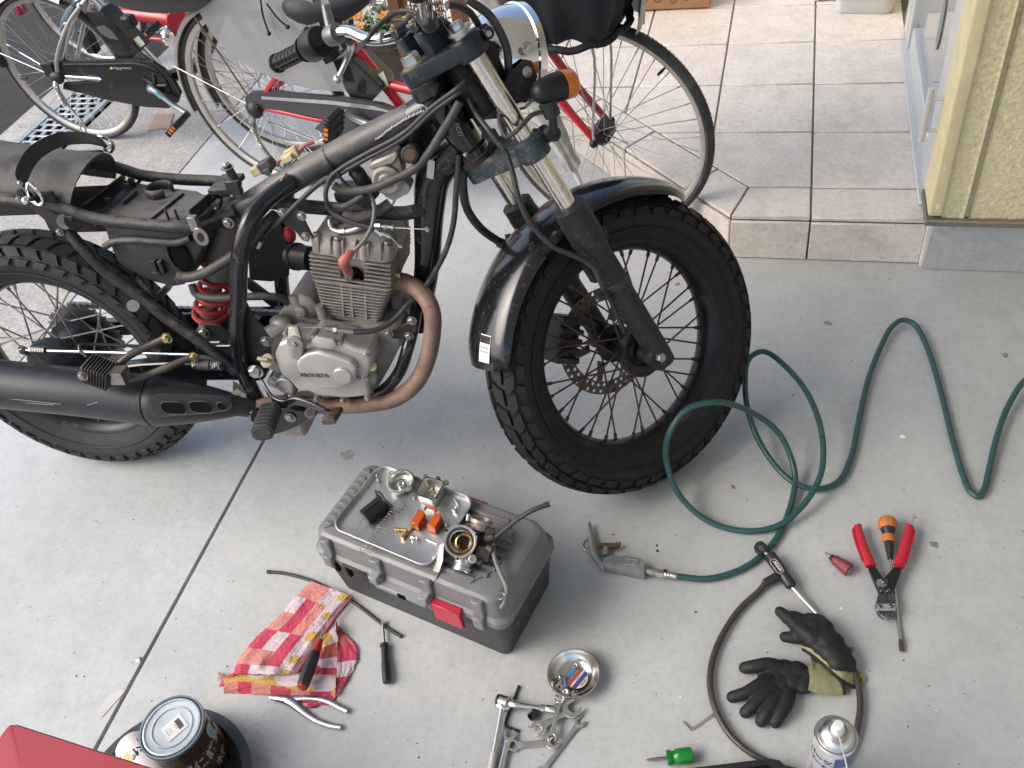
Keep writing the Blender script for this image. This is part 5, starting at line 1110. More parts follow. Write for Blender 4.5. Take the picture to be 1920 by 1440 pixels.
def guard(par, Mx, r, a0, a1, mt, wid=.026, name='mudguard'):
    rows = []
    for i in range(31):
        a = RAD(a0+(a1-a0)*i/30); rows.append([V((rr*math.cos(a), y, rr*math.sin(a))) for y, rr in ((-wid, r-.016), (-wid*.85, r-.004), (-wid*.4, r+.004), (0, r+.006), (wid*.4, r+.004), (wid*.85, r-.004), (wid, r-.016))])
    return ob(name, MB(Mx).sheet(rows), mt, par, smooth=60, solid=.0015)
def pedal(par, Mx, body, c, d, mt=M_BPLAS):                  # c centre, d axle direction (local)
    T = frm(c, d, (0, 0, 1)); m = MB(Mx)
    for y in (-.036, .036): m.box((0, 0, y), (.085, .022, .016), T@rot(90, 'X')@rot(-90, 'X'))
    for x in (-.040, 0, .040): m.box((x, 0, 0), (.012, .020, .070), T)
    for k in range(4):
        for y in (-.046, .046): m.box((-.03+k*.02, 0, y), (.006, .026, .006), T)
    p = ob('pedal', m, mt, par, bev=.002)
    rf_ = MB(Mx)
    for y in (-.0445, .0445): rf_.box((0, 0, y), (.042, .014, .004), T)
    ob('reflector', rf_, M_AMB, p); return p

# ------------------------------------------------------------- red city bicycle
RB = loc(-1.48, .20, 0)@rot(-10.2, 'Z')
def rk(z, x, y, yy): return inframe(RB, *zp(z, x, y), yy)
def Rm(): return MB(RB)
red = thing('bicycle', RB, 'red city bicycle with a black basket cover parked behind the motorcycle', 'bicycle')
RFW = loc(-.292, -.013, .332)@rot(-13.2, 'Z')
RRW = RB@loc(0, 0, .33)
rfw = bwheel(red, RFW, .332, 36, .03, 48, M_BPLAS); rrw = bwheel(red, RRW, .33, 36, .034, None)
hd2 = MB(RFW).lathe([(.020, -.035), (.030, -.03), (.032, .02), (.024, .03)], YZ, 22); ob('hub_dynamo', hd2, M_BPLAS, rfw)
rg = guard(red, RRW, .345, 75, 192, M_BMUD)
for sgn, x, y in ((-1, 1090, 85), (-1, 1240, 490)):
    pass
ob('mudguard_stay', Rm().cyl((0, -.058, .33), rk('1', 1092, 90, -.035), .0032), M_BRONZ, rg)
ob('mudguard_stay', Rm().cyl((0, -.058, .33), rk('1', 975, 370, -.03), .0025), M_BSP, rg)
# frame tubes
def RT(name, pts, r, mt=M_BRED, par=red, **k): return ob(name, Rm().tube(pts, r, 16, 6, **k), mt, par)
stb = rk('E', 1390, 1030, 0); stt = rk('E', 1040, 580, 0); std = (stt-stb).normalized()
seat = RT('seat_tube', [stb-std*.10, stb, stt, stt+std*.10], .0165)
RT('seat_post', [stt+std*.10, stt+std*.20], .0125, M_CHR)
for y in (-.052, .052):
    RT('chainstay', [V((.0, y, .335)), V((.10, y, .325)), V((.30, y*.8, .30)), stb-std*.11], .010)
    RT('seatstay', [V((.0, y, .335)), V((.16, y, .48)), V((.30, y*.6, .60)), stt+std*.06], .009)
bb = stb-std*.11
RT('down_tube', [bb, V((.66, 0, .30)), V((.86, 0, .44)), V((.955, 0, .62))], .021); RT('top_tube', [stb+std*.03, V((.66, 0, .42)), V((.84, 0, .56)), V((.945, 0, .68))], .016)
RT('head_tube', [V((.985, 0, .575)), V((.935, 0, .76))], .02)
for y in (-.052, .052):
    e = RB.inverted()@(RFW@V((0, y, 0))); RT('fork_blade', [V((1.005, y*.85, .62)), rk('3', 240, 520, -.05) if y < 0 else rk('3', 330, 440, .05), e.lerp(V((1.095, y, .474)), .12), e], [.0125, .0125, .010, .009], M_BRED if y < 0 else M_BREDD)
RT('fork_crown', [V((1.0, -.06, .635)), V((.985, 0, .65)), V((1.0, .06, .635))], .014)
nt_ = Rm()
for y in (-.064, .064): e = RB.inverted()@(RFW@V((0, y, 0))); nt_.sph(e, .013, 12, 8)
ob('axle_nut', nt_, M_BPLAS, red)
RT('stem', [V((.94, 0, .75)), V((.915, 0, .93)), V((.95, 0, .97))], .011, M_CHR)
hbr_ = RT('handlebar', [V((.62, -.28, .98)), V((.75, -.27, 1.0)), V((.90, -.20, 1.02)), V((.97, -.06, 1.0)), V((.97, .06, 1.0)), V((.90, .20, 1.02)), V((.75, .27, 1.0)), V((.62, .28, .98))], .011, M_CHR)
# battery behind the seat tube, with the guard rail in the photograph's window
bt = Rm(); q = [rk('E', x, y, -.045) for x, y in ((680, 700), (880, 640), (960, 660), (1270, 960), (1290, 1020), (1190, 1135), (1000, 1140), (950, 1120))]
bt.loft([[V((p.x, y, p.z)) for p in q] for y in (-.045, .045)]); bto = ob('battery', bt, mat('battery_case', (.016, .017, .02), .22, 0, .1, 10, coat=.4), red, bev=.006, bseg=2)
q = [rk('E', x, y, -.0185) for x, y in ((1240, 850), (1310, 800), (1375, 960), (1315, 1000))]; ob('frame_sticker', Rm().loft([q, [p+V((0, .001, 0)) for p in q]]), mat('teal_sticker', (.20, .42, .50), .4, 0, .5, 90, vcol2=(.62, .60, .35)), seat)
# chain case and crank
gc = Rm(); q = [rk('N', x, y, -.062) for x, y in ((459, 182), (470, 173), (505, 172), (640, 183), (715, 195), (770, 215), (800, 250), (795, 285), (760, 300), (700, 295), (640, 270), (590, 240), (605, 228), (602, 221), (520, 205), (480, 203), (462, 196))]
gc.prism([(p.x, p.z) for p in q], .048, .066, XZ); gco = ob('chain_case', gc, M_GCASE, red, bev=.004, bseg=2)
q0 = [rk('N', x, y, -.0672) for x, y in ((490, 181), (620, 189), (700, 199), (750, 214), (700, 206), (620, 196), (490, 186))]; ob('case_stripe', Rm().loft([q0, [p+V((0, .001, 0)) for p in q0]]), mat('silver_stripe', (.42, .43, .46), .3, .6), gco)
ck = Rm().tube([V((bb.x, -.08, bb.z)), rk('C', 1050, 160, -.085), rk('C', 900, 90, -.09), rk('C', 840, 40, -.095)], [.014, .0125, .010, .009], 12, 4); ob('crank', ck, M_STEEL, red)
pc_ = rk('C', 735, 190, -.15); pedal(red, RB, red, pc_, (.35, .0, .94))
RT('chain', [rk('C', 120, 150, -.045), rk('C', 350, 240, -.045), rk('C', 560, 320, -.045), rk('C', 720, 370, -.045)], .004, M_BOLT)
# frosted dress guard over the rear wheel
M_FROST = mat('frosted_plastic', (.40, .41, .41), .35, 0, .06, 6, trans=.3, alpha=.64)
gd = Rm(); outl = spline([rk('N', x, y, -.072) for x, y in ((372, 20), (400, 67), (447, 112), (520, 149), (585, 167), (650, 172))], 5)
cen = [V((p.x*.45+.12, -.072-.012*math.sin(i/len(outl)*PI), .80+.0*i)) for i, p in enumerate(outl)]
rows = []
for i, p in enumerate(outl):
    t = i/(len(outl)-1); top = V((.02+.36*t, -.078, .74)); rows.append([p.lerp(top, k/5)+V((0, -.014*math.sin(PI*k/5), 0)) for k in range(6)])
ob('dress_guard', gd.sheet(rows), M_FROST, red, smooth=70, solid=.002)
ob('hub_guard', Rm().sph(V((0, -.066, .33)), .030, 16, 8, (1, .7, 1)).box(V((-.0, -.072, .335)), (.05, .012, .03)), M_PLAS, red)
ks = Rm().tube([V((-.005, -.07, .33)), rk('1', 1440, 760, -.09), rk('1', 1500, 860, -.10), rk('1', 1590, 960, -.115), rk('N', 545, 345, -.13)], .0065, 10, 4); kso = ob('kickstand', ks, M_BMUD, red)
sA, sB_ = rk('1', 1400, 690, -.095), rk('1', 1480, 830, -.105); ob('stand_spring', Rm().tube([sA.lerp(sB_, k/80)+V((.007*math.cos(k), .007*math.sin(k), 0)) for k in range(81)], .0016, 6, 1), M_BSP, kso)
# carrier and saddle
rc_ = Rm()
for y in (-.05, 0, .05): rc_.tube([rk('1', 1330, 20, y), rk('1', 1500, 70, y), rk('1', 1720, 170, y)], .0055, 8, 3)
ob('carrier', rc_, M_BRONZ, red)
ob('carrier_stay', Rm().tube([rk('1', 1510, -20, -.07), rk('1', 1580, 60, -.07), rk('1', 1640, 160, -.07)], .006, 8, 3), M_CHR, red)
cord = Rm().tube([rk('1', 1465, 0, -.10), rk('1', 1480, 90, -.105), rk('1', 1510, 180, -.105)], .0028, 8, 4).sph(rk('1', 1513, 188, -.105), .007).tube([rk('1', 1500, 20, -.10), rk('1', 1560, 100, -.105), rk('1', 1615, 150, -.105)], .0028, 8, 4).sph(rk('1', 1618, 152, -.105), .007); ob('bungee_cord', cord, M_BPLAS, red)
sd = Rm(); rows = []
for i, (x, w_, zt, zb) in enumerate(((.235, .02, .70, .68), (.25, .085, .735, .655), (.31, .115, .75, .618), (.38, .10, .745, .612), (.45, .065, .735, .635), (.52, .03, .73, .68), (.535, .01, .72, .70))):
    rows.append([V((x, w_*math.cos(2*PI*k/16), (zt+zb)/2+(zt-zb)/2*math.sin(2*PI*k/16))) for k in range(16)])
sdo = ob('saddle', sd.loft(rows), mat('patterned_cover', (.018, .020, .026), .6, 0, .2, 20, .4, 60), red, smooth=60, subd=1)
dots = Rm()
for k in range(9):
    p = rk('E', *((300, 30), (370, 120), (450, 40), (560, 70), (520, 150), (620, 150), (640, 60), (580, 190), (500, 230))[k], -.07); dots.sph(p, .0045, 8, 5, (1.3, .3, 1))
ob('cover_dot', dots, mat('cover_dot', (.10, .10, .11), .6), sdo)
# basket supports
RT('basket_rod', [RB.inverted()@(RFW@V((0, -.062, 0))), rk('3', 455, 740, -.07), rk('3', 455, 270, -.07), rk('3', 415, 215, -.06)], .0038, M_BSIL)
RT('basket_rod', [RB.inverted()@(RFW@V((0, .062, 0))), rk('3', 555, 600, .07), rk('3', 555, 250, .07), rk('3', 540, 200, .07)], .0038, M_BSIL)
ob('head_bracket', Rm().box(rk('3', 185, 270, -.03), (.03, .05, .03)), M_BPLAS, red, bev=.004)

# black basket cover: a pleated fabric bag gathered below, resting in the front basket
bc = Rm(); rows = []; cx_, cy_ = 1.16, -.03
NB = 72
for i in range(9):
    t = i/8; row = []
    z = .665+.26*t
    for k in range(NB):
        a = 2*PI*k/NB; pl = .012*math.sin(a*13+2*math.sin(a*3))*(1-t)**.8; rx = (.175+.05*t+pl)*(1-.28*(1-t)**4); ry = (.185+.04*t+pl)*(1-.22*(1-t)**4)
        sup = (abs(math.cos(a))**4+abs(math.sin(a))**4)**-.25
        row.append(V((cx_+rx*sup*.85*math.cos(a), cy_+ry*sup*.85*math.sin(a), z+.012*math.sin(a*5+1)*(1-t)-.02*math.cos(a-.5)*(1-t))))
    rows.append(row)
rows.insert(0, [V((cx_+.10*math.cos(2*PI*k/NB), cy_+.10*math.sin(2*PI*k/NB), .672)) for k in range(NB)])
bco = thing('basket_cover', RB@loc(cx_, cy_, .66), 'black gathered fabric cover on the front basket of the red bicycle', 'basket cover')
ob('fabric', bc.loft(rows), M_CLOTH, bco, smooth=70)
ob('gathered_hem', Rm().tube([V((cx_+.150*math.cos(2*PI*k/40)*(1+.03*math.sin(k*2.1)), cy_+.158*math.sin(2*PI*k/40), .668+.004*math.sin(k*1.7))) for k in range(40)], .010, 8, 2, closed=True), M_CLOTH, bco)
nt2 = thing('net_bag', RB@loc(1.33, .12, .66), 'pale net bag edge showing beside the black basket cover', 'bag')
rows = []
for i in range(6):
    rows.append([V((cx_+(.175+.008*math.sin(k*1.9+i)+.035*i/5)*math.cos(RAD(-4+k*6)), cy_+.01+(.19+.03*i/5)*math.sin(RAD(-4+k*6)), .645+.05*i+.008*math.sin(k*1.3))) for k in range(12)])
ob('netting', Rm().sheet(rows), mat('pale_net', (.52, .53, .46), .7, 0, .25, 60, .5, 200), nt2, smooth=60, solid=.002)
# black cover on the rear carrier
rb_ = Rm(); rows = []
for i, (x, w_, zb) in enumerate(((-.52, .03, .74), (-.49, .13, .70), (-.40, .17, .655), (-.25, .18, .635), (-.08, .17, .645), (.05, .12, .675), (.10, .04, .73))):
    rows.append([V((x, w_*math.cos(2*PI*k/20), zb+.13+.13*math.sin(2*PI*k/20)*(1+.03*math.sin(3*k)))) for k in range(20)])
rco = ob('seat_cover', rb_.loft(rows), mat('charcoal_vinyl', (.028, .029, .033), .45, 0, .15, 12, .2, 60), None, smooth=60, label='charcoal vinyl rain cover over the rear carrier of the red bicycle', cat='rain cover', base=RB@V((-.2, 0, .64)), subd=1)

# closed umbrella hung on the red bicycle, tip down
um = thing('umbrella', RB@rk('3', 390, 1040, -.2), 'closed pale patterned umbrella hanging tip down on the red bicycle', 'umbrella')
uA, uM, uT = rk('2', 1300, -40, -.2), rk('3', 225, 660, -.2), rk('3', 390, 1040, -.2); ud = (uT-uA).normalized()
uE = rk('3', 345, 945, -.2); Tu = axm(uA, uE); lu = (uE-uA).length
def urow(t, rr):
    return [Tu@V((rr*(1+.22*math.sin(6*2*PI*k/36+t*9))*math.cos(2*PI*k/36), rr*(1+.22*math.sin(6*2*PI*k/36+t*9))*math.sin(2*PI*k/36), t*lu)) for k in range(36)]
uc = Rm().loft([urow(0, .036), urow(.2, .036), urow(.4, .033), urow(.6, .029), urow(.8, .024), urow(.93, .018), urow(.97, .022), urow(1.0, .020)])
M_UMB = mat('patterned_canopy', (.60, .60, .56), .4, 0, .3, 22, vcol2=(.30, .31, .29), coat=.3)
ob('canopy', uc, M_UMB, um, smooth=50)
ob('ferrule', Rm().cyl(uE, uT, .0085, .007, 14), mat('white_plastic', (.72, .72, .70), .35), um)
ob('handle', Rm().tube([uA, uA-ud*.08, uA-ud*.16, uA-ud*.20+V((.03, 0, .0)), uA-ud*.18+V((.06, 0, 0))], .009, 12, 5), mat('white_plastic', (.72, .72, .70), .35), um)

# ------------------------------------------------------------- silver city bicycle
SB = loc(-2.508, .51, 0)@rot(-4, 'Z')
def sk(z, x, y, yy): return inframe(SB, *zp(z, x, y), yy)
def Sm(): return MB(SB)
sil = thing('bicycle', SB, 'silver electric city bicycle with black battery and chain case above the drain grating', 'bicycle')
RSW = SB@loc(0, 0, .303); FSW = SB@loc(.985, -.02, .303)@rot(6, 'Z')
srw = bwheel(sil, RSW, .303, 32, .034, 190); sfw = bwheel(sil, FSW, .303, 32)
sg = guard(sil, RSW, .320, 62, 175, mat('chrome_guard', (.62, .62, .61), .16, 1, .06)); guard(sil, FSW, .320, 40, 200, M_BMUD)
def ST(name, pts, r, mt=M_BSIL, par=sil, **k): return ob(name, Sm().tube(pts, r, 14, 6, **k), mt, par)
sb_, st_ = sk('F', 1470, 540, 0), sk('F', 940, -20, 0); sdir = (st_-sb_).normalized()
sseat = ST('seat_tube', [sb_-sdir*.06, sb_, st_, st_+sdir*.22], .0165)
sbb = V((.455, 0, .275))
for y in (-.052, .052):
    ST('chainstay', [V((0, y, .303)), V((.12, y, .298)), V((.30, y*.8, .285)), sbb], .0105); ST('seatstay', [V((0, y, .303)), sk('F', 1180, 590, y)*0+V((.10, y, .42)), V((.18, y*.9, .51)), st_+sdir*.02], .0088)
ST('down_tube', [sbb, V((.62, 0, .33)), V((.78, 0, .50)), V((.83, 0, .66))], .023, M_CCASE); ST('head_tube', [V((.85, 0, .56)), V((.80, 0, .74))], .019); ST('stem', [V((.80, 0, .73)), V((.77, 0, .95))], .011, M_CHR)
for y in (-.05, .05): ST('fork_blade', [V((.865, y, .62)), V((.90, y, .5)), SB.inverted()@(FSW@V((0, y, 0)))], .011)
ST('handlebar', [V((.5, -.27, .98)), V((.72, -.2, 1.0)), V((.78, 0, .97)), V((.72, .2, 1.0)), V((.5, .27, .98))], .011, M_CHR)
sdl = Sm(); rows = []
for x, w_, zt, zb in ((.06, .02, .76, .74), (.08, .08, .79, .73), (.16, .10, .80, .72), (.26, .05, .79, .74), (.33, .012, .77, .75)): rows.append([V((x, w_*math.cos(2*PI*k/14), (zt+zb)/2+(zt-zb)/2*math.sin(2*PI*k/14))) for k in range(14)])
ob('saddle', sdl.loft(rows), M_BPLAS, sil, smooth=60, subd=1)
rods = Sm().cyl((-.01, -.06, .30), sk('F', 0, 530, -.06), .0035).cyl((.0, -.05, .30), sk('F', 90, 440, .05)*0+V((-.33, .05, .40)), .003); ob('carrier_stay', rods, M_CHR, sil)
ob('carrier_stay', Sm().cyl((.0, -.06, .31), sk('F', 30, 200, -.06), .0042), M_BMUD, sil)
ob('side_stay', Sm().tube([sk('F', 575, 710, -.07), sk('F', 570, 600, -.07), sk('F', 620, 400, -.065), sk('F', 700, 210, -.05), sk('F', 810, 60, -.04)], .0085, 12, 5), mat('grey_stay', (.30, .30, .29), .4, .5), sil)
lk = Sm(); q = [sk('F', x, y, -.035) for x, y in ((700, 50), (650, 100), (605, 190), (595, 260), (620, 290), (650, 250), (690, 170), (740, 80))]; lk.loft([[V((p.x, y, p.z)) for p in q] for y in (-.035, .02)]); lko = ob('wheel_lock', lk, mat('blue_grey_lock', (.16, .22, .28), .35, .2), sil, bev=.006, bseg=2)
ob('lock_ring', Sm().tube([sk('F', 650, 240, -.03), sk('F', 690, 200, -.025), sk('F', 740, 110, -.02), sk('F', 800, 40, -.01)], .007, 10, 4), M_CHR, lko)
sbt = Sm(); q = [sk('F', x, y, -.04) for x, y in ((850, 130), (1000, 100), (1390, 525), (1320, 590), (1190, 590), (1050, 420))]; sbt.loft([[V((p.x, y, p.z)) for p in q] for y in (-.04, .04)]); sbo_ = ob('battery', sbt, M_CCASE, sil, bev=.005, bseg=2)
q = [sk('F', x, y, -.0415) for x, y in ((960, 270), (1040, 250), (1120, 310), (1190, 400), (1100, 385), (1010, 340))]; ob('battery_window', Sm().loft([q, [p+V((0, .001, 0)) for p in q]]), mat('smoke_panel', (.10, .105, .115), .25), sbo_)
q = [sk('F', x, y, -.019) for x, y in ((1335, 390), (1385, 360), (1450, 440), (1400, 480))]; ob('frame_sticker', Sm().loft([q, [p+V((0, .001, 0)) for p in q]]), MATS['teal_sticker'], sseat)
cs = Sm(); q = [sk('F', x, y, -.06) for x, y in ((440, 690), (480, 615), (640, 602), (1000, 598), (1380, 592), (1530, 615), (1640, 690), (1740, 800), (1810, 930), (1785, 1020), (1690, 1080), (1450, 1065), (1050, 990), (830, 930), (635, 885), (640, 828), (1005, 806), (1018, 785), (960, 752), (640, 742), (500, 745))]
cs.prism([(p.x, p.z) for p in q], .048, .066, XZ); cso = ob('chain_case', cs, M_CCASE, sil, bev=.004, bseg=2)
# raised shoulder of the case, printed warning
ob('case_ridge', Sm().tube([sk('F', 640, 640, -.068), sk('F', 1000, 640, -.068), sk('F', 1400, 640, -.068), sk('F', 1560, 700, -.068), sk('F', 1660, 800, -.068)], .004, 8, 5), M_CCASE, cso)
a = sk('F', 1215, 682, -.0668); tM = SB@loc(a)@frm((0, 0, 0), sk('F', 1330, 680, -.066)-sk('F', 1100, 675, -.066), (0, 0, 1))
text('warning_print', 'ELECTRIC ASSISTED BICYCLE', .0068, tM, M_WHITE, cso, 0.0001); text('warning_print', 'SAFETY FIRST', .004, tM@loc(-.015, -.006, 0), M_WHITE, cso, .0001)
q = [sk('F', x, y, -.0668) for x, y in ((1095, 692), (1112, 664), (1125, 692))]; ob('warning_sign', Sm().loft([q, [p+V((0, .0008, 0)) for p in q]]), mat('yellow_print', (.7, .5, .05), .5), cso)
cw = sk('F', 1560, 850, -.069); cwm = Sm().lathe([(.058, 0), (.058, .003), (.050, .004), (.050, .002), (0, .002)], axm(cw, cw+V((0, -1, 0))), 32); cwo = ob('chainring_cover', cwm, M_CCASE, cso)
for k in range(5):
    a = 2*PI*k/5; d = V((math.cos(a), 0, math.sin(a))); ob('chainring_arm', Sm().cyl(cw+d*.01+V((0, -.004, 0)), cw+d*.05+V((0, -.004, 0)), .006), M_DBLK, cwo)
ob('crank', Sm().tube([sk('F', 1510, 880, -.085), sk('F', 1600, 940, -.09), sk('F', 1750, 1060, -.095), sk('F', 1880, 1140, -.10)], [.0155, .013, .0105, .0105], 12, 4).lathe([(.017, -.004), (.017, .006), (.010, .008)], axm(sk('F', 1515, 885, -.085), sk('F', 1515, 885, -.3)), 20), M_STEEL, sil)
q = [sk('F', x, y, -.105) for x, y in ((1550, 905), (1620, 975), (1605, 990), (1570, 965))]; ob('crank_sticker', Sm().loft([q, [p+V((0, .001, 0)) for p in q]]), mat('cyan_sticker', (.08, .40, .52), .4), sil)
pp_ = sk('F', 1780, 1240, -.15); pedal(sil, SB, sil, pp_, (.8, .0, .6), M_PLAS)
ob('hub_guard', Sm().sph(V((0, -.068, .303)), .026, 14, 8, (1.2, .7, 1)).box(V((-.02, -.062, .335)), (.05, .02, .05)), M_PLAS, sil)
ks = Sm().tube([V((.0, -.07, .30)), sk('F', 560, 860, -.085), sk('F', 650, 1010, -.09), sk('F', 740, 1130, -.10), sk('F', 830, 1230, -.11), sk('F', 860, 1340, -.115), sk('F', 820, 1345, -.13), sk('F', 800, 1220, -.12)], [.011, .011, .007, .006, .005, .004, .004, .004], 10, 5); ob('kickstand', ks, M_BSIL, sil)
a, b2 = sk('F', 560, 880, -.10), sk('F', 650, 1060, -.11); ob('stand_spring', Sm().tube([a.lerp(b2, k/90)+V((.007*math.cos(k), .007*math.sin(k), 0)) for k in range(91)], .0018, 6, 1), M_GALV, sil)
ob('rear_reflector', Sm().sph(sk('F', 30, 620, -.02), .022, 14, 8, (.6, 1, 1)), M_BPLAS, sil)
ob('lock_case', Sm().box(sk('F', 1290, 210, -.03), (.05, .04, .045)), M_BPLAS, sil, bev=.008)

# ------------------------------------------------------------- third bicycle, red, behind
TB = loc(-2.86, 1.17, 0)@rot(-4, 'Z')
def tk(z, x, y, yy): return inframe(TB, *zp(z, x, y), yy)
def Tm(): return MB(TB)
tri = thing('bicycle', TB, 'red bicycle mostly hidden behind the silver bicycle at the road edge', 'bicycle')
trw = bwheel(tri, TB@loc(0, 0, .305), .305, 28); tfw = bwheel(tri, TB@loc(1.05, 0, .305), .305, 28)
def TT(name, pts, r, mt=M_BREDD): return ob(name, Tm().tube(pts, r, 14, 5), mt, tri)
TT('down_tube', [tk('F', 1180, 120, 0), tk('F', 1400, 150, 0), tk('F', 1700, 190, 0), tk('F', 1900, 250, 0)], [.024, .030, .035, .036])
TT('chainstay', [V((0, -.05, .305)), tk('F', 1200, 330, -.05), tk('F', 1650, 400, -.04)], .011); TT('seat_tube', [tk('F', 1600, 250, 0), tk('F', 1400, -100, 0)], .015); TT('top_tube', [tk('F', 1850, 250, 0), V((.80, 0, .5)), V((.88, 0, .66))], .022)
TT('fork_blade', [V((.90, -.05, .62)), V((1.05, -.05, .305))], .011); TT('fork_blade', [V((.90, .05, .62)), V((1.05, .05, .305))], .011); TT('head_tube', [V((.91, 0, .58)), V((.87, 0, .75))], .018)
pedal(tri, TB, tri, tk('F', 1500, 320, -.12), (.8, 0, .6)); ob('crank', Tm().tube([tk('F', 1700, 260, -.07), tk('F', 1560, 310, -.08)], .009, 10, 3), M_STEEL, tri)
ob('bell', Tm().sph(tk('F', 1680, 370, -.10), .034, 16, 8, (1, 1, 1.2)), M_CHR, tri); ob('motor_case', Tm().lathe([(.05, 0), (.055, .01), (.055, .06), (.04, .07)], axm(tk('F', 1790, 230, -.05), tk('F', 1790, 230, .05)), 24), M_BREDD, tri)
ob('rear_reflector', Tm().box(tk('F', 195, 70, 0), (.03, .05, .06)), mat('red_reflector', (.35, .02, .06), .2), tri, bev=.006)
guard(tri, TB@loc(0, 0, .305), .322, 60, 170, M_BMUD)
ob('lower_bracket', Tm().box(tk('F', 890, 400, -.03), (.06, .05, .12)), M_BPLAS, tri, bev=.01)

# ------------------------------------------------------------- porch things at the top of the frame
M_WOOD = mat('crate_wood', (.42, .23, .11), .65, 0, .3, 9, .3, 60, vcol2=(.30, .15, .06))
cr0, cr1 = fl(1190, 23, HS), fl(1331, 17, HS)
crate = thing('wooden_crate', (cr0+cr1)/2, 'small wooden crate standing on the porch tiles at the top edge', 'crate')
T = frm(cr0, cr1-cr0, V((0, 0, 1)).cross(cr1-cr0)); lw = (cr1-cr0).length
for k in range(2): ob('slat', MB(T).box((lw/2, .006, .055+k*.105), (lw, .012, .097)), M_WOOD, crate, bev=.002); ob('slat', MB(T).box((lw/2, .246, .055+k*.105), (lw, .012, .097)), M_WOOD, crate, bev=.002)
for x in (.008, lw-.008): ob('end_board', MB(T).box((x, .126, .105), (.014, .228, .20)), M_WOOD, crate, bev=.002)
ob('bottom_board', MB(T).box((lw/2, .126, .008), (lw-.03, .226, .012)), M_WOOD, crate)
for k, (x, z, r_) in enumerate(((.04, .045, .010), (.09, .05, .016), (.15, .04, .012), (.2, .05, .014))): ob('burnt_mark', MB(T).lathe([(r_*.6, 0), (r_, 0), (r_, .001), (r_*.6, .001), (r_*.6, 0)], loc(x, -.0002, z)@rot(90, 'X'), 20, cap=False), mat('burnt_mark', (.20, .09, .04), .8), crate)
t0, t1 = fl(1566, 26, HS), fl(1672, 28, HS); T = frm(t0, t1-t0, V((0, 0, 1)).cross(t1-t0)); lw = (t1-t0).length
tub = thing('plastic_planter', (t0+t1)/2, 'shallow pale grey plastic planter tray on the tiles near the glass door', 'planter')
def rr3(s, z): return [V((lw/2+x*s, .07+y*s, z)) for x, y in rrect(lw, .14, .03, 4)]
ob('tray', MB(T).loft([rr3(.94, 0), rr3(1, .006), rr3(1.05, .055), rr3(1.12, .056), rr3(1.12, .064), rr3(1.02, .064), rr3(.97, .012), rr3(.9, .010)]), mat('pale_grey_plastic', (.56, .57, .57), .5, 0, .06), tub)
pbg = fl(1553, 3, HS); ob('plastic_sheet', MB().sheet([[pbg+V((.05*i-.05, .04*j, .006+.008*math.sin(i*2+j*3))) for i in range(4)] for j in range(5)]), mat('white_sheet', (.7, .7, .72), .5), label='crumpled white plastic sheet on the tiles left of the grey planter', cat='sheet', smooth=60, base=pbg, solid=.001)

# flowers and trellis behind the red bicycle
pw = thing('flower_planter', (-1.30, .96, 0), 'planter with purple, white and orange pansies behind the red bicycle', 'flower planter')
T = loc(-1.30, .96, 0)@rot(-8, 'Z')
ob('trough', MB(T).loft([[V((x*s, y*s, z)) for x, y in rrect(.42, .18, .03, 3)] for s, z in ((.85, 0), (1, .16), (1.06, .162), (1.06, .18), (.95, .18), (.92, .14))]), mat('brown_trough', (.06, .04, .03), .6), pw)
M_LEAF = mat('pansy_leaf', (.06, .13, .035), .55, 0, .35, 30)
lf = MB(T); r2 = random.Random(4)
for k in range(420):
    x, y = r2.uniform(-.21, .21), r2.uniform(-.10, .10); z = .17+r2.random()*.13; a = r2.uniform(0, 6.28); s_ = r2.uniform(.010, .018); tl_ = r2.uniform(-.7, .7)
    Q = loc(x, y, z)@Matrix.Rotation(a, 4, 'Z')@Matrix.Rotation(tl_, 4, 'X'); lf.add([(0, -s_, 0), (s_*.5, 0, .003), (0, s_*1.2, -.002), (-s_*.5, 0, .003)], [(0, 1, 2, 3)], Q)
ob('foliage', lf, M_LEAF, pw, smooth=5, kind='stuff')
FC = [mat('pansy_purple', (.06, .015, .16), .6), mat('pansy_white', (.72, .72, .66), .6), mat('pansy_orange', (.75, .22, .015), .6), mat('pansy_yellow', (.75, .45, .03), .6)]
fm_ = {}
for i, m_ in enumerate(FC):
    q = MB()
    for k in range(5):
        a = 2*PI*k/5; q.add([(.002*math.cos(a), .002*math.sin(a), 0), (.016*math.cos(a-.5), .016*math.sin(a-.5), .003), (.021*math.cos(a), .021*math.sin(a), .004), (.016*math.cos(a+.5), .016*math.sin(a+.5), .003)], [(0, 1, 2, 3)])
    fm_[i] = mesh('blossom', q, m_)
for k in range(34):
    x = r2.uniform(-.21, .21); c_ = (0, 1, 0, 1)[k % 4] if k < 17 else (2, 3, 2)[k % 3]
    y = r2.uniform(0, .1) if k < 17 else r2.uniform(-.12, .0)
    inst('blossom', fm_[c_], T@loc(x, y, .25+r2.random()*.10)@Matrix.Rotation(r2.uniform(.2, .9), 4, 'X')@Matrix.Rotation(r2.uniform(0, 6), 4, 'Z'), pw)
M_BRWN = mat('brown_timber', (.17, .075, .04), .7, 0, .3, 14, .3, 80)
tr = thing('wooden_trellis', (-1.13, .86, 0), 'dark brown wooden trellis post with a tangle of dry vines behind the handlebar', 'trellis')
T = loc(-1.13, .86, 0)@rot(-8, 'Z')
for x in (-.10, .16): ob('post', MB(T).box((x, 0, .45), (.05, .05, .9)), M_BRWN, tr, bev=.003)
for z in (.12, .42, .72): ob('rail', MB(T).box((.03, .012, z), (.22, .02, .04)), M_BRWN, tr, bev=.002)
vn = MB(T)
for k in range(60):
    x = r2.uniform(-.07, .13); z = r2.uniform(.0, .5); vn.tube([(x+r2.uniform(-.015, .015), -.012+r2.uniform(-.01, .01), z+j*.08) for j in range(5)], .0022, 5, 2)
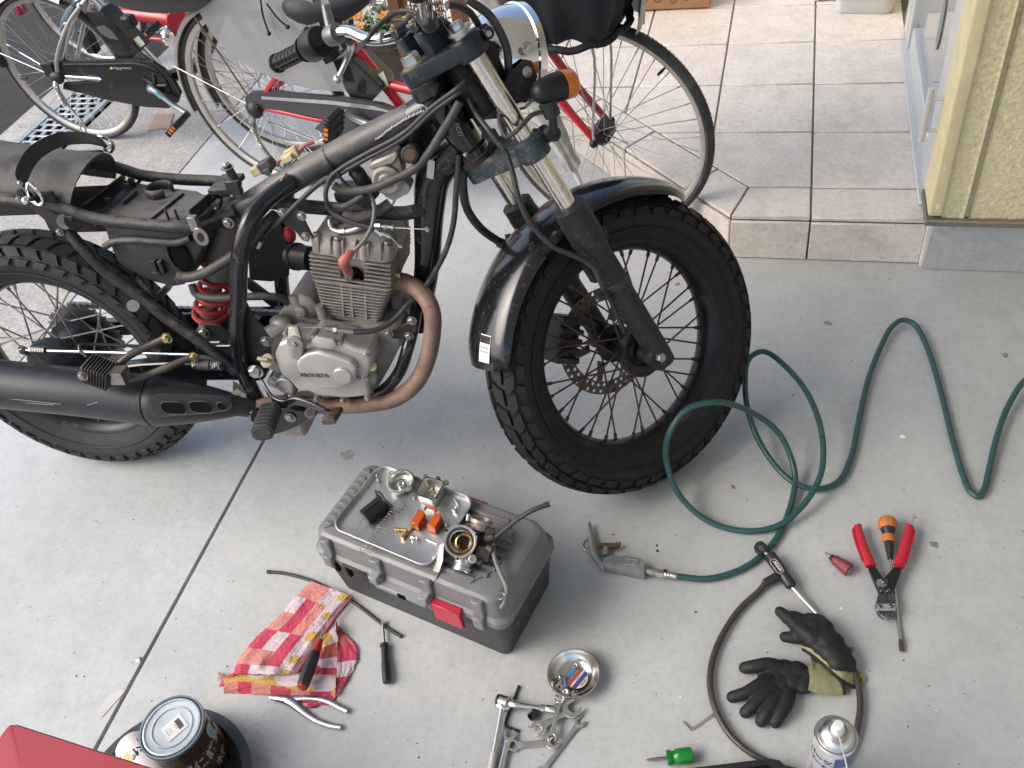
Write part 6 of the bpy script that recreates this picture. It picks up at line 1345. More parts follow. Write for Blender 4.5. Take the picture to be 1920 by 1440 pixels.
ob('dry_vine', vn, mat('dry_vine', (.23, .12, .065), .85), tr, kind='stuff')
bx_ = fl(290, 225, 0); ob('cardboard_scrap', MB().prism([(p.x-bx_.x, p.y-bx_.y) for p in (fz('F', 1480, 1310), fz('F', 1560, 1150), fz('F', 1740, 1140), fz('F', 1700, 1290))], .001, .004, loc(bx_)), mat('cardboard', (.36, .27, .20), .8), label='flat brown cardboard scrap on the ground below the silver bicycle pedal', cat='cardboard', base=bx_)
# ================================================================== things on the floor
M_TBASE = mat('dark_toolbox_plastic', (.030, .031, .033), .42, 0, .15, 12, .06, 200, dust=.10, dcol=(.10, .10, .10), ds=16)
M_TLID = mat('grey_toolbox_plastic', (.165, .168, .17), .34, 0, .10, 10, .06, 200, dust=.12, dcol=(.12, .12, .115), ds=14)
M_TLITE = mat('light_grey_plastic', (.25, .255, .26), .4, 0, .06, 10)
M_TRED = mat('red_latch_plastic', (.42, .022, .045), .35, 0, .08, 10)
M_ALLOY = mat('cast_aluminium', (.56, .55, .53), .35, .9, .12, 40, .1, 300)
M_BRASS = mat('brass', (.62, .40, .13), .28, 1, .2, 60)
M_TOOL = mat('satin_chrome_tool', (.70, .69, .67), .22, 1, .07, 30)
M_INOX = mat('brushed_tray_steel', (.58, .59, .60), .42, 1, .06, 9, .03, 300)

# ---- toolbox -----------------------------------------------------------
TB0 = loc(-.4425, -1.342, 0)@rot(-14.4, 'Z')
TB0S = TB0@Matrix.Diagonal((.99, 1.04, 1.215, 1))
def tp_(z, x, y, h): return TB0.inverted()@fz(z, x, y, h)
box = thing('toolbox', TB0, 'grey plastic toolbox with dark base and one red latch, carburettor parts on its lid', 'toolbox')
def rl(w, d, z, r=.02, ox=0, oy=0): return [V((x+ox, y+oy, z)) for x, y in rrect(w, d, r, 4)]
b_ = MB(TB0S).loft([rl(.424, .188, 0, .016), rl(.430, .193, .004, .018), rl(.462, .206, .110, .02), rl(.462, .206, .118, .02)]); base = ob('base', b_, M_TBASE, box, smooth=40)
ob('end_groove', MB(TB0S).box((.2265, 0, .085), (.012, .13, .035)), M_TBASE, base, bev=.004)
lid = MB(TB0S).loft([rl(.474, .216, .112, .024), rl(.480, .222, .116, .026), rl(.480, .222, .130, .026), rl(.466, .208, .136, .026), rl(.458, .202, .160, .026), rl(.448, .196, .172, .026), rl(.430, .184, .177, .024), rl(.424, .178, .1775, .022)])
lido = ob('lid', lid, M_TLID, box, smooth=32)
# ribs moulded on the lid
rb = MB(TB0S)
for k in range(9):
    y = -.070+k*.0175
    rb.box((-.203, y, .178), (.022, .0070, .008))
for k in range(9):
    y = -.070+k*.0175; x0 = .052; x1 = .186-max(0, abs(k-4)-2.6)*.02
    rb.box(((x0+x1)/2, y, .178), (x1-x0, .0075, .008))
for sg in (-1, 1):
    a, c = V((.150, sg*.078, .179)), V((.186, sg*.028, .179)); rb.box((0, 0, 0), ((c-a).length, .005, .004), frm((a+c)/2, c-a, (0, 0, 1)).__matmul__(rot(90, 'X')))
    a, c = V((-.205, sg*.080, .179)), V((-.178, sg*.055, .179)); rb.box((0, 0, 0), ((c-a).length, .005, .004), frm((a+c)/2, c-a, (0, 0, 1)).__matmul__(rot(90, 'X')))
ob('lid_rib', rb, M_TLID, lido, bev=.001)
# front straps and centre latch rail
for x in (-.190, -.060, .062, .182):
    m = MB(TB0S).box((x, -.1035, .151), (.026, .014, .046)); m.box((x, -.113, .124), (.026, .016, .030)); ob('strap_rib', m, M_TLID, lido, bev=.003)
rail = MB(TB0S).box((-.0, -.116, .1235), (.125, .022, .012)); ob('latch_rail', rail, M_TLITE, lido, bev=.002)
for x in (-.062, .060): ob('hinge_block', MB(TB0S).box((x, -.118, .137), (.021, .020, .018)), M_TLITE, lido, bev=.002)
ob('rail_slot', MB(TB0S).box((.006, -.1275, .1245), (.018, .003, .010)), M_SHADEBLACK, lido)
ob('padlock_tab', MB(TB0S).prism([(-.010, 0), (.010, 0), (.004, -.018), (-.004, -.018)], .112, .116, loc(.006, 0, .112)@rot(90, 'X')), M_SHADEBLACK, lido)
ob('latch', MB(TB0S).box((.108, -.1175, .108), (.068, .010, .044)).box((.108, -.115, .131), (.070, .016, .008)), M_TRED, box, bev=.002)
ob('latch_seat', MB(TB0S).box((-.125, -.108, .108), (.066, .006, .03)).box((-.125, -.112, .125), (.060, .006, .006)), M_TBASE, base, bev=.001)
for x in (-.178, -.145): ob('latch_hook', MB(TB0S).box((x-.0, -.112, .108), (.010, .008, .024)), M_SHADEBLACK, base, bev=.001)
ob('latch', MB(TB0S).box((.045, .1105, .132), (.06, .010, .044)), M_TRED, box, bev=.002)
ob('crack', MB(TB0S).box((.085, -.082, .1782), (.0015, .06, .0008)), M_SHADEBLACK, lido)

# ---- parts tray ----------------------------------------------------------
LZ = .2222
tc_ = (fz('T', 225, 540, .233)+fz('T', 540, 110, .233)+fz('T', 1175, 350, .233)+fz('T', 900, 800, .233))/4
TR = loc(tc_.x, tc_.y, LZ)@rot(-15.4, 'Z')@Matrix.Diagonal((.975, .975, 1, 1))
def rt(w, d, z, r=.022): return [V((x, y, z)) for x, y in rrect(w, d, r, 6)]
tm_ = MB(TR).loft([rt(.2475, .1825, .0115, .026), rt(.2500, .185, .0135, .027), rt(.2540, .189, .0130, .028), rt(.2545, .1895, .0115, .028), rt(.2495, .1845, .0105, .026), rt(.2455, .1805, .0008, .025), rt(.238, .173, .0, .022), rt(.05, .04, .0002, .01), rt(.0004, .0003, .0002, .0001)], cap=False)
ob('parts_tray', tm_, M_INOX, None, label='shallow stainless steel tray with rounded corners lying on the toolbox lid', cat='tray', base=(tc_.x, tc_.y, LZ), smooth=50)
TZZ = LZ+.0012
def tz_(x, y, h=0.): return fz('T', x, y, TZZ+h)

def screw(name, a, b, r, mt, label, cat='screw', head=1.9, group=None):
    a, b = V(a), V(b); m = MB(); T = axm(a, b); l = (b-a).length
    m.lathe([(r*head, 0), (r*head, r*1.3), (r*head*.9, r*1.5), (r, r*1.6)]+[(r*(1 if k % 2 else .82), r*1.6+(l-r*1.6)*k/14) for k in range(15)], T, 14)
    m.lathe([(r*.9, -.0002), (r*.9, -.0006), (0, -.0006)], T, 6)
    return ob(name, m, mt, None, label=label, cat=cat, base=a, group=group)
screw('screw', tz_(528, 185, .004), tz_(545, 200, .004), .0021, M_STEEL, 'tiny screw at the far left corner of the steel tray'); screw('screw', tz_(545, 230, .004), tz_(530, 205, .004), .0021, M_STEEL, 'second tiny screw touching the one in the far left tray corner')
screw('screw', tz_(1055, 350, .004), tz_(1078, 385, .004), .0023, M_STEEL, 'small screw lying right of the float bowl in the tray'); screw('screw', tz_(1045, 425, .004), tz_(1065, 395, .004), .0023, M_STEEL, 'small screw nearest the carburettor throat on the right of the tray')
screw('screw', tz_(765, 600, .004), tz_(785, 610, .004), .0025, M_TOOL, 'bright short screw left of its twin near the brass jets'); screw('screw', tz_(800, 635, .004), tz_(797, 600, .004), .0025, M_TOOL, 'bright short screw right of its twin near the brass jets')
screw('screw', tz_(990, 515, .004), tz_(1004, 512, .004), .0025, M_STEEL, 'small screw between the orange float and the carburettor')
ob('float_pin', MB().cyl(tz_(862, 620, .0015), tz_(932, 650, .0015), .0011, None, 8), M_TOOL, None, label='thin steel float pin lying near the front edge of the tray', cat='pin', base=tz_(862, 620))
# vacuum chamber cap
cp = tz_(700, 262); T = loc(cp)@rot(20, 'Z')
cm = MB(T).lathe([(.021, 0), (.0235, .002), (.0255, .012), (.027, .019), (.0305, .0195), (.0305, .0215), (.0265, .022), (.0245, .019), (.023, .010), (.0165, .0075), (.0155, .0045), (.009, .004), (.0085, .0105), (.0055, .011), (.005, .007), (0, .007)], None, 40)
capo = thing('vacuum_chamber_dome', cp, 'round silver carburettor top cover lying open side up in the tray', 'cover'); ob('shell', cm, mat('zinc_plated_cap', (.62, .64, .58), .25, .9, .06, 20), capo, smooth=45)
for a in (145, -35): 
    d = V((math.cos(RAD(a)), math.sin(RAD(a)), 0)); e = MB(loc(cp)); e.lathe([(.0028, .0195), (.0062, .0195), (.0062, .0215), (.0028, .0215), (.0028, .0195)], loc(d*.0315), 16, cap=False); ob('ear', e, MATS['zinc_plated_cap'], capo)
# float bowl
fc = tz_(905, 330); T = loc(fc)@rot(-10, 'Z'); fb = thing('float_bowl', fc, 'square cast aluminium float bowl with four screw lugs in the tray', 'float bowl')
def rq(w, d, z, r=.007): return [V((x, y, z)) for x, y in rrect(w, d, r, 4)]
ob('bowl', MB(T).loft([rq(.040, .042, 0), rq(.044, .046, .004), rq(.046, .048, .026), rq(.050, .052, .027), rq(.050, .052, .030), rq(.043, .045, .030), rq(.040, .042, .026), rq(.038, .040, .008), rq(.02, .02, .005)]), M_ALLOY, fb, smooth=40)
for x, y in ((-.024, .027), (.024, .027), (-.024, -.027), (.024, -.027)): ob('lug', MB(T).lathe([(.0022, .02), (.0055, .02), (.0055, .031), (.0022, .031), (.0022, .02)], loc(x, y, 0), 16, cap=False), M_ALLOY, fb)
ob('gasket', MB(T).loft([rq(.0485, .0505, .0302), rq(.0485, .0505, .031), rq(.0455, .0475, .031), rq(.0455, .0475, .0302)], closed=True), M_BPLAS, fb)
ob('overflow_tube', MB(T).cyl((.004, .004, .006), (.004, .008, .026), .0025).cyl((-.008, -.002, .012), (.002, .006, .022), .0018), M_BRASS, fb); ob('tab', MB(T).box((.004, .031, .024), (.008, .003, .018)), M_BOLT, fb)
ob('bowl_sump', MB(T).lathe([(.009, .006), (.009, .012), (.006, .012), (.006, .008), (0, .008)], loc(.008, -.008, 0), 18), M_ALLOY, fb)
# slide with diaphragm and needle
a, b2 = tz_(440, 468, .017), tz_(555, 375, .019); d = (b2-a).normalized(); T = axm(a, b2); sl = thing('throttle_slide', tz_(500, 450), 'black throttle slide with rubber diaphragm and long needle in the tray', 'throttle slide'); l = (b2-a).length
ob('piston', MB().lathe([(.0145, 0), (.0165, .0015), (.0165, l), (.0195, l+.001), (.0195, l+.004)], T, 30).box((.0, .0165, l/2), (.010, .003, l*.8), T), M_BPLAS, sl)
dr_ = []
for i, (r_, h_) in enumerate(((.0165, l+.004), (.021, l+.009), (.0255, l+.006), (.029, l+.010), (.0305, l+.010))): dr_.append([T@V((r_*(1+.04*math.sin(3*2*PI*k/30))*math.cos(2*PI*k/30), r_*(1+.05*math.sin(2*2*PI*k/30+1))*math.sin(2*PI*k/30)*.9, h_+.002*math.sin(5*2*PI*k/30)*(r_ > .02))) for k in range(30)])
ob('diaphragm', MB().loft(dr_, cap=False), mat('thin_black_rubber', (.012, .012, .013), .45), sl, solid=.0009, smooth=60)
ob('needle', MB().cyl(a, tz_(366, 590, .003), .0011, .0007, 8), M_TOOL, sl)
# spring
a, b2 = tz_(432, 722, .009), tz_(708, 350, .012); T = axm(a, b2); l = (b2-a).length; n = 21
ob('spring', MB().tube([T@V(((.0102+.0016*math.sin(k*.05))*math.cos(k*2*PI/16), .0102*math.sin(k*2*PI/16), l*k/(n*16))) for k in range(n*16+1)], .0005, 5, 1), M_BOLT, None, label='long thin coil spring lying across the steel tray', cat='spring', base=a)
# floats
M_FLOAT = mat('orange_float_plastic', (.52, .095, .02), .35, 0, .1, 20, trans=.12)
ff = thing('carburettor_float', tz_(880, 500), 'pair of orange plastic carburettor floats on a hinge bridge in the tray', 'float')
for z in (((800, 470), (835, 540)), ((910, 490), (950, 560))):
    c0_ = tz_(*((z[0][0]+z[1][0])/2, (z[0][1]+z[1][1])/2)); T = loc(c0_)@rot(-14, 'Z'); ob('float_block', MB(T).prism([(-.0105, -.0185), (.0115, -.0185), (.0115, .010), (.004, .0195), (-.0105, .0195)], .001, .020, None, .9), M_FLOAT, ff, bev=.0015)
ob('bridge', MB().box((0, 0, .014), (.026, .005, .006), loc(tz_(905, 432))@rot(-10, 'Z')).box((-.012, -.004, .014), (.004, .010, .006), loc(tz_(905, 432))@rot(-10, 'Z')).box((.012, -.004, .014), (.004, .010, .006), loc(tz_(905, 432))@rot(-10, 'Z')), M_FLOAT, ff, bev=.001)
# jets
def jet(a, b, r, label):
    a, b = V(a), V(b); l = (b-a).length; ob('brass_jet', MB().lathe([(r*.5, 0), (r*1.25, 0), (r*1.25, l*.18), (r, l*.2), (r, l*.45), (r*.7, l*.5), (r*.7, l*.62), (r*.95, l*.66), (r*.95, l), (r*.4, l)], axm(a, b), 14), M_BRASS, None, label=label, cat='jet', base=a)
jet(tz_(650, 550, .0035), tz_(725, 553, .0035), .0036, 'short brass jet lying level left of the longer jet in the tray'); jet(tz_(697, 608, .0035), tz_(768, 530, .0035), .0034, 'longer slanting brass jet beside the shorter one in the tray')

# ---- carburettor --------------------------------------------------------
cc_ = fz('T', 1150, 635, .2627); vz = (CAM-cc_).normalized(); vx = _r-vz*_r.dot(vz); CB = frm(cc_, vx, vz.cross(vx.normalized()))@rot(-12, 'Z')
u_ = (CAM-cc_).length/FPX/3.6                    # metres per zoom pixel
carb = thing('carburettor', fz('T', 1150, 700, LZ), 'dirty motorcycle carburettor with brass bore ring resting on the toolbox lid', 'carburettor')
M_CARB = mat('grimy_carb_body', (.075, .068, .060), .5, .5, .4, 50, .3, 200, dust=.3, dcol=(.05, .045, .04), ds=30)
def C_(): return MB(CB)
ob('body', C_().box((.010, .004, -.012), (.056, .056, .036), loc(0, 0, -.018)).box((.030, -.016, -.010), (.030, .030, .030)).lathe([(.017, -.030), (.018, .026)], loc(.008, 0, -.022)@rot(-90, 'X'), 26).cyl((.028, .012, .0), (.046, .020, .004), .008).cyl((.02, -.03, .0), (.034, -.034, .006), .007).box((.036, .026, -.004), (.018, .020, .016)).cyl((.036, -.002, -.002), (.050, -.006, .004), .009), M_CARB, carb, bev=.002)
fo = [(.0335*math.cos(RAD(a))*(1.14 if (a % 120) in (0,) else 1), .0335*math.sin(RAD(a))*(1.14 if (a % 120) == 0 else 1)) for a in range(15, 375, 10)]
flg = C_(); fcx, fcy = -.017, -.002
def rg(r_, z, lob=0.): return [V((fcx+r_*(1+lob*max(0, math.cos(3*(a-.6)))**6)*math.cos(a), fcy+r_*(1+lob*max(0, math.cos(3*(a-.6)))**6)*math.sin(a), z)) for a in [2*PI*k/48 for k in range(48)]]
flg.loft([rg(.026, -.012), rg(.030, .010), rg(.0315, .012, .13), rg(.0315, .017, .13), rg(.0285, .017), rg(.0272, .0165), rg(.0265, .006), rg(.022, -.004), rg(.019, -.005)], cap=False); ob('vacuum_chamber', flg, M_ALLOY, carb, smooth=40)
ob('bore_ring', C_().lathe([(.0165, -.006), (.0165, .004), (.0145, .005), (.0135, .002), (.0125, -.008)], loc(fcx+.007, fcy-.001, 0), 32, cap=False), M_BRASS, carb); ob('bore', C_().lathe([(.0135, -.007), (0, -.010)], loc(fcx+.007, fcy-.001, 0), 26), mat('bore_dark', (.05, .035, .022), .4, .6), carb)
ob('slide_guide', C_().box((fcx+.007, fcy+.014, -.002), (.014, .005, .006)).box((fcx-.002, fcy-.010, -.004), (.006, .005, .006)), mat('tarnished_brass', (.42, .28, .14), .4, .8), carb)
sc_ = C_()
for k in range(3): a = .6+2*PI*k/3; sc_.lathe([(.0026, .0172), (.0026, .0178)], loc(fcx+.0335*math.cos(a), fcy+.0335*math.sin(a), 0), 12)
ob('screw_hole', sc_, M_SHADEBLACK, carb)
tI = loc(.014, .044, -.006)@rot(-78, 'X'); ob('intake_mouth', C_().lathe([(.018, -.016), (.019, -.004), (.0235, -.002), (.0235, .005), (.0205, .0055), (.017, -.004), (.014, -.012), (0, -.012)], tI, 36), mat('brown_stained_alloy', (.30, .25, .21), .45, .6, .3, 40), carb, smooth=45)
tO = loc(-.002, -.040, -.010)@rot(80, 'X'); ob('outlet_spigot', C_().lathe([(.017, -.01), (.0185, .0), (.0185, .004), (.0165, .006), (.0165, .009), (.0185, .011), (.0185, .018), (.015, .019), (.013, .010), (0, .008)], tO, 32), M_ALLOY, carb, smooth=40)
ob('adjuster', C_().lathe([(.0085, 0), (.0085, .010), (.005, .011), (.005, .005), (0, .005)], loc(.013, -.030, .008), 20).cyl((-.012, .040, .0), (-.013, .052, .004), .0035), M_ALLOY, carb)
q = [fz('T', x, y, h+.0407) for x, y, h in ((900, 735, .188), (925, 720, .192), (945, 655, .215), (978, 640, .22), (972, 760, .20), (945, 842, .183), (905, 830, .183), (918, 790, .185), (895, 770, .187))]
ob('linkage_plate', MB().loft([q, [p+V((.0015, .0012, 0)) for p in q]]), M_BOLT, carb, bev=.0003)
ob('overflow_hose', MB().tube([fz('T', 1300, 625, .2557), fz('T', 1380, 560, .2757), fz('T', 1480, 480, .3007), fz('T', 1580, 420, .3157), fz('T', 1690, 378, .3207)], .0048, 12, 5).lathe([(.0056, 0), (.0056, .012)], axm(fz('T', 1655, 390, .3197), fz('T', 1690, 378, .3207)), 12), mat('black_rubber_tube', (.035, .032, .030), .55, 0, .2, 40), carb)
ob('drain_hose', MB().tube([fz('T', 1312, 650, .2507), fz('T', 1322, 740, .2407), fz('T', 1360, 840, .2307), fz('T', 1400, 930, .2267), fz('T', 1408, 990, .2267), fz('T', 1390, 1040, .2237), fz('T', 1368, 1082, .2167)], .0045, 12, 6), mat('aged_grey_tube', (.16, .16, .155), .55, 0, .15, 30), carb)
ob('hose_clip', MB().tube([fz('T', 1372, 1010, .2327)+V((.006*math.cos(k), .006*math.sin(k), .0006*k)) for k in range(16)], .0008, 5, 2), M_STEEL, carb)

# ---- cloth rag -------------------------------------------------------------
RZC = [lin((186, 76, 96)), lin((198, 134, 126)), lin((200, 182, 190)), lin((190, 158, 88)), lin((186, 100, 96))]
def terry(name, c): return mat(name, c[:3], .95, 0, .16, 160, .9, 420, spec=.1)
TM = [terry('terry_pink', RZC[0]), terry('terry_salmon', RZC[1]), terry('terry_pale', RZC[2]), terry('terry_yellow', RZC[3]), terry('terry_coral', RZC[4])]
def interp(ps, t):
    P = spline([V((p[0], p[1], 0)) for p in ps], 8); i = t*(len(P)-1); k = min(len(P)-2, int(i)); return P[k].lerp(P[k+1], i-k)
from mathutils import noise as _nz
def cloth(name, left, right, nu, nv, zf, pick, seed, lift=.0):
    rows = []
    for i in range(nu+1):
        u = i/nu; a, c = interp(left, u), interp(right, u); row = []
        for j in range(nv+1):
            v = j/nv; p = a.lerp(c, v); fray = rnd.uniform(-4, 4) if (i in (0, nu) or j in (0, nv)) else 0
            h = zf(u, v)+.0035*_nz.noise(V((u*6+seed, v*5, 0)))+.0012*_nz.noise(V((u*30, v*26, seed)))+.0007*rnd.random()
            row.append(fz('R', p.x+fray, p.y+fray, max(.0012, h)))
        rows.append(row)
    m = MB().sheet(rows); fm = [pick((i+.5)/nu, (j+.5)/nv) for i in range(nu) for j in range(nv)]
    return ob(name, m, None, rag, mats=TM, fmat=fm, smooth=80, solid=-.0022)
rag = thing('cloth_rag', fz('R', 560, 700), 'pink checked terry cloth rag with yellow dots, crumpled on the floor left of the toolbox', 'rag')
def dotted(u, v, n, off, r, asp, dot, bg):
    k = (u*n+off); d = math.hypot((k-math.floor(k)-.5)*asp, v-.5); return dot if d < r else bg
def pA(u, v):
    if v > .70:
        return dotted(u, (v-.70)/.30, 4.4, .35, .34, 1.7, 3, 2)
    c = int(v/.235); r_ = int(u*6.0+.3*c*0); return (0, 1, 2, 1, 1, 0, 2)[(c*3+r_*2) % 7] if c else (1, 2, 1, 0, 1, 0, 2)[r_ % 7]
def pB(u, v):                                     # u across (left to right), v downward
    lim = .34+.40*min(1, u*1.3)
    if v < lim: return 2 if math.hypot((u-.62)*9.0, (v-.3)/.30) < 1 or math.hypot((u-.90)*9.0, (v-.42)/.34) < 1 or math.hypot((u-.38)*9.0, (v-.1)/.25) < 1 else 3
    return (1, 0, 1, 0, 1, 0, 1)[int(u*6.2)]
def pC(u, v):
    return 2 if v < .32 and math.hypot((u-.35)*2.4, (v-.16)/.14) > 1 else (3 if v < .32 else (4 if v < .62 else (2 if v < .85 else 0)))
def pD(u, v): return (4, 0, 2, 0)[int(u*3.99)]
cloth('flap', [(560, 1080), (640, 1130), (760, 1145)], [(760, 1070), (830, 1090), (900, 1085)], 12, 14, lambda u, v: .002, pD, 8)
cloth('flap', [(925, 540), (930, 720), (925, 900), (920, 1000)], [(945, 548), (1080, 720), (1050, 865), (935, 1040)], 40, 22, lambda u, v: .007-.004*v, lambda u, v: pD(u, v), 3)
cloth('flap', [(780, 640), (760, 760), (740, 900)], [(932, 536), (935, 720), (925, 905)], 40, 26, lambda u, v: .010+.002*math.sin(u*6), lambda u, v: pC(v, u), 5)
cloth('fold', [(75, 935), (300, 868), (600, 890), (920, 880)], [(80, 1038), (300, 1045), (600, 1060), (918, 1080)], 66, 22, lambda u, v: .012*math.sin(PI*min(1, v*1.05+.05))+.002, pB, 2)
cloth('fold', [(735, 198), (600, 330), (480, 470), (300, 640), (180, 800), (150, 890)], [(1042, 312), (930, 440), (850, 550), (730, 720), (650, 840), (610, 900)], 126, 72, lambda u, v: .014+.010*math.exp(-((v-.62)/.12)**2)*max(0, u-.35)*1.6+.012*math.exp(-((v-.35)/.10)**2)*math.exp(-((u-.80)/.13)**2)+.006*u-.010*max(0, v-.9)*8-.006*max(0, .08-v)*12, pA, 1)
frg = MB()
for k in range(90):
    p, d = (fz('R', rnd.uniform(60, 100), rnd.uniform(890, 950), .006), V((-.006, 0, 0))) if k < 25 else (fz('R', 928+rnd.uniform(-8, 8), rnd.uniform(560, 1060), .008), V((rnd.uniform(-.006, .008), 0, 0)))
    frg.tube([p, p+d+V((0, rnd.uniform(-.004, .004), rnd.uniform(0, .004))), p+d*1.6+V((0, rnd.uniform(-.006, .006), 0))], .0005, 4, 2)
ob('frayed_thread', frg, TM[1], rag, kind='stuff')
ob('hem', MB().tube([fz('R', x, y, h) for x, y, h in ((1042, 314, .012), (935, 442, .014), (855, 555, .016), (735, 725, .02), (650, 850, .02), (622, 893, .018))], .0022, 8, 5), TM[0], rag)

# ---- screwdrivers and small tools near the rag ---------------------------------
M_BGRIP = mat('black_grip', (.022, .022, .024), .42, 0, .15, 30)
def fluted(prof, T, n=6, amp=.05, seg=36, z0=None, z1=None):
    return [[T@V((r*(1-amp*(1 if (z0 is None or z0 <= h <= z1) else 0)*(.5+.5*math.cos(n*2*PI*k/seg)))*math.cos(2*PI*k/seg), r*(1-amp*(1 if (z0 is None or z0 <= h <= z1) else 0)*(.5+.5*math.cos(n*2*PI*k/seg)))*math.sin(2*PI*k/seg), h)) for k in range(seg)] for r, h in prof]
a, b2 = fz('R', 665, 1000, .040), fz('R', 815, 600, .033); T = axm(a, b2); l = (b2-a).length
sdv = thing('screwdriver', fz('R', 700, 850), 'screwdriver with black handle and red collar lying on the rag', 'screwdriver')
ob('handle', MB().loft(fluted([(.0085, 0), (.0115, .003), (.0128, .012), (.0135, l*.3), (.0128, l*.55), (.0108, l*.66)], T, 6, .10, 36, .008, l*.6)), M_BGRIP, sdv)
ob('end_cap', MB().lathe([(.0118, .0028), (.0112, .0), (.008, -.0022), (0, -.0025)], T, 26), mat('red_cap', (.36, .03, .03), .4), sdv); ob('collar', MB().lathe([(.0108, l*.655), (.0092, l*.74), (.0072, l*.86), (.0065, l*.90), (.004, l*.905)], T, 26), mat('red_cap', (.36, .03, .03), .4), sdv); ob('shaft', MB().cyl(T@V((0, 0, l*.88)), T@V((0, 0, l*1.12)), .0028), M_TOOL, sdv)
a, b2 = fz('R', 1301, 965, .012), fz('R', 1270, 490, .009); T = axm(a, b2); l = (b2-a).length
sd2 = thing('screwdriver', fz('R', 1290, 800), 'slim black handled flat screwdriver lying on the concrete below the toolbox', 'screwdriver')
ob('handle', MB().loft(fluted([(.004, 0), (.0078, .002), (.0092, .008), (.0092, l*.30), (.0078, l*.33), (.0073, l*.54), (.0072, l*.56)], T, 6, .16, 36, .006, l*.31)), M_BGRIP, sd2); ob('collar', MB().lathe([(.0072, l*.56), (.0090, l*.565), (.0090, l*.605), (.0072, l*.615), (.003, l*.617)], T, 24), M_BGRIP, sd2)
ob('shaft', MB().lathe([(.0030, l*.6), (.0030, l*.93)], T, 12).box((0, 0, l*.965), (.0075, .0022, l*.07), T), M_TOOL, sd2)
ob('rubber_tube', MB().tube([fz('R', 405, 128, .004), fz('R', 520, 138, .004), fz('R', 640, 165, .004), fz('R', 760, 205, .004), fz('R', 900, 275, .004), fz('R', 1040, 350, .004), fz('R', 1180, 455, .004), fz('R', 1290, 540, .004), fz('R', 1410, 615, .004)], .0038, 12, 6).lathe([(.0045, 0), (.0045, .008)], axm(fz('R', 405, 128, .0045), fz('R', 450, 132, .0045)), 12), MATS['black_rubber_tube'], None, label='thin black rubber tube running under the rag towards the toolbox', cat='rubber tube', base=fz('R', 900, 275))
pl = thing('pliers', fz('R', 600, 1120), 'steel pliers half hidden under the bottom of the rag', 'pliers')
ob('handle', MB().tube([fz('R', 480, 1082, .006), fz('R', 560, 1092, .007), fz('R', 625, 1135, .007), fz('R', 690, 1190, .007), fz('R', 780, 1245, .007), fz('R', 880, 1280, .007), fz('R', 958, 1292, .007)], [.006, .0105, .0095, .007, .0062, .0062, .006], 14, 5, flat=.6, up=(0, 0, 1)), mat('dull_pliers', (.46, .47, .48), .3, 1, .1, 40), pl); ob('handle', MB().tube([fz('R', 560, 1085, .006), fz('R', 700, 1074, .007), fz('R', 780, 1078, .007), fz('R', 860, 1100, .007), fz('R', 940, 1140, .007), fz('R', 1008, 1172, .007)], [.008, .0065, .006, .006, .0062, .006], 14, 5, flat=.6, up=(0, 0, 1)), mat('dull_pliers', (.46, .47, .48), .3, 1, .1, 40), pl)
ob('jaw', MB().tube([fz('R', 560, 1088, .007), fz('R', 480, 1076, .007), fz('R', 420, 1068, .006)], [.010, .008, .004], 12, 4, flat=.7), mat('dull_pliers', (.46, .47, .48), .3, 1, .1, 40), pl)

# ---- paint can, pan, spray can and red seat at the lower left ---------------------
pc0 = fl(321, 1362, .150)
can = thing('paint_can', (pc0.x, pc0.y, .006), 'brown paint can with a pale blue grey lid and barcode sticker, lower left', 'paint can')
CT = loc(pc0.x, pc0.y, .006)@rot(20, 'Z')@Matrix.Diagonal((.83, .83, 1.0, 1))
ob('body', MB(CT).lathe([(.0715, 0), (.0735, .002), (.0735, .006), (.0715, .009), (.0715, .128), (.0735, .131), (.0735, .136)], None, 56), mat('brown_can_print', (.075, .038, .030), .22, .2, .2, 8, coat=.3), can, smooth=40)
ob('lid_ring', MB(CT).lathe([(.0735, .136), (.0755, .139), (.0745, .144), (.0705, .144), (.0685, .139), (.0655, .139)], None, 56, cap=False), mat('tin_rim', (.22, .25, .28), .3, .8, .2, 30), can)
ob('lid', MB(CT).lathe([(.0685, .139), (.0665, .144), (.063, .1445), (.061, .141), (.050, .1405), (.048, .143), (.045, .143), (.043, .1405), (0, .140)], None, 56), mat('scuffed_lid', (.50, .56, .60), .4, .35, .15, 20, .15, 80, dust=.2, dcol=(.62, .64, .66), ds=14), can, smooth=30)
LT = CT@rot(-52, 'Z')@loc(.006, .0, .1412); lb = ob('barcode_sticker', MB(LT).box((0, .004, .0), (.042, .050, .0012)), M_WHITE, can)
for k in range(14):
    w_ = (.0006, .0012, .0018)[k*5 % 3]; ob('barcode_bar', MB(LT).box((-.013+k*.002, .016, .0009), (w_, .012, .0002)), M_BPLAS, lb)
text('sticker_print', '4 971544', .004, LT@loc(0, .007, .0009), M_BPLAS, lb); text('sticker_print', '2L  X-04', .004, LT@loc(0, -.006, .0009), M_BPLAS, lb); text('sticker_print', '4971544 130', .0035, LT@loc(0, -.014, .0009), M_BPLAS, lb)
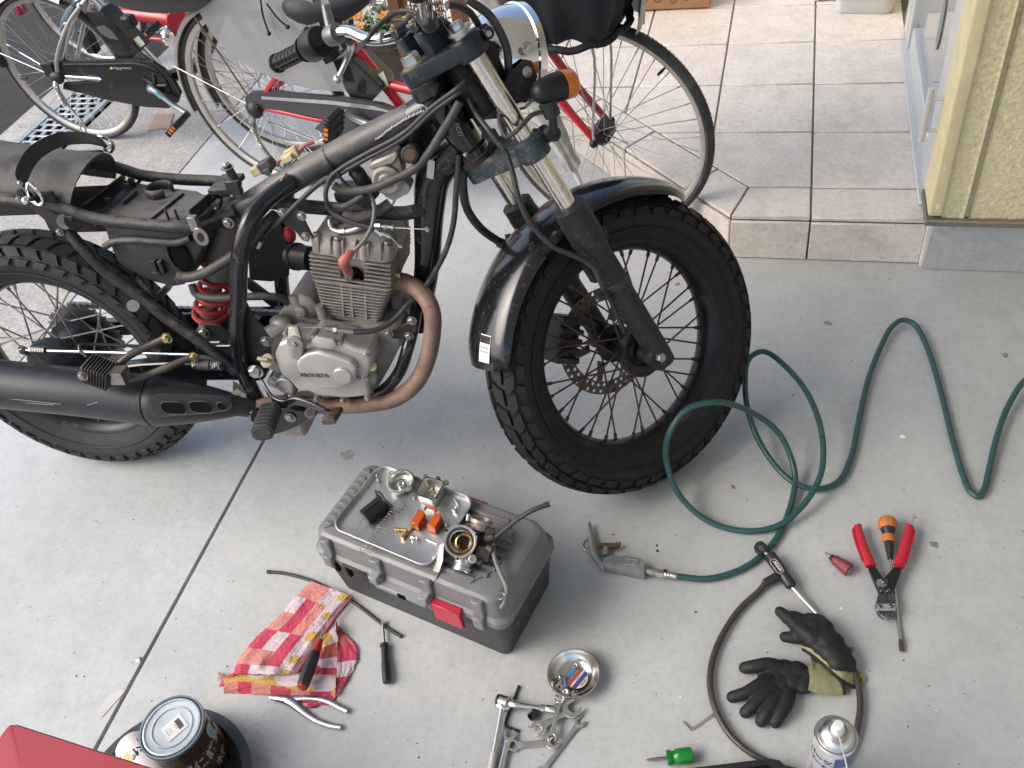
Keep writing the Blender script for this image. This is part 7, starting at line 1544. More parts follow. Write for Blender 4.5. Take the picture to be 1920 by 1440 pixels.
# wrapped label text on the can's side
def wrap_text(name, body, size, R0, ang, z, M0, mt, par, sx=1.):
    c = bpy.data.curves.new(name, 'FONT'); c.body = body; c.size = size; c.align_x = 'CENTER'; c.align_y = 'CENTER'; c.resolution_u = 3; c.offset = .0006
    t = bpy.data.objects.new(name+'_tmp', c); COL.objects.link(t); me = bpy.data.meshes.new_from_object(t.evaluated_get(bpy.context.evaluated_depsgraph_get())); bpy.data.objects.remove(t); bpy.data.curves.remove(c)
    bm = bmesh.new(); bm.from_mesh(me); bmesh.ops.triangulate(bm, faces=bm.faces[:])
    for v in bm.verts:
        a = ang+v.co.x*sx/R0; v.co = V((R0*math.cos(a), R0*math.sin(a), z+v.co.y))
    bm.transform(WM[par.name].inverted()@M0); bm.to_mesh(me); bm.free(); me.materials.clear(); me.materials.append(mt)
    o = bpy.data.objects.new(name, me); COL.objects.link(o); o.parent = par; WM[o.name] = WM[par.name]; return o
dirc = CT.inverted()@CAM; acam = math.atan2(dirc.y, dirc.x)
M_GREYP = mat('grey_can_print', (.40, .38, .36), .4); M_TEALP = mat('teal_print', (.16, .34, .38), .4)
wrap_text('label_print', '木部保護塗料', .034, .0722, acam+.15, .070, CT, M_GREYP, can); wrap_text('label_print', '屋外用', .016, .0722, acam+.95, .108, CT, M_GREYP, can); wrap_text('label_print', '水性', .024, .0722, acam+.55, .030, CT, M_GREYP, can)
def wrap_patch(R0, a0, a1, z0, z1, M0, mt, par, name='label_patch', ell=False):
    if ell:
        pts = [(.0)]; m = MB(M0); n = 28; ring_ = [V((R0*math.cos((a0+a1)/2+(a1-a0)/2*math.cos(t)), R0*math.sin((a0+a1)/2+(a1-a0)/2*math.cos(t)), (z0+z1)/2+(z1-z0)/2*math.sin(t))) for t in [2*PI*k/n for k in range(n)]]; m.add(ring_, [tuple(range(n))])
    else: m = MB(M0).sheet([[V((R0*math.cos(a0+(a1-a0)*i/10), R0*math.sin(a0+(a1-a0)*i/10), z)) for i in range(11)] for z in (z0, z1)])
    return ob(name, m, mt, par)
wrap_patch(.0721, acam+.62, acam+1.0, .082, .122, CT, M_TEALP, can, ell=True); wrap_patch(.0719, acam-.9, acam+1.6, .0915, .0925, CT, mat('tan_line', (.30, .20, .13), .4), can); wrap_patch(.0719, acam+1.0, acam+1.45, .012, .075, CT, mat('wood_photo', (.24, .15, .11), .4, 0, .5, 40), can)
# black round pan
pcn = fl(306, 1494, .04); pan = thing('oil_pan', (pcn.x, pcn.y, 0), 'shallow round black plastic pan under the paint can', 'pan')
ob('bowl', MB(loc(pcn.x, pcn.y, 0)@Matrix.Diagonal((1.08, 1.08, 1, 1))).lathe([(.118, 0), (.122, .002), (.140, .038), (.160, .040), (.161, .044), (.143, .0445), (.120, .006), (0, .005)], None, 64), mat('black_pan_plastic', (.030, .032, .035), .38, 0, .2, 10), pan, smooth=45)
# white spray can lying on its side
a, b2 = fz('P', 905, 800, .06), fz('P', 1075, 1010, .062); T = axm(a, b2)
sc0 = thing('spray_can', fz('P', 950, 860, .03), 'white aerosol can lying on its side between paint can and red seat', 'aerosol can')
ob('body', MB().lathe([(.012, -.008), (.026, -.006), (.031, .0), (.0325, .004), (.0325, .17), (.030, .175)], T, 40), mat('white_can_print', (.68, .66, .64), .3, 0, .04, 10), sc0, smooth=45)
dl = T.inverted()@CAM; al = math.atan2(dl.y, dl.x)
wrap_text('label_print', '水性', .022, .0329, al-.1, .045, T@Matrix.Identity(4), M_BPLAS, sc0); wrap_patch(.0328, al+.35, al+.8, .03, .055, T, mat('tan_patch', (.50, .33, .18), .5), sc0); wrap_patch(.0328, al-.9, al-.6, .03, .06, T, mat('blue_patch', (.12, .30, .50), .5), sc0); wrap_patch(.0328, al-.5, al-.42, .02, .04, T, mat('magenta_patch', (.55, .06, .25), .5), sc0)
for k in range(3): wrap_patch(.0328, al+.9+.12*k, al+.95+.12*k, .02, .055, T, M_BPLAS, sc0, 'label_line')
# red padded seat
HSE = .36; k0 = fl(17, 1354, HSE); k1 = fl(290, 1442, HSE); ex = (k1-k0).normalized(); ey = V((0, 0, 1)).cross(ex)
seat_ = thing('work_stool', (k0.x+ex.x*.2-ey.x*.2, k0.y+ex.y*.2-ey.y*.2, 0), 'red vinyl padded stool corner at the lower left edge', 'stool')
ST_ = frm(k0, ex, ey)
ob('cushion', MB(ST_).loft([[V((x+.20, y-.15, z)) for x, y in rrect(.40*s, .30*s, .009, 4)] for s, z in ((.97, -.075), (.99, -.07), (1.0, -.055), (1.0, -.010), (.995, -.003), (.985, .0), (.6, .004), (.2, .006))]), mat('red_vinyl', (.33, .038, .050), .42, 0, .06, 8, .12, 260), seat_, smooth=50)
ob('piping', MB(ST_).tube([V((x+.20, y-.15, -.012)) for x, y in rrect(.400, .300, .010, 5)], .0030, 8, 1, closed=True), mat('red_piping', (.42, .02, .025), .4), seat_)
sb0 = MB(ST_)
for x, y in ((.03, -.03), (.37, -.03), (.03, -.27), (.37, -.27)): sb0.box((x, y, -.075-(HSE-.075)/2), (.025, .025, HSE-.075))
ob('leg', sb0, M_FBLK, seat_)
# scraps near the joint
q = [fz('P', x, y, .0015) for x, y in ((838, 408), (865, 430), (700, 612), (668, 580), (740, 470))]; ob('tape_strip', MB().loft([q, [p-V((0, 0, .001)) for p in q]]), mat('clear_tape', (.50, .50, .47), .35), None, label='short strip of clear tape lying on the floor joint', cat='tape', base=q[0])
fo_ = fz('P', 965, 212); ob('foil_scrap', MB(loc(fo_)).sph((0, 0, .003), .006, 8, 5, (1.2, 1.0, .4)), M_TOOL, None, label='tiny crumpled foil scrap beside the floor joint', cat='foil scrap', smooth=10, base=fo_)

# ---- bowl, wrenches, ratchet -----------------------------------------------------
bo = fz('S', 1130, 452, .012); BT = loc(bo.x, bo.y, 0)
bowl = thing('magnetic_bowl', (bo.x, bo.y, 0), 'round stainless magnetic bowl with a coloured label and loose nuts inside', 'bowl')
ob('dish', MB(BT).lathe([(.020, .0), (.030, .001), (.040, .008), (.047, .020), (.0505, .0255), (.0525, .0262), (.0525, .0275), (.0500, .0275), (.0455, .021), (.0385, .0095), (.030, .0038), (0, .0034)], None, 64), mat('polished_bowl', (.66, .64, .62), .18, 1, .06, 20), bowl, smooth=50)
LB = loc(fz('S', 1160, 470, .005))@rot(62, 'Z')
lab_ = ob('label_disc', MB(LB).lathe([(.0225, 0), (.0225, .0006), (0, .0006)], None, 40), mat('label_blue', (.05, .07, .22), .4), bowl)
def seg_(x0, x1, mt, nm='label_band'):
    n = 10; R1 = .0222; m = MB(LB); A = []
    for i in range(n+1):
        x = x0+(x1-x0)*i/n; h = math.sqrt(max(0, R1*R1-x*x)); A.append([V((x*0+y_, -x, .0009)) for y_ in (-h, h)])
    m.sheet(A); ob(nm, m, mt, lab_)
seg_(.013, .0221, mat('label_white', (.62, .58, .52), .5)); seg_(-.006, -.001, mat('label_red', (.50, .05, .05), .5)); seg_(.0, .004, MATS['label_white']); seg_(-.021, -.013, mat('label_cyan', (.10, .25, .45), .5))
text('label_print', 'MAGNET BOWL', .0052, LB@loc(0, .0088, .0011), mat('label_yellow', (.75, .60, .08), .5), lab_); text('label_print', 'ISO 9001', .003, LB@loc(0, -.002, .0011), M_BPLAS, lab_)
for k in range(9): ob('barcode_bar', MB(LB).box((-.008+k*.002, -.0165, .0011), ((.0006, .0011)[k % 2], .005, .0002)), M_BPLAS, lab_)
def nut(p, d, r, label, mt=M_TOOL, flange=True):
    p = V(p); T = axm(p, p+V(d)); m = MB(T)
    if flange: m.lathe([(r*.62, 0), (r*1.45, 0), (r*1.4, r*.25), (r, r*.4), (r*.62, r*.4)], None, 22, cap=False)
    m.lathe([(r*.55, r*.3), (r, r*.3), (r, r*1.1), (r*.85, r*1.25), (r*.55, r*1.2), (r*.55, r*.3)], None, 6, cap=False); m.lathe([(r*.62, .0), (r*.58, r*1.2)], None, 16, cap=False)
    ob('nut', m, mt, None, label=label, cat='nut', base=p)
nut(fz('S', 985, 470, .012), (.3, .2, .9), .0052, 'flanged nut at the left of the label inside the magnetic bowl', M_STEEL); nut(fz('S', 970, 565, .012), (.2, -.4, .8), .0055, 'bright flanged nut leaning on the lower left wall of the bowl'); nut(fz('S', 1045, 620, .010), (-.1, -.3, .9), .0052, 'flanged nut at the bottom left inside the bowl')
nut(fz('S', 1135, 635, .009), (.3, .1, .95), .0052, 'rightmost flanged nut at the bottom of the bowl', M_STEEL); nut(fz('S', 1155, 340, .009), (-.2, -.3, .9), .0052, 'single bronze coloured nut near the top of the bowl', mat('bronze_nut', (.36, .26, .19), .35, .9), False)
nut(fz('S', 985, 520, .008), (.5, .5, .6), .0045, 'small dark nut wedged between two bright ones in the bowl', M_BOLT)

def wrench_poly(L_, w, head, op, ang, kind):        # outline of one end around the origin, shaft to +x
    pts = []
    if kind == 'open':
        a0 = RAD(ang); hr = head; n = 22
        # jaw opens to -x rotated by ang
        def P(x, y): return (x*math.cos(a0)-y*math.sin(a0), x*math.sin(a0)+y*math.cos(a0))
        o = op/2
        arc0 = math.asin(min(.99, (o)/hr)); out = []
        for k in range(n+1):
            t = PI-arc0*1.0-(2*PI-2*arc0)*k/n; out.append(P(hr*math.cos(t), hr*.92*math.sin(t)))
        o *= .92; inner = [P(hr*.10, -o), P(hr*.30, -o*.5), P(hr*.30, o*.5), P(hr*.10, o)]
        return out, inner
def spanner(name, a, b, head0, head1, w, mt, label, ang=15, z=.004, ops=(1.0, 1.0), th=.0055, kinds=('open', 'open'), print_=None, tilt=0.):
    a, b = V(a), V(b); T = frm(a, b-a, V((0, 0, 1)).cross(b-a)); L_ = (b-a).length
    root = thing(name, a, label, 'wrench')
    sh = MB(T); x0, x1 = head0*.80, L_-head1*.80
    sec = lambda x, wv, t: [V((x, -wv/2, -t/2)), V((x, wv/2, -t/2)), V((x, wv/2, t/2)), V((x, -wv/2, t/2))]
    sh.loft([sec(x0, w*1.35, th*.8), sec(x0+.012, w*1.02, th*.75), sec((x0+x1)/2, w*.96, th*.7), sec(x1-.012, w*1.02, th*.75), sec(x1, w*1.35, th*.8)])
    ob('shaft', sh, mt, root, bev=.0012, bseg=2)
    if L_ > .09: ob('panel', MB(T).prism([(x+L_/2, y) for x, y in rrect(max(.02, (x1-x0)*.72), w*.55, w*.25, 4)], th*.36, th*.40), mat('tool_panel', (.42, .42, .42), .35, .9), root)
    for i, (hd_, ox, sg, kd) in enumerate(((head0, 0, 1, kinds[0]), (head1, L_, -1, kinds[1]))):
        T2 = T@loc(ox, 0, 0)@(Matrix() if sg > 0 else rot(180, 'Z'))
        if kd == 'open':
            out, inn = wrench_poly(L_, w, hd_, hd_*ops[i], ang if sg > 0 else ang, 'open')
            m = MB(T2); poly = out+inn[::1]; m.prism(poly, -th/2, th/2)
        else:
            m = MB(T2); m.lathe([(hd_*.55, -th*.6), (hd_*.95, -th*.6), (hd_, -th*.4), (hd_, th*.4), (hd_*.95, th*.6), (hd_*.55, th*.6), (hd_*.55, -th*.6)], None, 26, cap=False)
        ob('jaw' if kd == 'open' else 'ring', m, mt, root, bev=.0008 if kd == 'open' else 0)
    if print_: text('stamp', print_, w*.42, T@loc(L_/2, 0, th*.42), M_BPLAS, root)
    return root
def sz(x, y, h=.004): return fz('S', x, y, h)
spanner('open_end_wrench', sz(1195, 945, .004), sz(770, 1500, .004), .0118, .013, .0092, mat('dull_wrench', (.45, .445, .44), .38, .9, .1, 40), 'dull grey stamped spanner slanting below the magnetic bowl', -14, print_='10 SANKI 8', ops=(1.0, 1.0), th=.005)
spanner('open_end_wrench', sz(432, 1085, .008), sz(300, 1640, .008), .0135, .014, .011, M_TOOL, 'chrome spanner with its jaw up beside the ratchet handle', 8, ops=(1.0, 1.0), kinds=('open', 'ring'))
spanner('open_end_wrench', sz(745, 1015, .010), sz(1110, 800, .010), .0165, .0195, .0115, M_TOOL, 'largest double open ended spanner with one jaw under the bowl', 12, ops=(1.15, 1.1), th=.006)
spanner('open_end_wrench', sz(905, 1160, .007), sz(470, 1200, .005), .0145, .012, .0105, M_TOOL, 'chrome spanner lying level across the foot of the wrench pile', 16, ops=(1.0, .9), kinds=('open', 'ring'))
spanner('open_end_wrench', sz(893, 1100, .016), sz(975, 690, .013), .0108, .0105, .0088, M_TOOL, 'small upright spanner lying on top of the larger ones', 10, ops=(.95, 1.), kinds=('open', 'ring'))
rat = thing('ratchet_wrench', sz(370, 720, 0), 'chrome ratchet wrench with extension bar and socket left of the magnetic bowl', 'ratchet')
rh_ = sz(370, 720, .016); T = frm(rh_, sz(255, 1340, .010)-rh_, (0, 0, 1)); Lr = (sz(200, 1560, .008)-rh_).length
xr = sz(450, 748, .016)-rh_
hd_ = MB().lathe([(.0095, -.010), (.0125, -.008), (.0125, .008), (.0095, .010)], axm(rh_, rh_+xr), 28); hd_.sph(T@V((.010, 0, 0)), .010, 16, 8, (1.6, 1, .9), None); ob('head', hd_, M_TOOL, rat, smooth=45)
ob('selector', MB().lathe([(.0105, .0), (.0105, .004), (.006, .006)], axm(rh_-xr.normalized()*.010, rh_-xr.normalized()*.03), 22), M_BPLAS, rat)
hp_ = [T@V((x, 0, 0)) for x in (.012, .03, .06, .10, Lr)]; ob('handle', MB().tube(hp_, [.0065, .0058, .0055, .0058, .0068], 16, 3), M_TOOL, rat); ob('knurled_grip', MB().lathe([(.0066, 0), (.0078, .001), (.0078, .06)], axm(T@V((.100, 0, 0)), T@V((.2, 0, 0))), 24), mat('knurl', (.55, .54, .53), .45, .9, .2, 200, 1., 500), rat)
e0, e1 = sz(440, 748, .016), sz(925, 812, .012); T = axm(e0, e1); l = (e1-e0).length
ob('extension_bar', MB().lathe([(.0055, -.004), (.0082, 0), (.0082, l*.16), (.0065, l*.18), (.0065, l*.205), (.0054, l*.22), (.0048, l*.70)], T, 24), M_TOOL, rat); ob('socket', MB().lathe([(.0048, l*.68), (.0080, l*.69), (.0082, l*.80), (.0078, l*.81), (.0082, l*.82), (.0082, l), (.0058, l), (.0055, l*.9), (0, l*.9)], T, 26), M_TOOL, rat)
ob('hex_key', MB().tube([sz(537, 552, .0035), sz(490, 680, .0035), sz(440, 810, .0035), sz(400, 920, .0035), sz(392, 975, .0035), sz(425, 1000, .0035), sz(540, 1040, .0035)], .0030, 6, 4), mat('black_oxide', (.035, .035, .038), .4, .5), None, label='black L-shaped hex key passing under the ratchet extension', cat='hex key', base=sz(440, 810, 0))
p0_ = sz(690, 868, .009); ob('socket', MB(axm(p0_, p0_+V((-.45, -.8, .42)))).lathe([(.0078, -.008), (.0082, -.007), (.0082, .008), (.0060, .008), (.0055, -.002), (0, -.002)], None, 24), mat('black_socket', (.06, .06, .062), .35, .7), None, label='small black socket standing alone beside the extension bar', cat='socket', base=p0_)

# ---- blow gun and green air hose ----------------------------------------------------
gn = thing('air_blow_gun', fz('G', 430, 470), 'worn grey air blow gun with nozzle and trigger at the end of the green hose', 'blow gun')
def gz(x, y, h=.014): return fz('G', x, y, h)
M_GUN = mat('worn_gun_grey', (.27, .275, .28), .45, .3, .2, 40, .1, 200, dust=.12, dcol=(.35, .35, .35), ds=60)
gb = MB(); q = [gz(x, y, .026) for x, y in ((300, 440), (330, 420), (425, 425), (455, 418), (600, 445), (620, 500), (622, 570), (300, 505), (285, 480))]; q0 = [p-V((0, 0, .024)) for p in [gz(x, y, .026) for x, y in ((300, 440), (330, 420), (425, 425), (455, 418), (600, 445), (620, 500), (622, 570), (300, 505), (285, 480))]]
gb.loft([q0, q]); ob('grip', gb, M_GUN, gn, bev=.003, bseg=2)
ob('barrel', MB().tube([gz(298, 525, .014), gz(230, 420, .014), gz(210, 330, .014), gz(200, 260, .014), gz(192, 215, .014)], [.0085, .0085, .0075, .006, .005], 14, 5), M_GUN, gn); ob('nozzle', MB().tube([gz(193, 225, .014), gz(190, 190, .014), gz(187, 168, .014)], [.0042, .004, .0035], 12, 3), M_BOLT, gn)
ob('barrel_cheek', MB().loft([[gz(x, y, h) for x, y in ((215, 395), (245, 415), (305, 500), (298, 548), (280, 530), (215, 425))] for h in (.006, .024)]), mat('bright_cheek', (.52, .52, .51), .4, .6), gn, bev=.002)
ob('hook', MB().tube([gz(225, 300, .014), gz(180, 298, .014), gz(148, 325, .014), gz(142, 355, .014), gz(160, 385, .014), gz(200, 400, .014)], .0028, 8, 5), M_BOLT, gn)
tg = MB(); P = [gz(250, 325, .020), gz(300, 322, .020), gz(390, 322, .019), gz(435, 312, .018)]; P2 = [gz(262, 350, .020), gz(300, 352, .020), gz(390, 358, .019), gz(425, 345, .018)]
tg.loft([[a, b_, b_-V((0, 0, .010)), a-V((0, 0, .010))] for a, b_ in zip(P, P2)]); ob('trigger', tg, mat('brown_trigger', (.15, .085, .05), .55, .3, .3, 40), gn, bev=.001)
ob('valve_stem', MB().cyl(gz(318, 360, .014), gz(318, 425, .014), .0062, .0062, 14), M_GUN, gn)
for x in (350, 390, 430): ob('moulded_square', MB().loft([[gz(x-11, y0+a, .0264), gz(x+11, y0+a+2, .0264), gz(x+11, y0+24+a, .0264), gz(x-11, y0+22+a, .0264)] for a, y0 in ((0, 452),)]+[[gz(x-11, 452, .0270), gz(x+11, 454, .0270), gz(x+11, 476, .0270), gz(x-11, 474, .0270)]]), M_GUN, gn)
fr0 = [gz(x, y, .0268) for x, y in ((465, 448), (580, 462), (574, 505), (458, 490))]; ob('moulded_frame', MB().tube(fr0, .0008, 6, 1, closed=True), mat('bright_cheek', (.52, .52, .51), .4, .6), gn); ob('moulded_ring', MB().tube([gz(548+18*math.cos(t), 483+18*math.sin(t), .0268) for t in [2*PI*k/16 for k in range(16)]], .0008, 6, 1, closed=True), mat('bright_cheek', (.52, .52, .51), .4, .6), gn)
cp0, cp1 = gz(620, 538, .013), gz(875, 590, .012); T = axm(cp0, cp1); l = (cp1-cp0).length
ob('hose_coupler', MB().lathe([(.0065, 0), (.0065, l*.07), (.0085, l*.08), (.0090, l*.30), (.0075, l*.33), (.0075, l*.37)], T, 24).lathe([(.0098, l*.37), (.0098, l*.60)], T, 6).lathe([(.007, l*.6), (.0085, l*.64), (.0085, l*.70), (.007, l*.72), (.008, l*.76), (.007, l*.80), (.008, l*.84), (.007, l*.88), (.008, l*.92), (.007, l)], T, 22), mat('nickel_fitting', (.42, .39, .34), .35, .9, .2, 40), gn); ob('rubber_pad', MB().box(gz(782, 545, .021), (.007, .006, .004)), M_BPLAS, gn)
hose_px = [(1262, 1080, .012), (1330, 1085, .010), (1400, 1062, .008), (1450, 1018, .008), (1482, 950, .010), (1490, 885, .03), (1462, 815, .09), (1405, 771, .17), (1340, 754, .23), (1288, 768, .23), (1256, 810, .19), (1249, 862, .12), (1275, 930, .045), (1330, 978, .012), (1400, 996, .008), (1460, 985, .016), (1510, 942, .03), (1540, 885, .05), (1541, 815, .075), (1518, 745, .095), (1478, 692, .11), (1432, 659, .12), (1405, 672, .115), (1397, 725, .09), (1408, 790, .06), (1440, 855, .030), (1487, 904, .020), (1530, 917, .012), (1570, 905, .010), (1595, 860, .010), (1612, 780, .010), (1630, 705, .012), (1655, 642, .016), (1672, 613, .017), (1692, 600, .018), (1712, 606, .016), (1730, 632, .013), (1746, 672, .010), (1766, 742, .008), (1785, 820, .008), (1806, 892, .008), (1820, 922, .008), (1834, 931, .008), (1845, 918, .009), (1853, 888, .010), (1866, 830, .014), (1890, 762, .020), (1925, 710, .03), (1990, 670, .05), (2100, 640, .07)]
ob('air_hose', MB().tube([fl(x, y, z) for x, y, z in hose_px], .0068, 14, 7), mat('green_hose', (.026, .080, .078), .30, 0, .12, 20, .05, 200), None, label='coiled dark green air hose looping over the concrete beside the front wheel', cat='air hose', base=fl(1500, 920))

# ---- cable lock ------------------------------------------------------------------------
lk = thing('cable_lock', fz('G', 1680, 560), 'black cable lock with key and printed badge, its loop running around the gloves', 'cable lock')
a, b2 = gz(1600, 425, .016), gz(1775, 670, .016); T = axm(a, b2); l = (b2-a).length; M_LKB = mat('black_lock_body', (.025, .025, .027), .35, 0, .2, 30)
ob('body', MB().lathe([(.009, -.002), (.0128, 0), (.0132, .004), (.0132, l*.55), (.0122, l*.62), (.0122, l*.95), (.009, l), (.004, l+.002)], T, 28), M_LKB, lk)
ob('cable_stem', MB().cyl(gz(1660, 590, .016), gz(1560, 640, .013), .0105, .0085, 18), M_LKB, lk)
bd0 = gz(1655, 510, .0285); dv = (b2-a).normalized(); sd_ = V((0, 0, 1)).cross(dv).normalized(); BM = frm(bd0, -dv, -sd_)
bg = ob('badge', MB(BM).prism(rrect(.036, .0145, .006, 5), -.001, .0012), M_BPLAS, lk); ob('badge_rim', MB(BM).tube([(x, y, .0012) for x, y in rrect(.036, .0145, .006, 5)], .0005, 6, 1, closed=True), M_WHITE, bg); text('badge_print', 'unicar', .0115, BM@loc(0, -.0005, .0014), M_WHITE, bg, .0001, 1.0, bold=.0002)
ky = MB(); q = [gz(x, y, .022) for x, y in ((1475, 345), (1500, 312), (1540, 303), (1580, 340), (1590, 375), (1545, 412), (1515, 412), (1485, 385))]; ky.loft([[p-V((0, 0, .008)) for p in q], q]); kyo = ob('key', ky, M_LKB, lk, bev=.002); ob('key_blade', MB().cyl(gz(1555, 400, .018), gz(1605, 425, .017), .0035, .0035), M_STEEL, kyo)
for k in range(3): x = 1510+k*14; ob('key_groove', MB().cyl(gz(x, 345+k*2, .0224), gz(x+18, 385+k*2, .0224), .0008), M_TLID, kyo)
ob('shackle', MB().cyl(gz(1775, 672, .014), fz('L', 1395, 245, .010), .0045, .0045, 12), M_TOOL, lk)
def lz(x, y, h=.009): return fz('L', x, y, h)
M_CBL = mat('brown_vinyl_cable', (.055, .046, .043), .3, 0, .12, 20)
ob('cable', MB().tube([gz(1562, 640, .012), lz(945, 20), lz(800, 155), lz(690, 310), lz(612, 480), lz(580, 640), lz(592, 790), lz(640, 930), lz(720, 1060), lz(830, 1165), lz(960, 1245), lz(1120, 1310), lz(1300, 1340, .008), lz(1480, 1300, .008), lz(1600, 1160, .008), lz(1648, 980), lz(1662, 860), lz(1655, 750), lz(1632, 650), lz(1600, 560, .010), lz(1500, 380, .010), lz(1395, 245, .010)], .0062, 14, 6), M_CBL, lk)

# ---- gloves -----------------------------------------------------------------------------
M_GLV = mat('black_nitrile', (.011, .0115, .0125), .62, 0, .25, 40, .35, 260, dust=.12, dcol=(.06, .06, .055), ds=24)
M_KNIT = mat('olive_knit', (.26, .26, .135), .9, 0, .18, 60, .6, 420)
def remeshed(name, mb, mt, parent, vox=.0022, sm=6):
    me = mesh(name+'_raw', mb, mt); o = bpy.data.objects.new(name+'_raw', me); COL.objects.link(o)
    r_ = o.modifiers.new('r', 'REMESH'); r_.mode = 'VOXEL'; r_.voxel_size = vox; s_ = o.modifiers.new('s', 'SMOOTH'); s_.iterations = sm; s_.factor = .5
    bpy.context.view_layer.update(); me2 = bpy.data.meshes.new_from_object(o.evaluated_get(bpy.context.evaluated_depsgraph_get())); bpy.data.objects.remove(o)
    me2.name = name; me2.transform(WM[parent.name].inverted())
    me2.materials.clear(); me2.materials.append(mt)
    for p in me2.polygons: p.use_smooth = True
    q = bpy.data.objects.new(name, me2); COL.objects.link(q); q.parent = parent; WM[q.name] = WM[parent.name]; return q
g1 = thing('work_glove', lz(1090, 640, 0), 'black rubber coated work glove lying palm down with spread fingers', 'glove', 'pair of work gloves')
m = MB()
pts = [(990, 600), (1060, 560), (1180, 545), (1280, 560), (1330, 650), (1310, 730), (1200, 740), (1150, 830), (1060, 830), (980, 780), (940, 700)]
for x, y, r_ in ((1040, 620, .018), (1120, 600, .0185), (1210, 610, .018), (1290, 650, .017), (1080, 700, .019), (1170, 680, .019), (1250, 700, .017), (1040, 740, .017), (1110, 780, .016), (990, 680, .016)): m.sph(lz(x, y, .012), r_, 14, 8, (1.25, 1.25, .62))
for P, r0, r1 in ((((1080, 580), (1000, 562), (900, 575), (830, 585)), .0135, .0105), (((1020, 670), (930, 715), (840, 765), (740, 795)), .0128, .0100), (((1040, 740), (960, 800), (890, 860), (835, 905)), .0128, .0102), (((1080, 780), (1030, 850), (980, 920), (948, 970)), .0128, .0102), (((1150, 760), (1130, 840), (1090, 910), (1050, 975)), .0128, .0105)):
    n = len(P); r0 *= 1.08; r1 *= 1.14; m.tube([lz(x, y, .012+.007*math.sin(PI*i/(n-1))) for i, (x, y) in enumerate(P)], [r0, r0, (r0+r1)/2, r1], 14, 5); m.sph(lz(*P[-1], .011), r1, 14, 8)
remeshed('shell', m, M_GLV, g1)
def cuff(name, par, ring0, ring1, h0, h1, mt, nseg=30, ribs=40):
    # flattened knitted sleeve between two measured edges
    rows = []
    for i in range(9):
        t = i/8; a = V(ring0[0]).lerp(V(ring1[0]), t); b_ = V(ring0[1]).lerp(V(ring1[1]), t); hh = h0+(h1-h0)*t; row = []
        for k in range(120):
            f = 2*PI*k/120; p = (a+b_)/2+(a-b_)/2*math.cos(f); rb_ = 1+.05*math.cos(ribs*f); row.append(V((p.x, p.y, max(.001, .002+hh/2+hh/2*math.sin(f)*rb_))))
        rows.append(row)
    return ob(name, MB().loft(rows, cap=False), mt, par, smooth=70, solid=.0015)
cuff('knit_cuff', g1, (lz(1300, 545, 0), lz(1310, 745, 0)), (lz(1255, 470, 0).lerp(lz(1560, 770, 0), .10), lz(1545, 775, 0)), .028, .016, M_KNIT)
kb = MB()
sl_ = [[lz(1285, 560, .026), lz(1300, 650, .030), lz(1290, 745, .022)], [lz(1340, 560, .024), lz(1400, 660, .027), lz(1370, 775, .018)], [lz(1370, 520, .020), lz(1480, 640, .022), lz(1450, 780, .012)], [lz(1390, 530, .016), lz(1530, 700, .017), lz(1548, 778, .006)]]
rows = [spline(r_, 6) for r_ in sl_]; ob('knit_back', kb.sheet(rows), M_KNIT, g1, smooth=70, solid=.002); ob('hem', MB().tube([lz(1388, 528, .018), lz(1460, 610, .020), lz(1532, 702, .018), lz(1550, 778, .007)], .0030, 8, 5), M_BPLAS, g1)
g2 = thing('work_glove', lz(1400, 400, 0), 'black rubber coated work glove on its side with olive knit cuff, over the cable loop', 'glove', 'pair of work gloves')
m = MB()
for x, y, r_, h in ((1250, 290, .018, .022), (1320, 300, .022, .026), (1390, 310, .022, .024), (1330, 370, .020, .032), (1410, 390, .024, .030), (1470, 400, .020, .022), (1450, 470, .022, .030), (1520, 480, .020, .022), (1500, 540, .020, .026), (1560, 550, .018, .020), (1380, 440, .016, .030)): m.sph(lz(x, y, h), r_, 14, 8, (1.1, 1.1, .85))
for P, r0, r1, h0, h1 in ((((1330, 380), (1250, 320), (1170, 250), (1085, 180)), .0165, .0112, .034, .016), (((1290, 300), (1240, 240), (1180, 215), (1130, 230)), .0125, .0115, .018, .014), (((1280, 370), (1220, 365), (1170, 365), (1120, 362)), .0135, .0108, .016, .011), (((1420, 300), (1370, 250), (1300, 235), (1260, 245)), .014, .0125, .018, .014), (((1470, 360), (1400, 330), (1340, 320), (1290, 330)), .014, .0125, .030, .022)):
    n = len(P); m.tube([lz(x, y, h0+(h1-h0)*i/(n-1)) for i, (x, y) in enumerate(P)], [r0, r0, (r0+r1)/2, r1], 14, 5); m.sph(lz(*P[-1], h1), r1, 14, 8)
remeshed('shell', m, M_GLV, g2)
sl_ = [[lz(1240, 420, .014), lz(1310, 440, .030), lz(1420, 500, .034), lz(1520, 580, .030), lz(1610, 600, .014)], [lz(1245, 440, .012), lz(1310, 470, .027), lz(1420, 550, .030), lz(1530, 640, .026), lz(1612, 660, .012)], [lz(1250, 450, .010), lz(1300, 480, .022), lz(1400, 560, .024), lz(1510, 660, .022), lz(1618, 725, .008)]]
ob('knit_cuff', MB().sheet([spline(r_, 6) for r_ in sl_]), M_KNIT, g2, smooth=70, solid=.002); ob('hem', MB().tube([lz(1250, 452, .010), lz(1300, 482, .022), lz(1400, 562, .024), lz(1510, 664, .022), lz(1620, 728, .008)], .0034, 8, 5), M_BPLAS, g2); ob('cuff_tip', MB().tube([lz(1620, 640, .006), lz(1660, 640, .005), lz(1690, 655, .004), lz(1670, 715, .004)], [.006, .007, .005, .003], 10, 4, flat=.5), M_KNIT, g2)
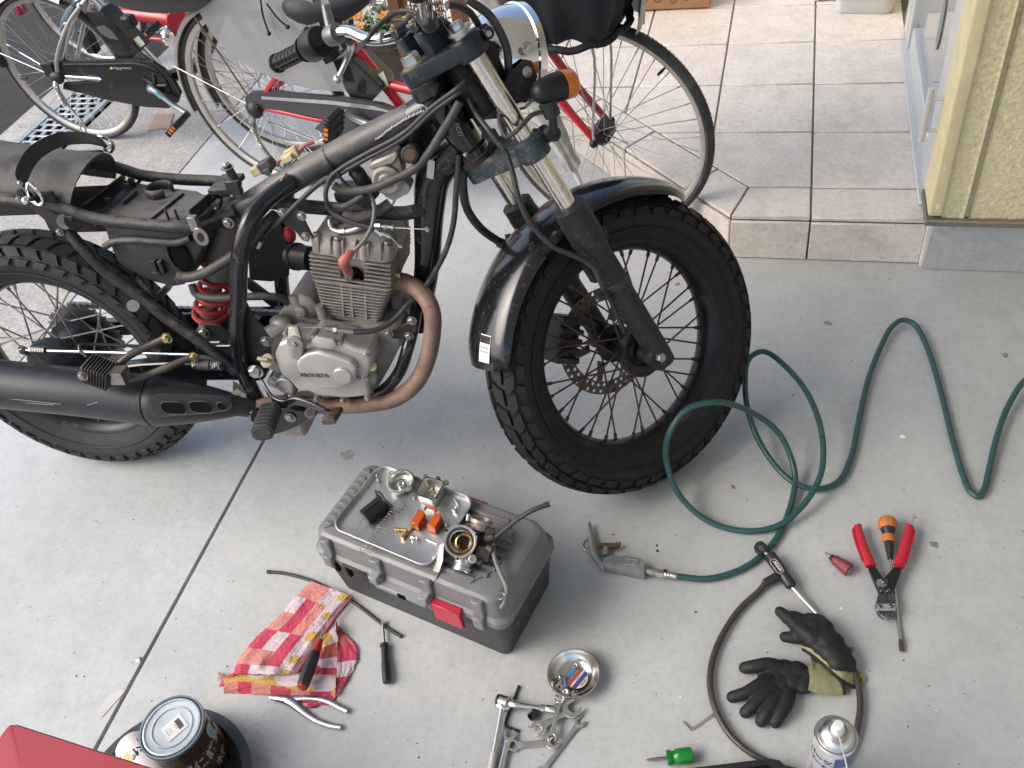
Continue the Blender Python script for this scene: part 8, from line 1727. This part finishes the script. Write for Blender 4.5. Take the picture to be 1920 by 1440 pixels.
# palm edge roll of the coating
ob('coating_edge', MB().tube([lz(1240, 412, .016), lz(1320, 440, .034), lz(1420, 490, .038), lz(1500, 560, .034), lz(1600, 592, .018)], .003, 8, 5), M_GLV, g2)

# ---- small tools at the bottom and right ---------------------------------------------------
ob('hex_key', MB().tube([lz(385, 972, .0025), lz(425, 1015, .0025), lz(438, 1027, .0025), lz(455, 1022, .0025), lz(525, 975, .0025), lz(612, 912, .0025)], .0024, 6, 4), M_TOOL, None, label='silver L-shaped hex key on the floor touching the cable loop', cat='hex key', base=lz(438, 1027, 0))
gd_ = thing('stubby_screwdriver', lz(360, 1215, 0), 'stubby screwdriver with a clear green handle at the bottom edge', 'screwdriver')
a, b2 = lz(120, 1250, .011), lz(460, 1212, .014); T = axm(b2, a); l = (b2-a).length
ob('handle', MB().loft(fluted([(.010, 0), (.0145, .003), (.0150, .010), (.0145, l*.36), (.0115, l*.40), (.0115, l*.44), (.0142, l*.48), (.0135, l*.555), (.006, l*.56)], T, 6, .12, 36, .004, l*.35)), mat('green_acetate', (.012, .26, .035), .12, 0, .08, 10, trans=.35, ior=1.48), gd_, smooth=45); ob('shaft', MB().lathe([(.0032, l*.54), (.0032, l*.90), (.0012, l)], T, 10), mat('worn_shaft', (.30, .24, .21), .35, .9), gd_)
bt_ = thing('tool_case', fl(1390, 1440, 0), 'black plastic tool case lid corner at the bottom edge', 'case')
q = [fl(x, y, .030) for x, y in ((1270, 1442), (1300, 1438), (1440, 1421), (1462, 1424), (1474, 1436), (1485, 1460), (1500, 1560), (1290, 1580))]
ob('shell', MB().loft([[p-V((0, 0, .028)) for p in q], q]), mat('ribbed_black', (.020, .020, .022), .45, 0, .15, 20, .2, 300), bt_, bev=.004, bseg=2); ob('inset', MB().loft([[p-V((0, 0, .0)) for p in [fl(x, y, .0305) for x, y in ((1300, 1452), (1440, 1434), (1462, 1450), (1470, 1540))]], [fl(x, y, .032) for x, y in ((1300, 1452), (1440, 1434), (1462, 1450), (1470, 1540))]]), M_SHADEBLACK, bt_)
ax0 = lz(1500, 1030, .235); sp = thing('aerosol_can', (ax0.x, ax0.y, 0), 'upright white and blue aerosol can with red straw nozzle holder, bottom right', 'aerosol can'); sp['label'] = 'upright white and blue aerosol can with white nozzle and straw at the bottom'
AT = loc(ax0.x, ax0.y, 0)
ob('body', MB(AT).lathe([(.030, 0), (.0325, .003), (.0325, .205), (.0335, .208), (.0335, .211)], None, 48), mat('can_print', (.60, .60, .62), .25, 0, .03, 10, coat=.3), sp, smooth=45)
ob('shoulder', MB(AT).lathe([(.0335, .210), (.0340, .2125), (.0325, .2145), (.0295, .2145), (.026, .222), (.019, .229), (.0165, .230), (.0165, .2335), (.0145, .2345), (.0135, .2325), (.0100, .2325)], None, 48), mat('tinplate', (.62, .62, .61), .24, 1, .06, 20), sp, smooth=40)
ob('nozzle', MB(AT).lathe([(.0105, .230), (.0105, .240), (.0088, .244), (.0080, .254), (.0065, .2555), (0, .2558)], None, 30), mat('nozzle_white', (.74, .73, .70), .4), sp, smooth=40)
dc_ = AT.inverted()@CAM; ac = math.atan2(dc_.y, dc_.x); n0 = AT@V((.008*math.cos(ac), .008*math.sin(ac), .248)); n1 = fl(1590, 1445, .25)
ob('straw', MB().tube([n0, n0.lerp(n1, .5)+V((0, 0, .003)), n1, n1+(n1-n0)*.6], .0016, 10, 3), mat('clear_straw', (.75, .75, .73), .25, trans=.5), sp)
wrap_patch(.0329, ac+.25, ac+1.5, .0, .196, AT, mat('blue_can_print', (.02, .05, .22), .3), sp); wrap_patch(.0331, ac-.05, ac+.9, .09, .165, AT, mat('label_grey', (.42, .42, .45), .3), sp); wrap_patch(.0331, ac+.30, ac+.75, .14, .15, AT, mat('red_print', (.55, .04, .04), .4), sp)
wrap_text('can_print', 'パーツ', .016, .0333, ac-.55, .175, AT, mat('navy_print', (.02, .03, .14), .4), sp); wrap_text('can_print', 'クリーナー', .012, .0333, ac-.55, .155, AT, MATS['navy_print'], sp)
for k in range(6): wrap_patch(.0331, ac-1.0, ac-.25, .118-.006*k, .120-.006*k, AT, mat('small_print', (.25, .26, .30), .5), sp, 'label_line')

def kz(x, y, h=.01): return fz('K', x, y, h)
rs = thing('stubby_screwdriver', kz(340, 570, 0), 'stubby screwdriver with a dull red handle left of the cutters', 'screwdriver'); a, b2 = kz(405, 610, .014), kz(203, 462, .010); T = axm(a, b2); l = (b2-a).length
ob('handle', MB().loft(fluted([(.0105, -.002), (.0138, .0), (.0145, .007), (.0132, .020), (.0108, .030), (.0112, .036), (.0092, .040)], T, 6, .10, 36, .002, .03)), mat('dull_red_grip', (.20, .035, .035), .45, 0, .15, 30), rs, smooth=45); ob('end_cap', MB().lathe([(.0105, -.0021), (.0095, -.0035), (0, -.0037)], T, 24), M_BOLT, rs); ob('ferrule', MB().lathe([(.0088, .0398), (.0062, .048), (.0035, .0485)], T, 20), M_BGRIP, rs); ob('tip', MB().lathe([(.0034, .047), (.0034, l*.88), (.0010, l)], T, 10), mat('worn_shaft', (.30, .24, .21), .35, .9), rs)
od = thing('screwdriver', kz(730, 300, 0), 'long screwdriver with an orange ball grip lying under the bolt cutters', 'screwdriver')
a, b2 = kz(713, 190, .020), kz(836, 1292, .004); am = kz(745, 600, .010); T = axm(a, kz(748, 640, .012)); 
ob('ball_grip', MB().loft(fluted([(.010, -.004), (.0165, .0), (.0190, .006), (.0198, .012), (.0185, .021), (.0150, .025)], T, 8, .07)), mat('orange_grip', (.50, .16, .035), .45, 0, .15, 40, .4, 300), od, smooth=50)
def od_px(y): return (kz(*y, .013)-a).length
ob('neck', MB().lathe([(.0150, .0245), (.0142, .029), (.0100, .036), (.0092, .040)], T, 28), M_BGRIP, od); ob('grip_ring', MB().lathe([(.0100, .0395), (.0122, .041), (.0126, .048), (.0120, .055), (.0098, .057)], T, 28), MATS['orange_grip'], od); ob('stem', MB().lathe([(.0096, .0565), (.0088, .070), (.0062, .088), (.0055, .098)], T, 26), M_BGRIP, od)
sA = T@V((0, 0, .095)); ob('shaft', MB().tube([sA, kz(770, 740, .006), kz(808, 1080, .005), kz(824, 1180, .005)], .0033, 12, 3), M_TOOL, od); tA = kz(824, 1175, .005); T3 = axm(tA, kz(838, 1295, .005)); ob('blade', MB().loft([[T3@V((x, y, 0)) for x, y in ((-.0038, -.003), (.0038, -.003), (.0038, .003), (-.0038, .003))], [T3@V((x, y, .016)) for x, y in ((-.0048, -.0022), (.0048, -.0022), (.0048, .0022), (-.0048, .0022))], [T3@V((x, y, .0255)) for x, y in ((-.0046, -.0008), (.0046, -.0008), (.0046, .0008), (-.0046, .0008))]]), mat('dark_blade', (.18, .155, .14), .4, .9), od)
bc_ = thing('bolt_cutters', kz(695, 760, 0), 'small bolt cutters with red ribbed handles standing open on the floor', 'bolt cutters'); bc_['label'] = 'small bolt cutters with red ribbed handles lying open on the floor at the right'
M_RGRP = mat('red_rubber_grip', (.46, .018, .036), .42, 0, .08, 20); M_CBK = mat('cutter_black', (.016, .016, .018), .35, .2, .2, 30)
for P in (((470, 262), (510, 400), (580, 575)), ((898, 262), (865, 400), (808, 575))):
    pts = [kz(x, y, .020) for x, y in P]; PP = spline(pts, 10); hnd = MB().tube(pts, [.0090, .0105, .0112], 18, 10, flat=.7, up=(0, 0, 1)); hnd.sph(pts[0], .0088, 16, 8, (1, 1, .75))
    ho = ob('handle_grip', hnd, M_RGRP, bc_, smooth=45)
    sgn = -1 if P[0][0] < 600 else 1
    for k in range(17):
        p = PP[1+k]; t_ = (PP[2+k]-PP[1+k]).normalized() if k+2 < len(PP) else t_; o_ = V((0, 0, 1)).cross(t_)*(-sgn if False else 1); o_ = o_ if (o_.x*sgn) > 0 else -o_
        ob('grip_rib', MB().box((0, 0, 0), (.0024, .004, .010), frm(p+o_*.0105, t_, o_)), M_RGRP, ho)
    ob('grip_hook', MB().sph(pts[0]+V((-.004*sgn, .006, 0)), .0055, 12, 6), M_RGRP, ho)
for P in (((560, 580), (615, 570), (700, 690), (690, 790), (650, 785)), ((770, 575), (838, 580), (780, 750), (735, 795), (690, 720), (695, 660))):
    q = [kz(x, y, .024) for x, y in P]; ob('arm', MB().loft([[p-V((0, 0, .013)) for p in q], q]), M_CBK, bc_, bev=.002)
for P in (((645, 785), (698, 785), (700, 960), (690, 1000), (640, 960), (618, 900), (625, 860)), ((704, 785), (770, 785), (785, 860), (785, 930), (760, 990), (720, 1000), (712, 945))):
    q = [kz(x, y, .022) for x, y in P]; ob('jaw', MB().loft([[p-V((0, 0, .011)) for p in q], q]), mat('gunmetal_jaw', (.14, .14, .145), .35, .9, .15, 40), bc_, bev=.0015)
q = [kz(x, y, .0255) for x, y in ((628, 878), (782, 878), (782, 934), (624, 934))]; ob('jaw_plate', MB().loft([[p-V((0, 0, .003)) for p in q], q]), mat('pale_zinc_plate', (.52, .58, .57), .35, .7), bc_, bev=.001)
for x, y, r_, h in ((658, 900, .0045, .0262), (748, 900, .0045, .0262), (694, 697, .0062, .0255), (668, 773, .0042, .0250), (722, 773, .0042, .0250)): 
    p = kz(x, y, h); ob('rivet', MB(loc(p)).lathe([(r_, -.001), (r_, .001), (r_*.7, .0024), (r_*.55, .0018), (0, .0018)], None, 20), mat('dark_rivet', (.10, .10, .11), .3, .9), bc_)
ob('spring_wire', MB().tube([kz(895, 250, .022), kz(920, 200, .024), kz(935, 145, .024), kz(930, 200, .022), kz(905, 250, .020)], .0008, 6, 3), M_TOOL, bc_)
ob('washer', MB(loc(kz(668, 715, .024))).lathe([(.010, 0), (.010, .0012), (.0085, .0014)], None, 24), M_STEEL, bc_)

# ---- paint spots and grit on the floor (parts of the floor) ---------------------------------
def spot(z, x, y, r_, mt, asp=1.2, sd=0):
    c = fz(z, x, y, .0); n = 18; g = random.Random(sd); pts = [((r_*(1+g.uniform(-.28, .28)))*math.cos(2*PI*k/n)*asp, (r_*(1+g.uniform(-.28, .28)))*math.sin(2*PI*k/n)) for k in range(n)]
    ob('paint_spot', MB(loc(c)@rot(g.uniform(0, 180), 'Z')).prism(pts, .0, .0007), mt, floor)
M_SPG = mat('grey_paint_spot', (.22, .225, .23), .6, 0, .2, 60); M_SPD = mat('dark_grit', (.05, .048, .045), .8); M_SPW = mat('white_fleck', (.75, .75, .73), .7); M_SPB = mat('brown_fleck', (.26, .19, .12), .8); M_SPL = mat('leaf_bit', (.22, .12, .06), .8)
spot('N', 651, 853, .018, mat('pale_patch', (.30, .295, .28), .7, 0, .3, 70, .3, 120), 1.1, 1); spot('N', 1752, 1021, .0078, M_SPG, 1.1, 2); spot('N', 1552, 606, .008, M_SPG, 1.5, 3); spot('N', 1692, 819, .006, M_SPW, 1, 4); spot('N', 1270, 533, .006, M_SPB, 1.4, 5); spot('N', 1885, 666, .007, M_SPG, 1.2, 6); spot('N', 1375, 913, .004, M_SPL, 1.5, 7); spot('N', 1597, 1218, .006, M_SPB, .8, 8)
spot('N', 1232, 1023, .003, M_SPD, 1, 10); spot('N', 1233, 1033, .0035, M_SPD, 1, 11); spot('N', 1577, 1141, .003, M_SPW, 1, 12); spot('N', 718, 838, .003, M_SPB, 1, 13); spot('N', 1720, 1130, .012, M_SPG, 1.1, 14) if False else None
g_ = random.Random(21)
for k in range(70):
    x, y = g_.uniform(20, 1900), g_.uniform(560, 1430); spot('N', x, y, g_.uniform(.0008, .0019), (M_SPD, M_SPD, M_SPD, M_SPW, M_SPB)[k % 5], g_.uniform(.7, 1.6), 100+k)
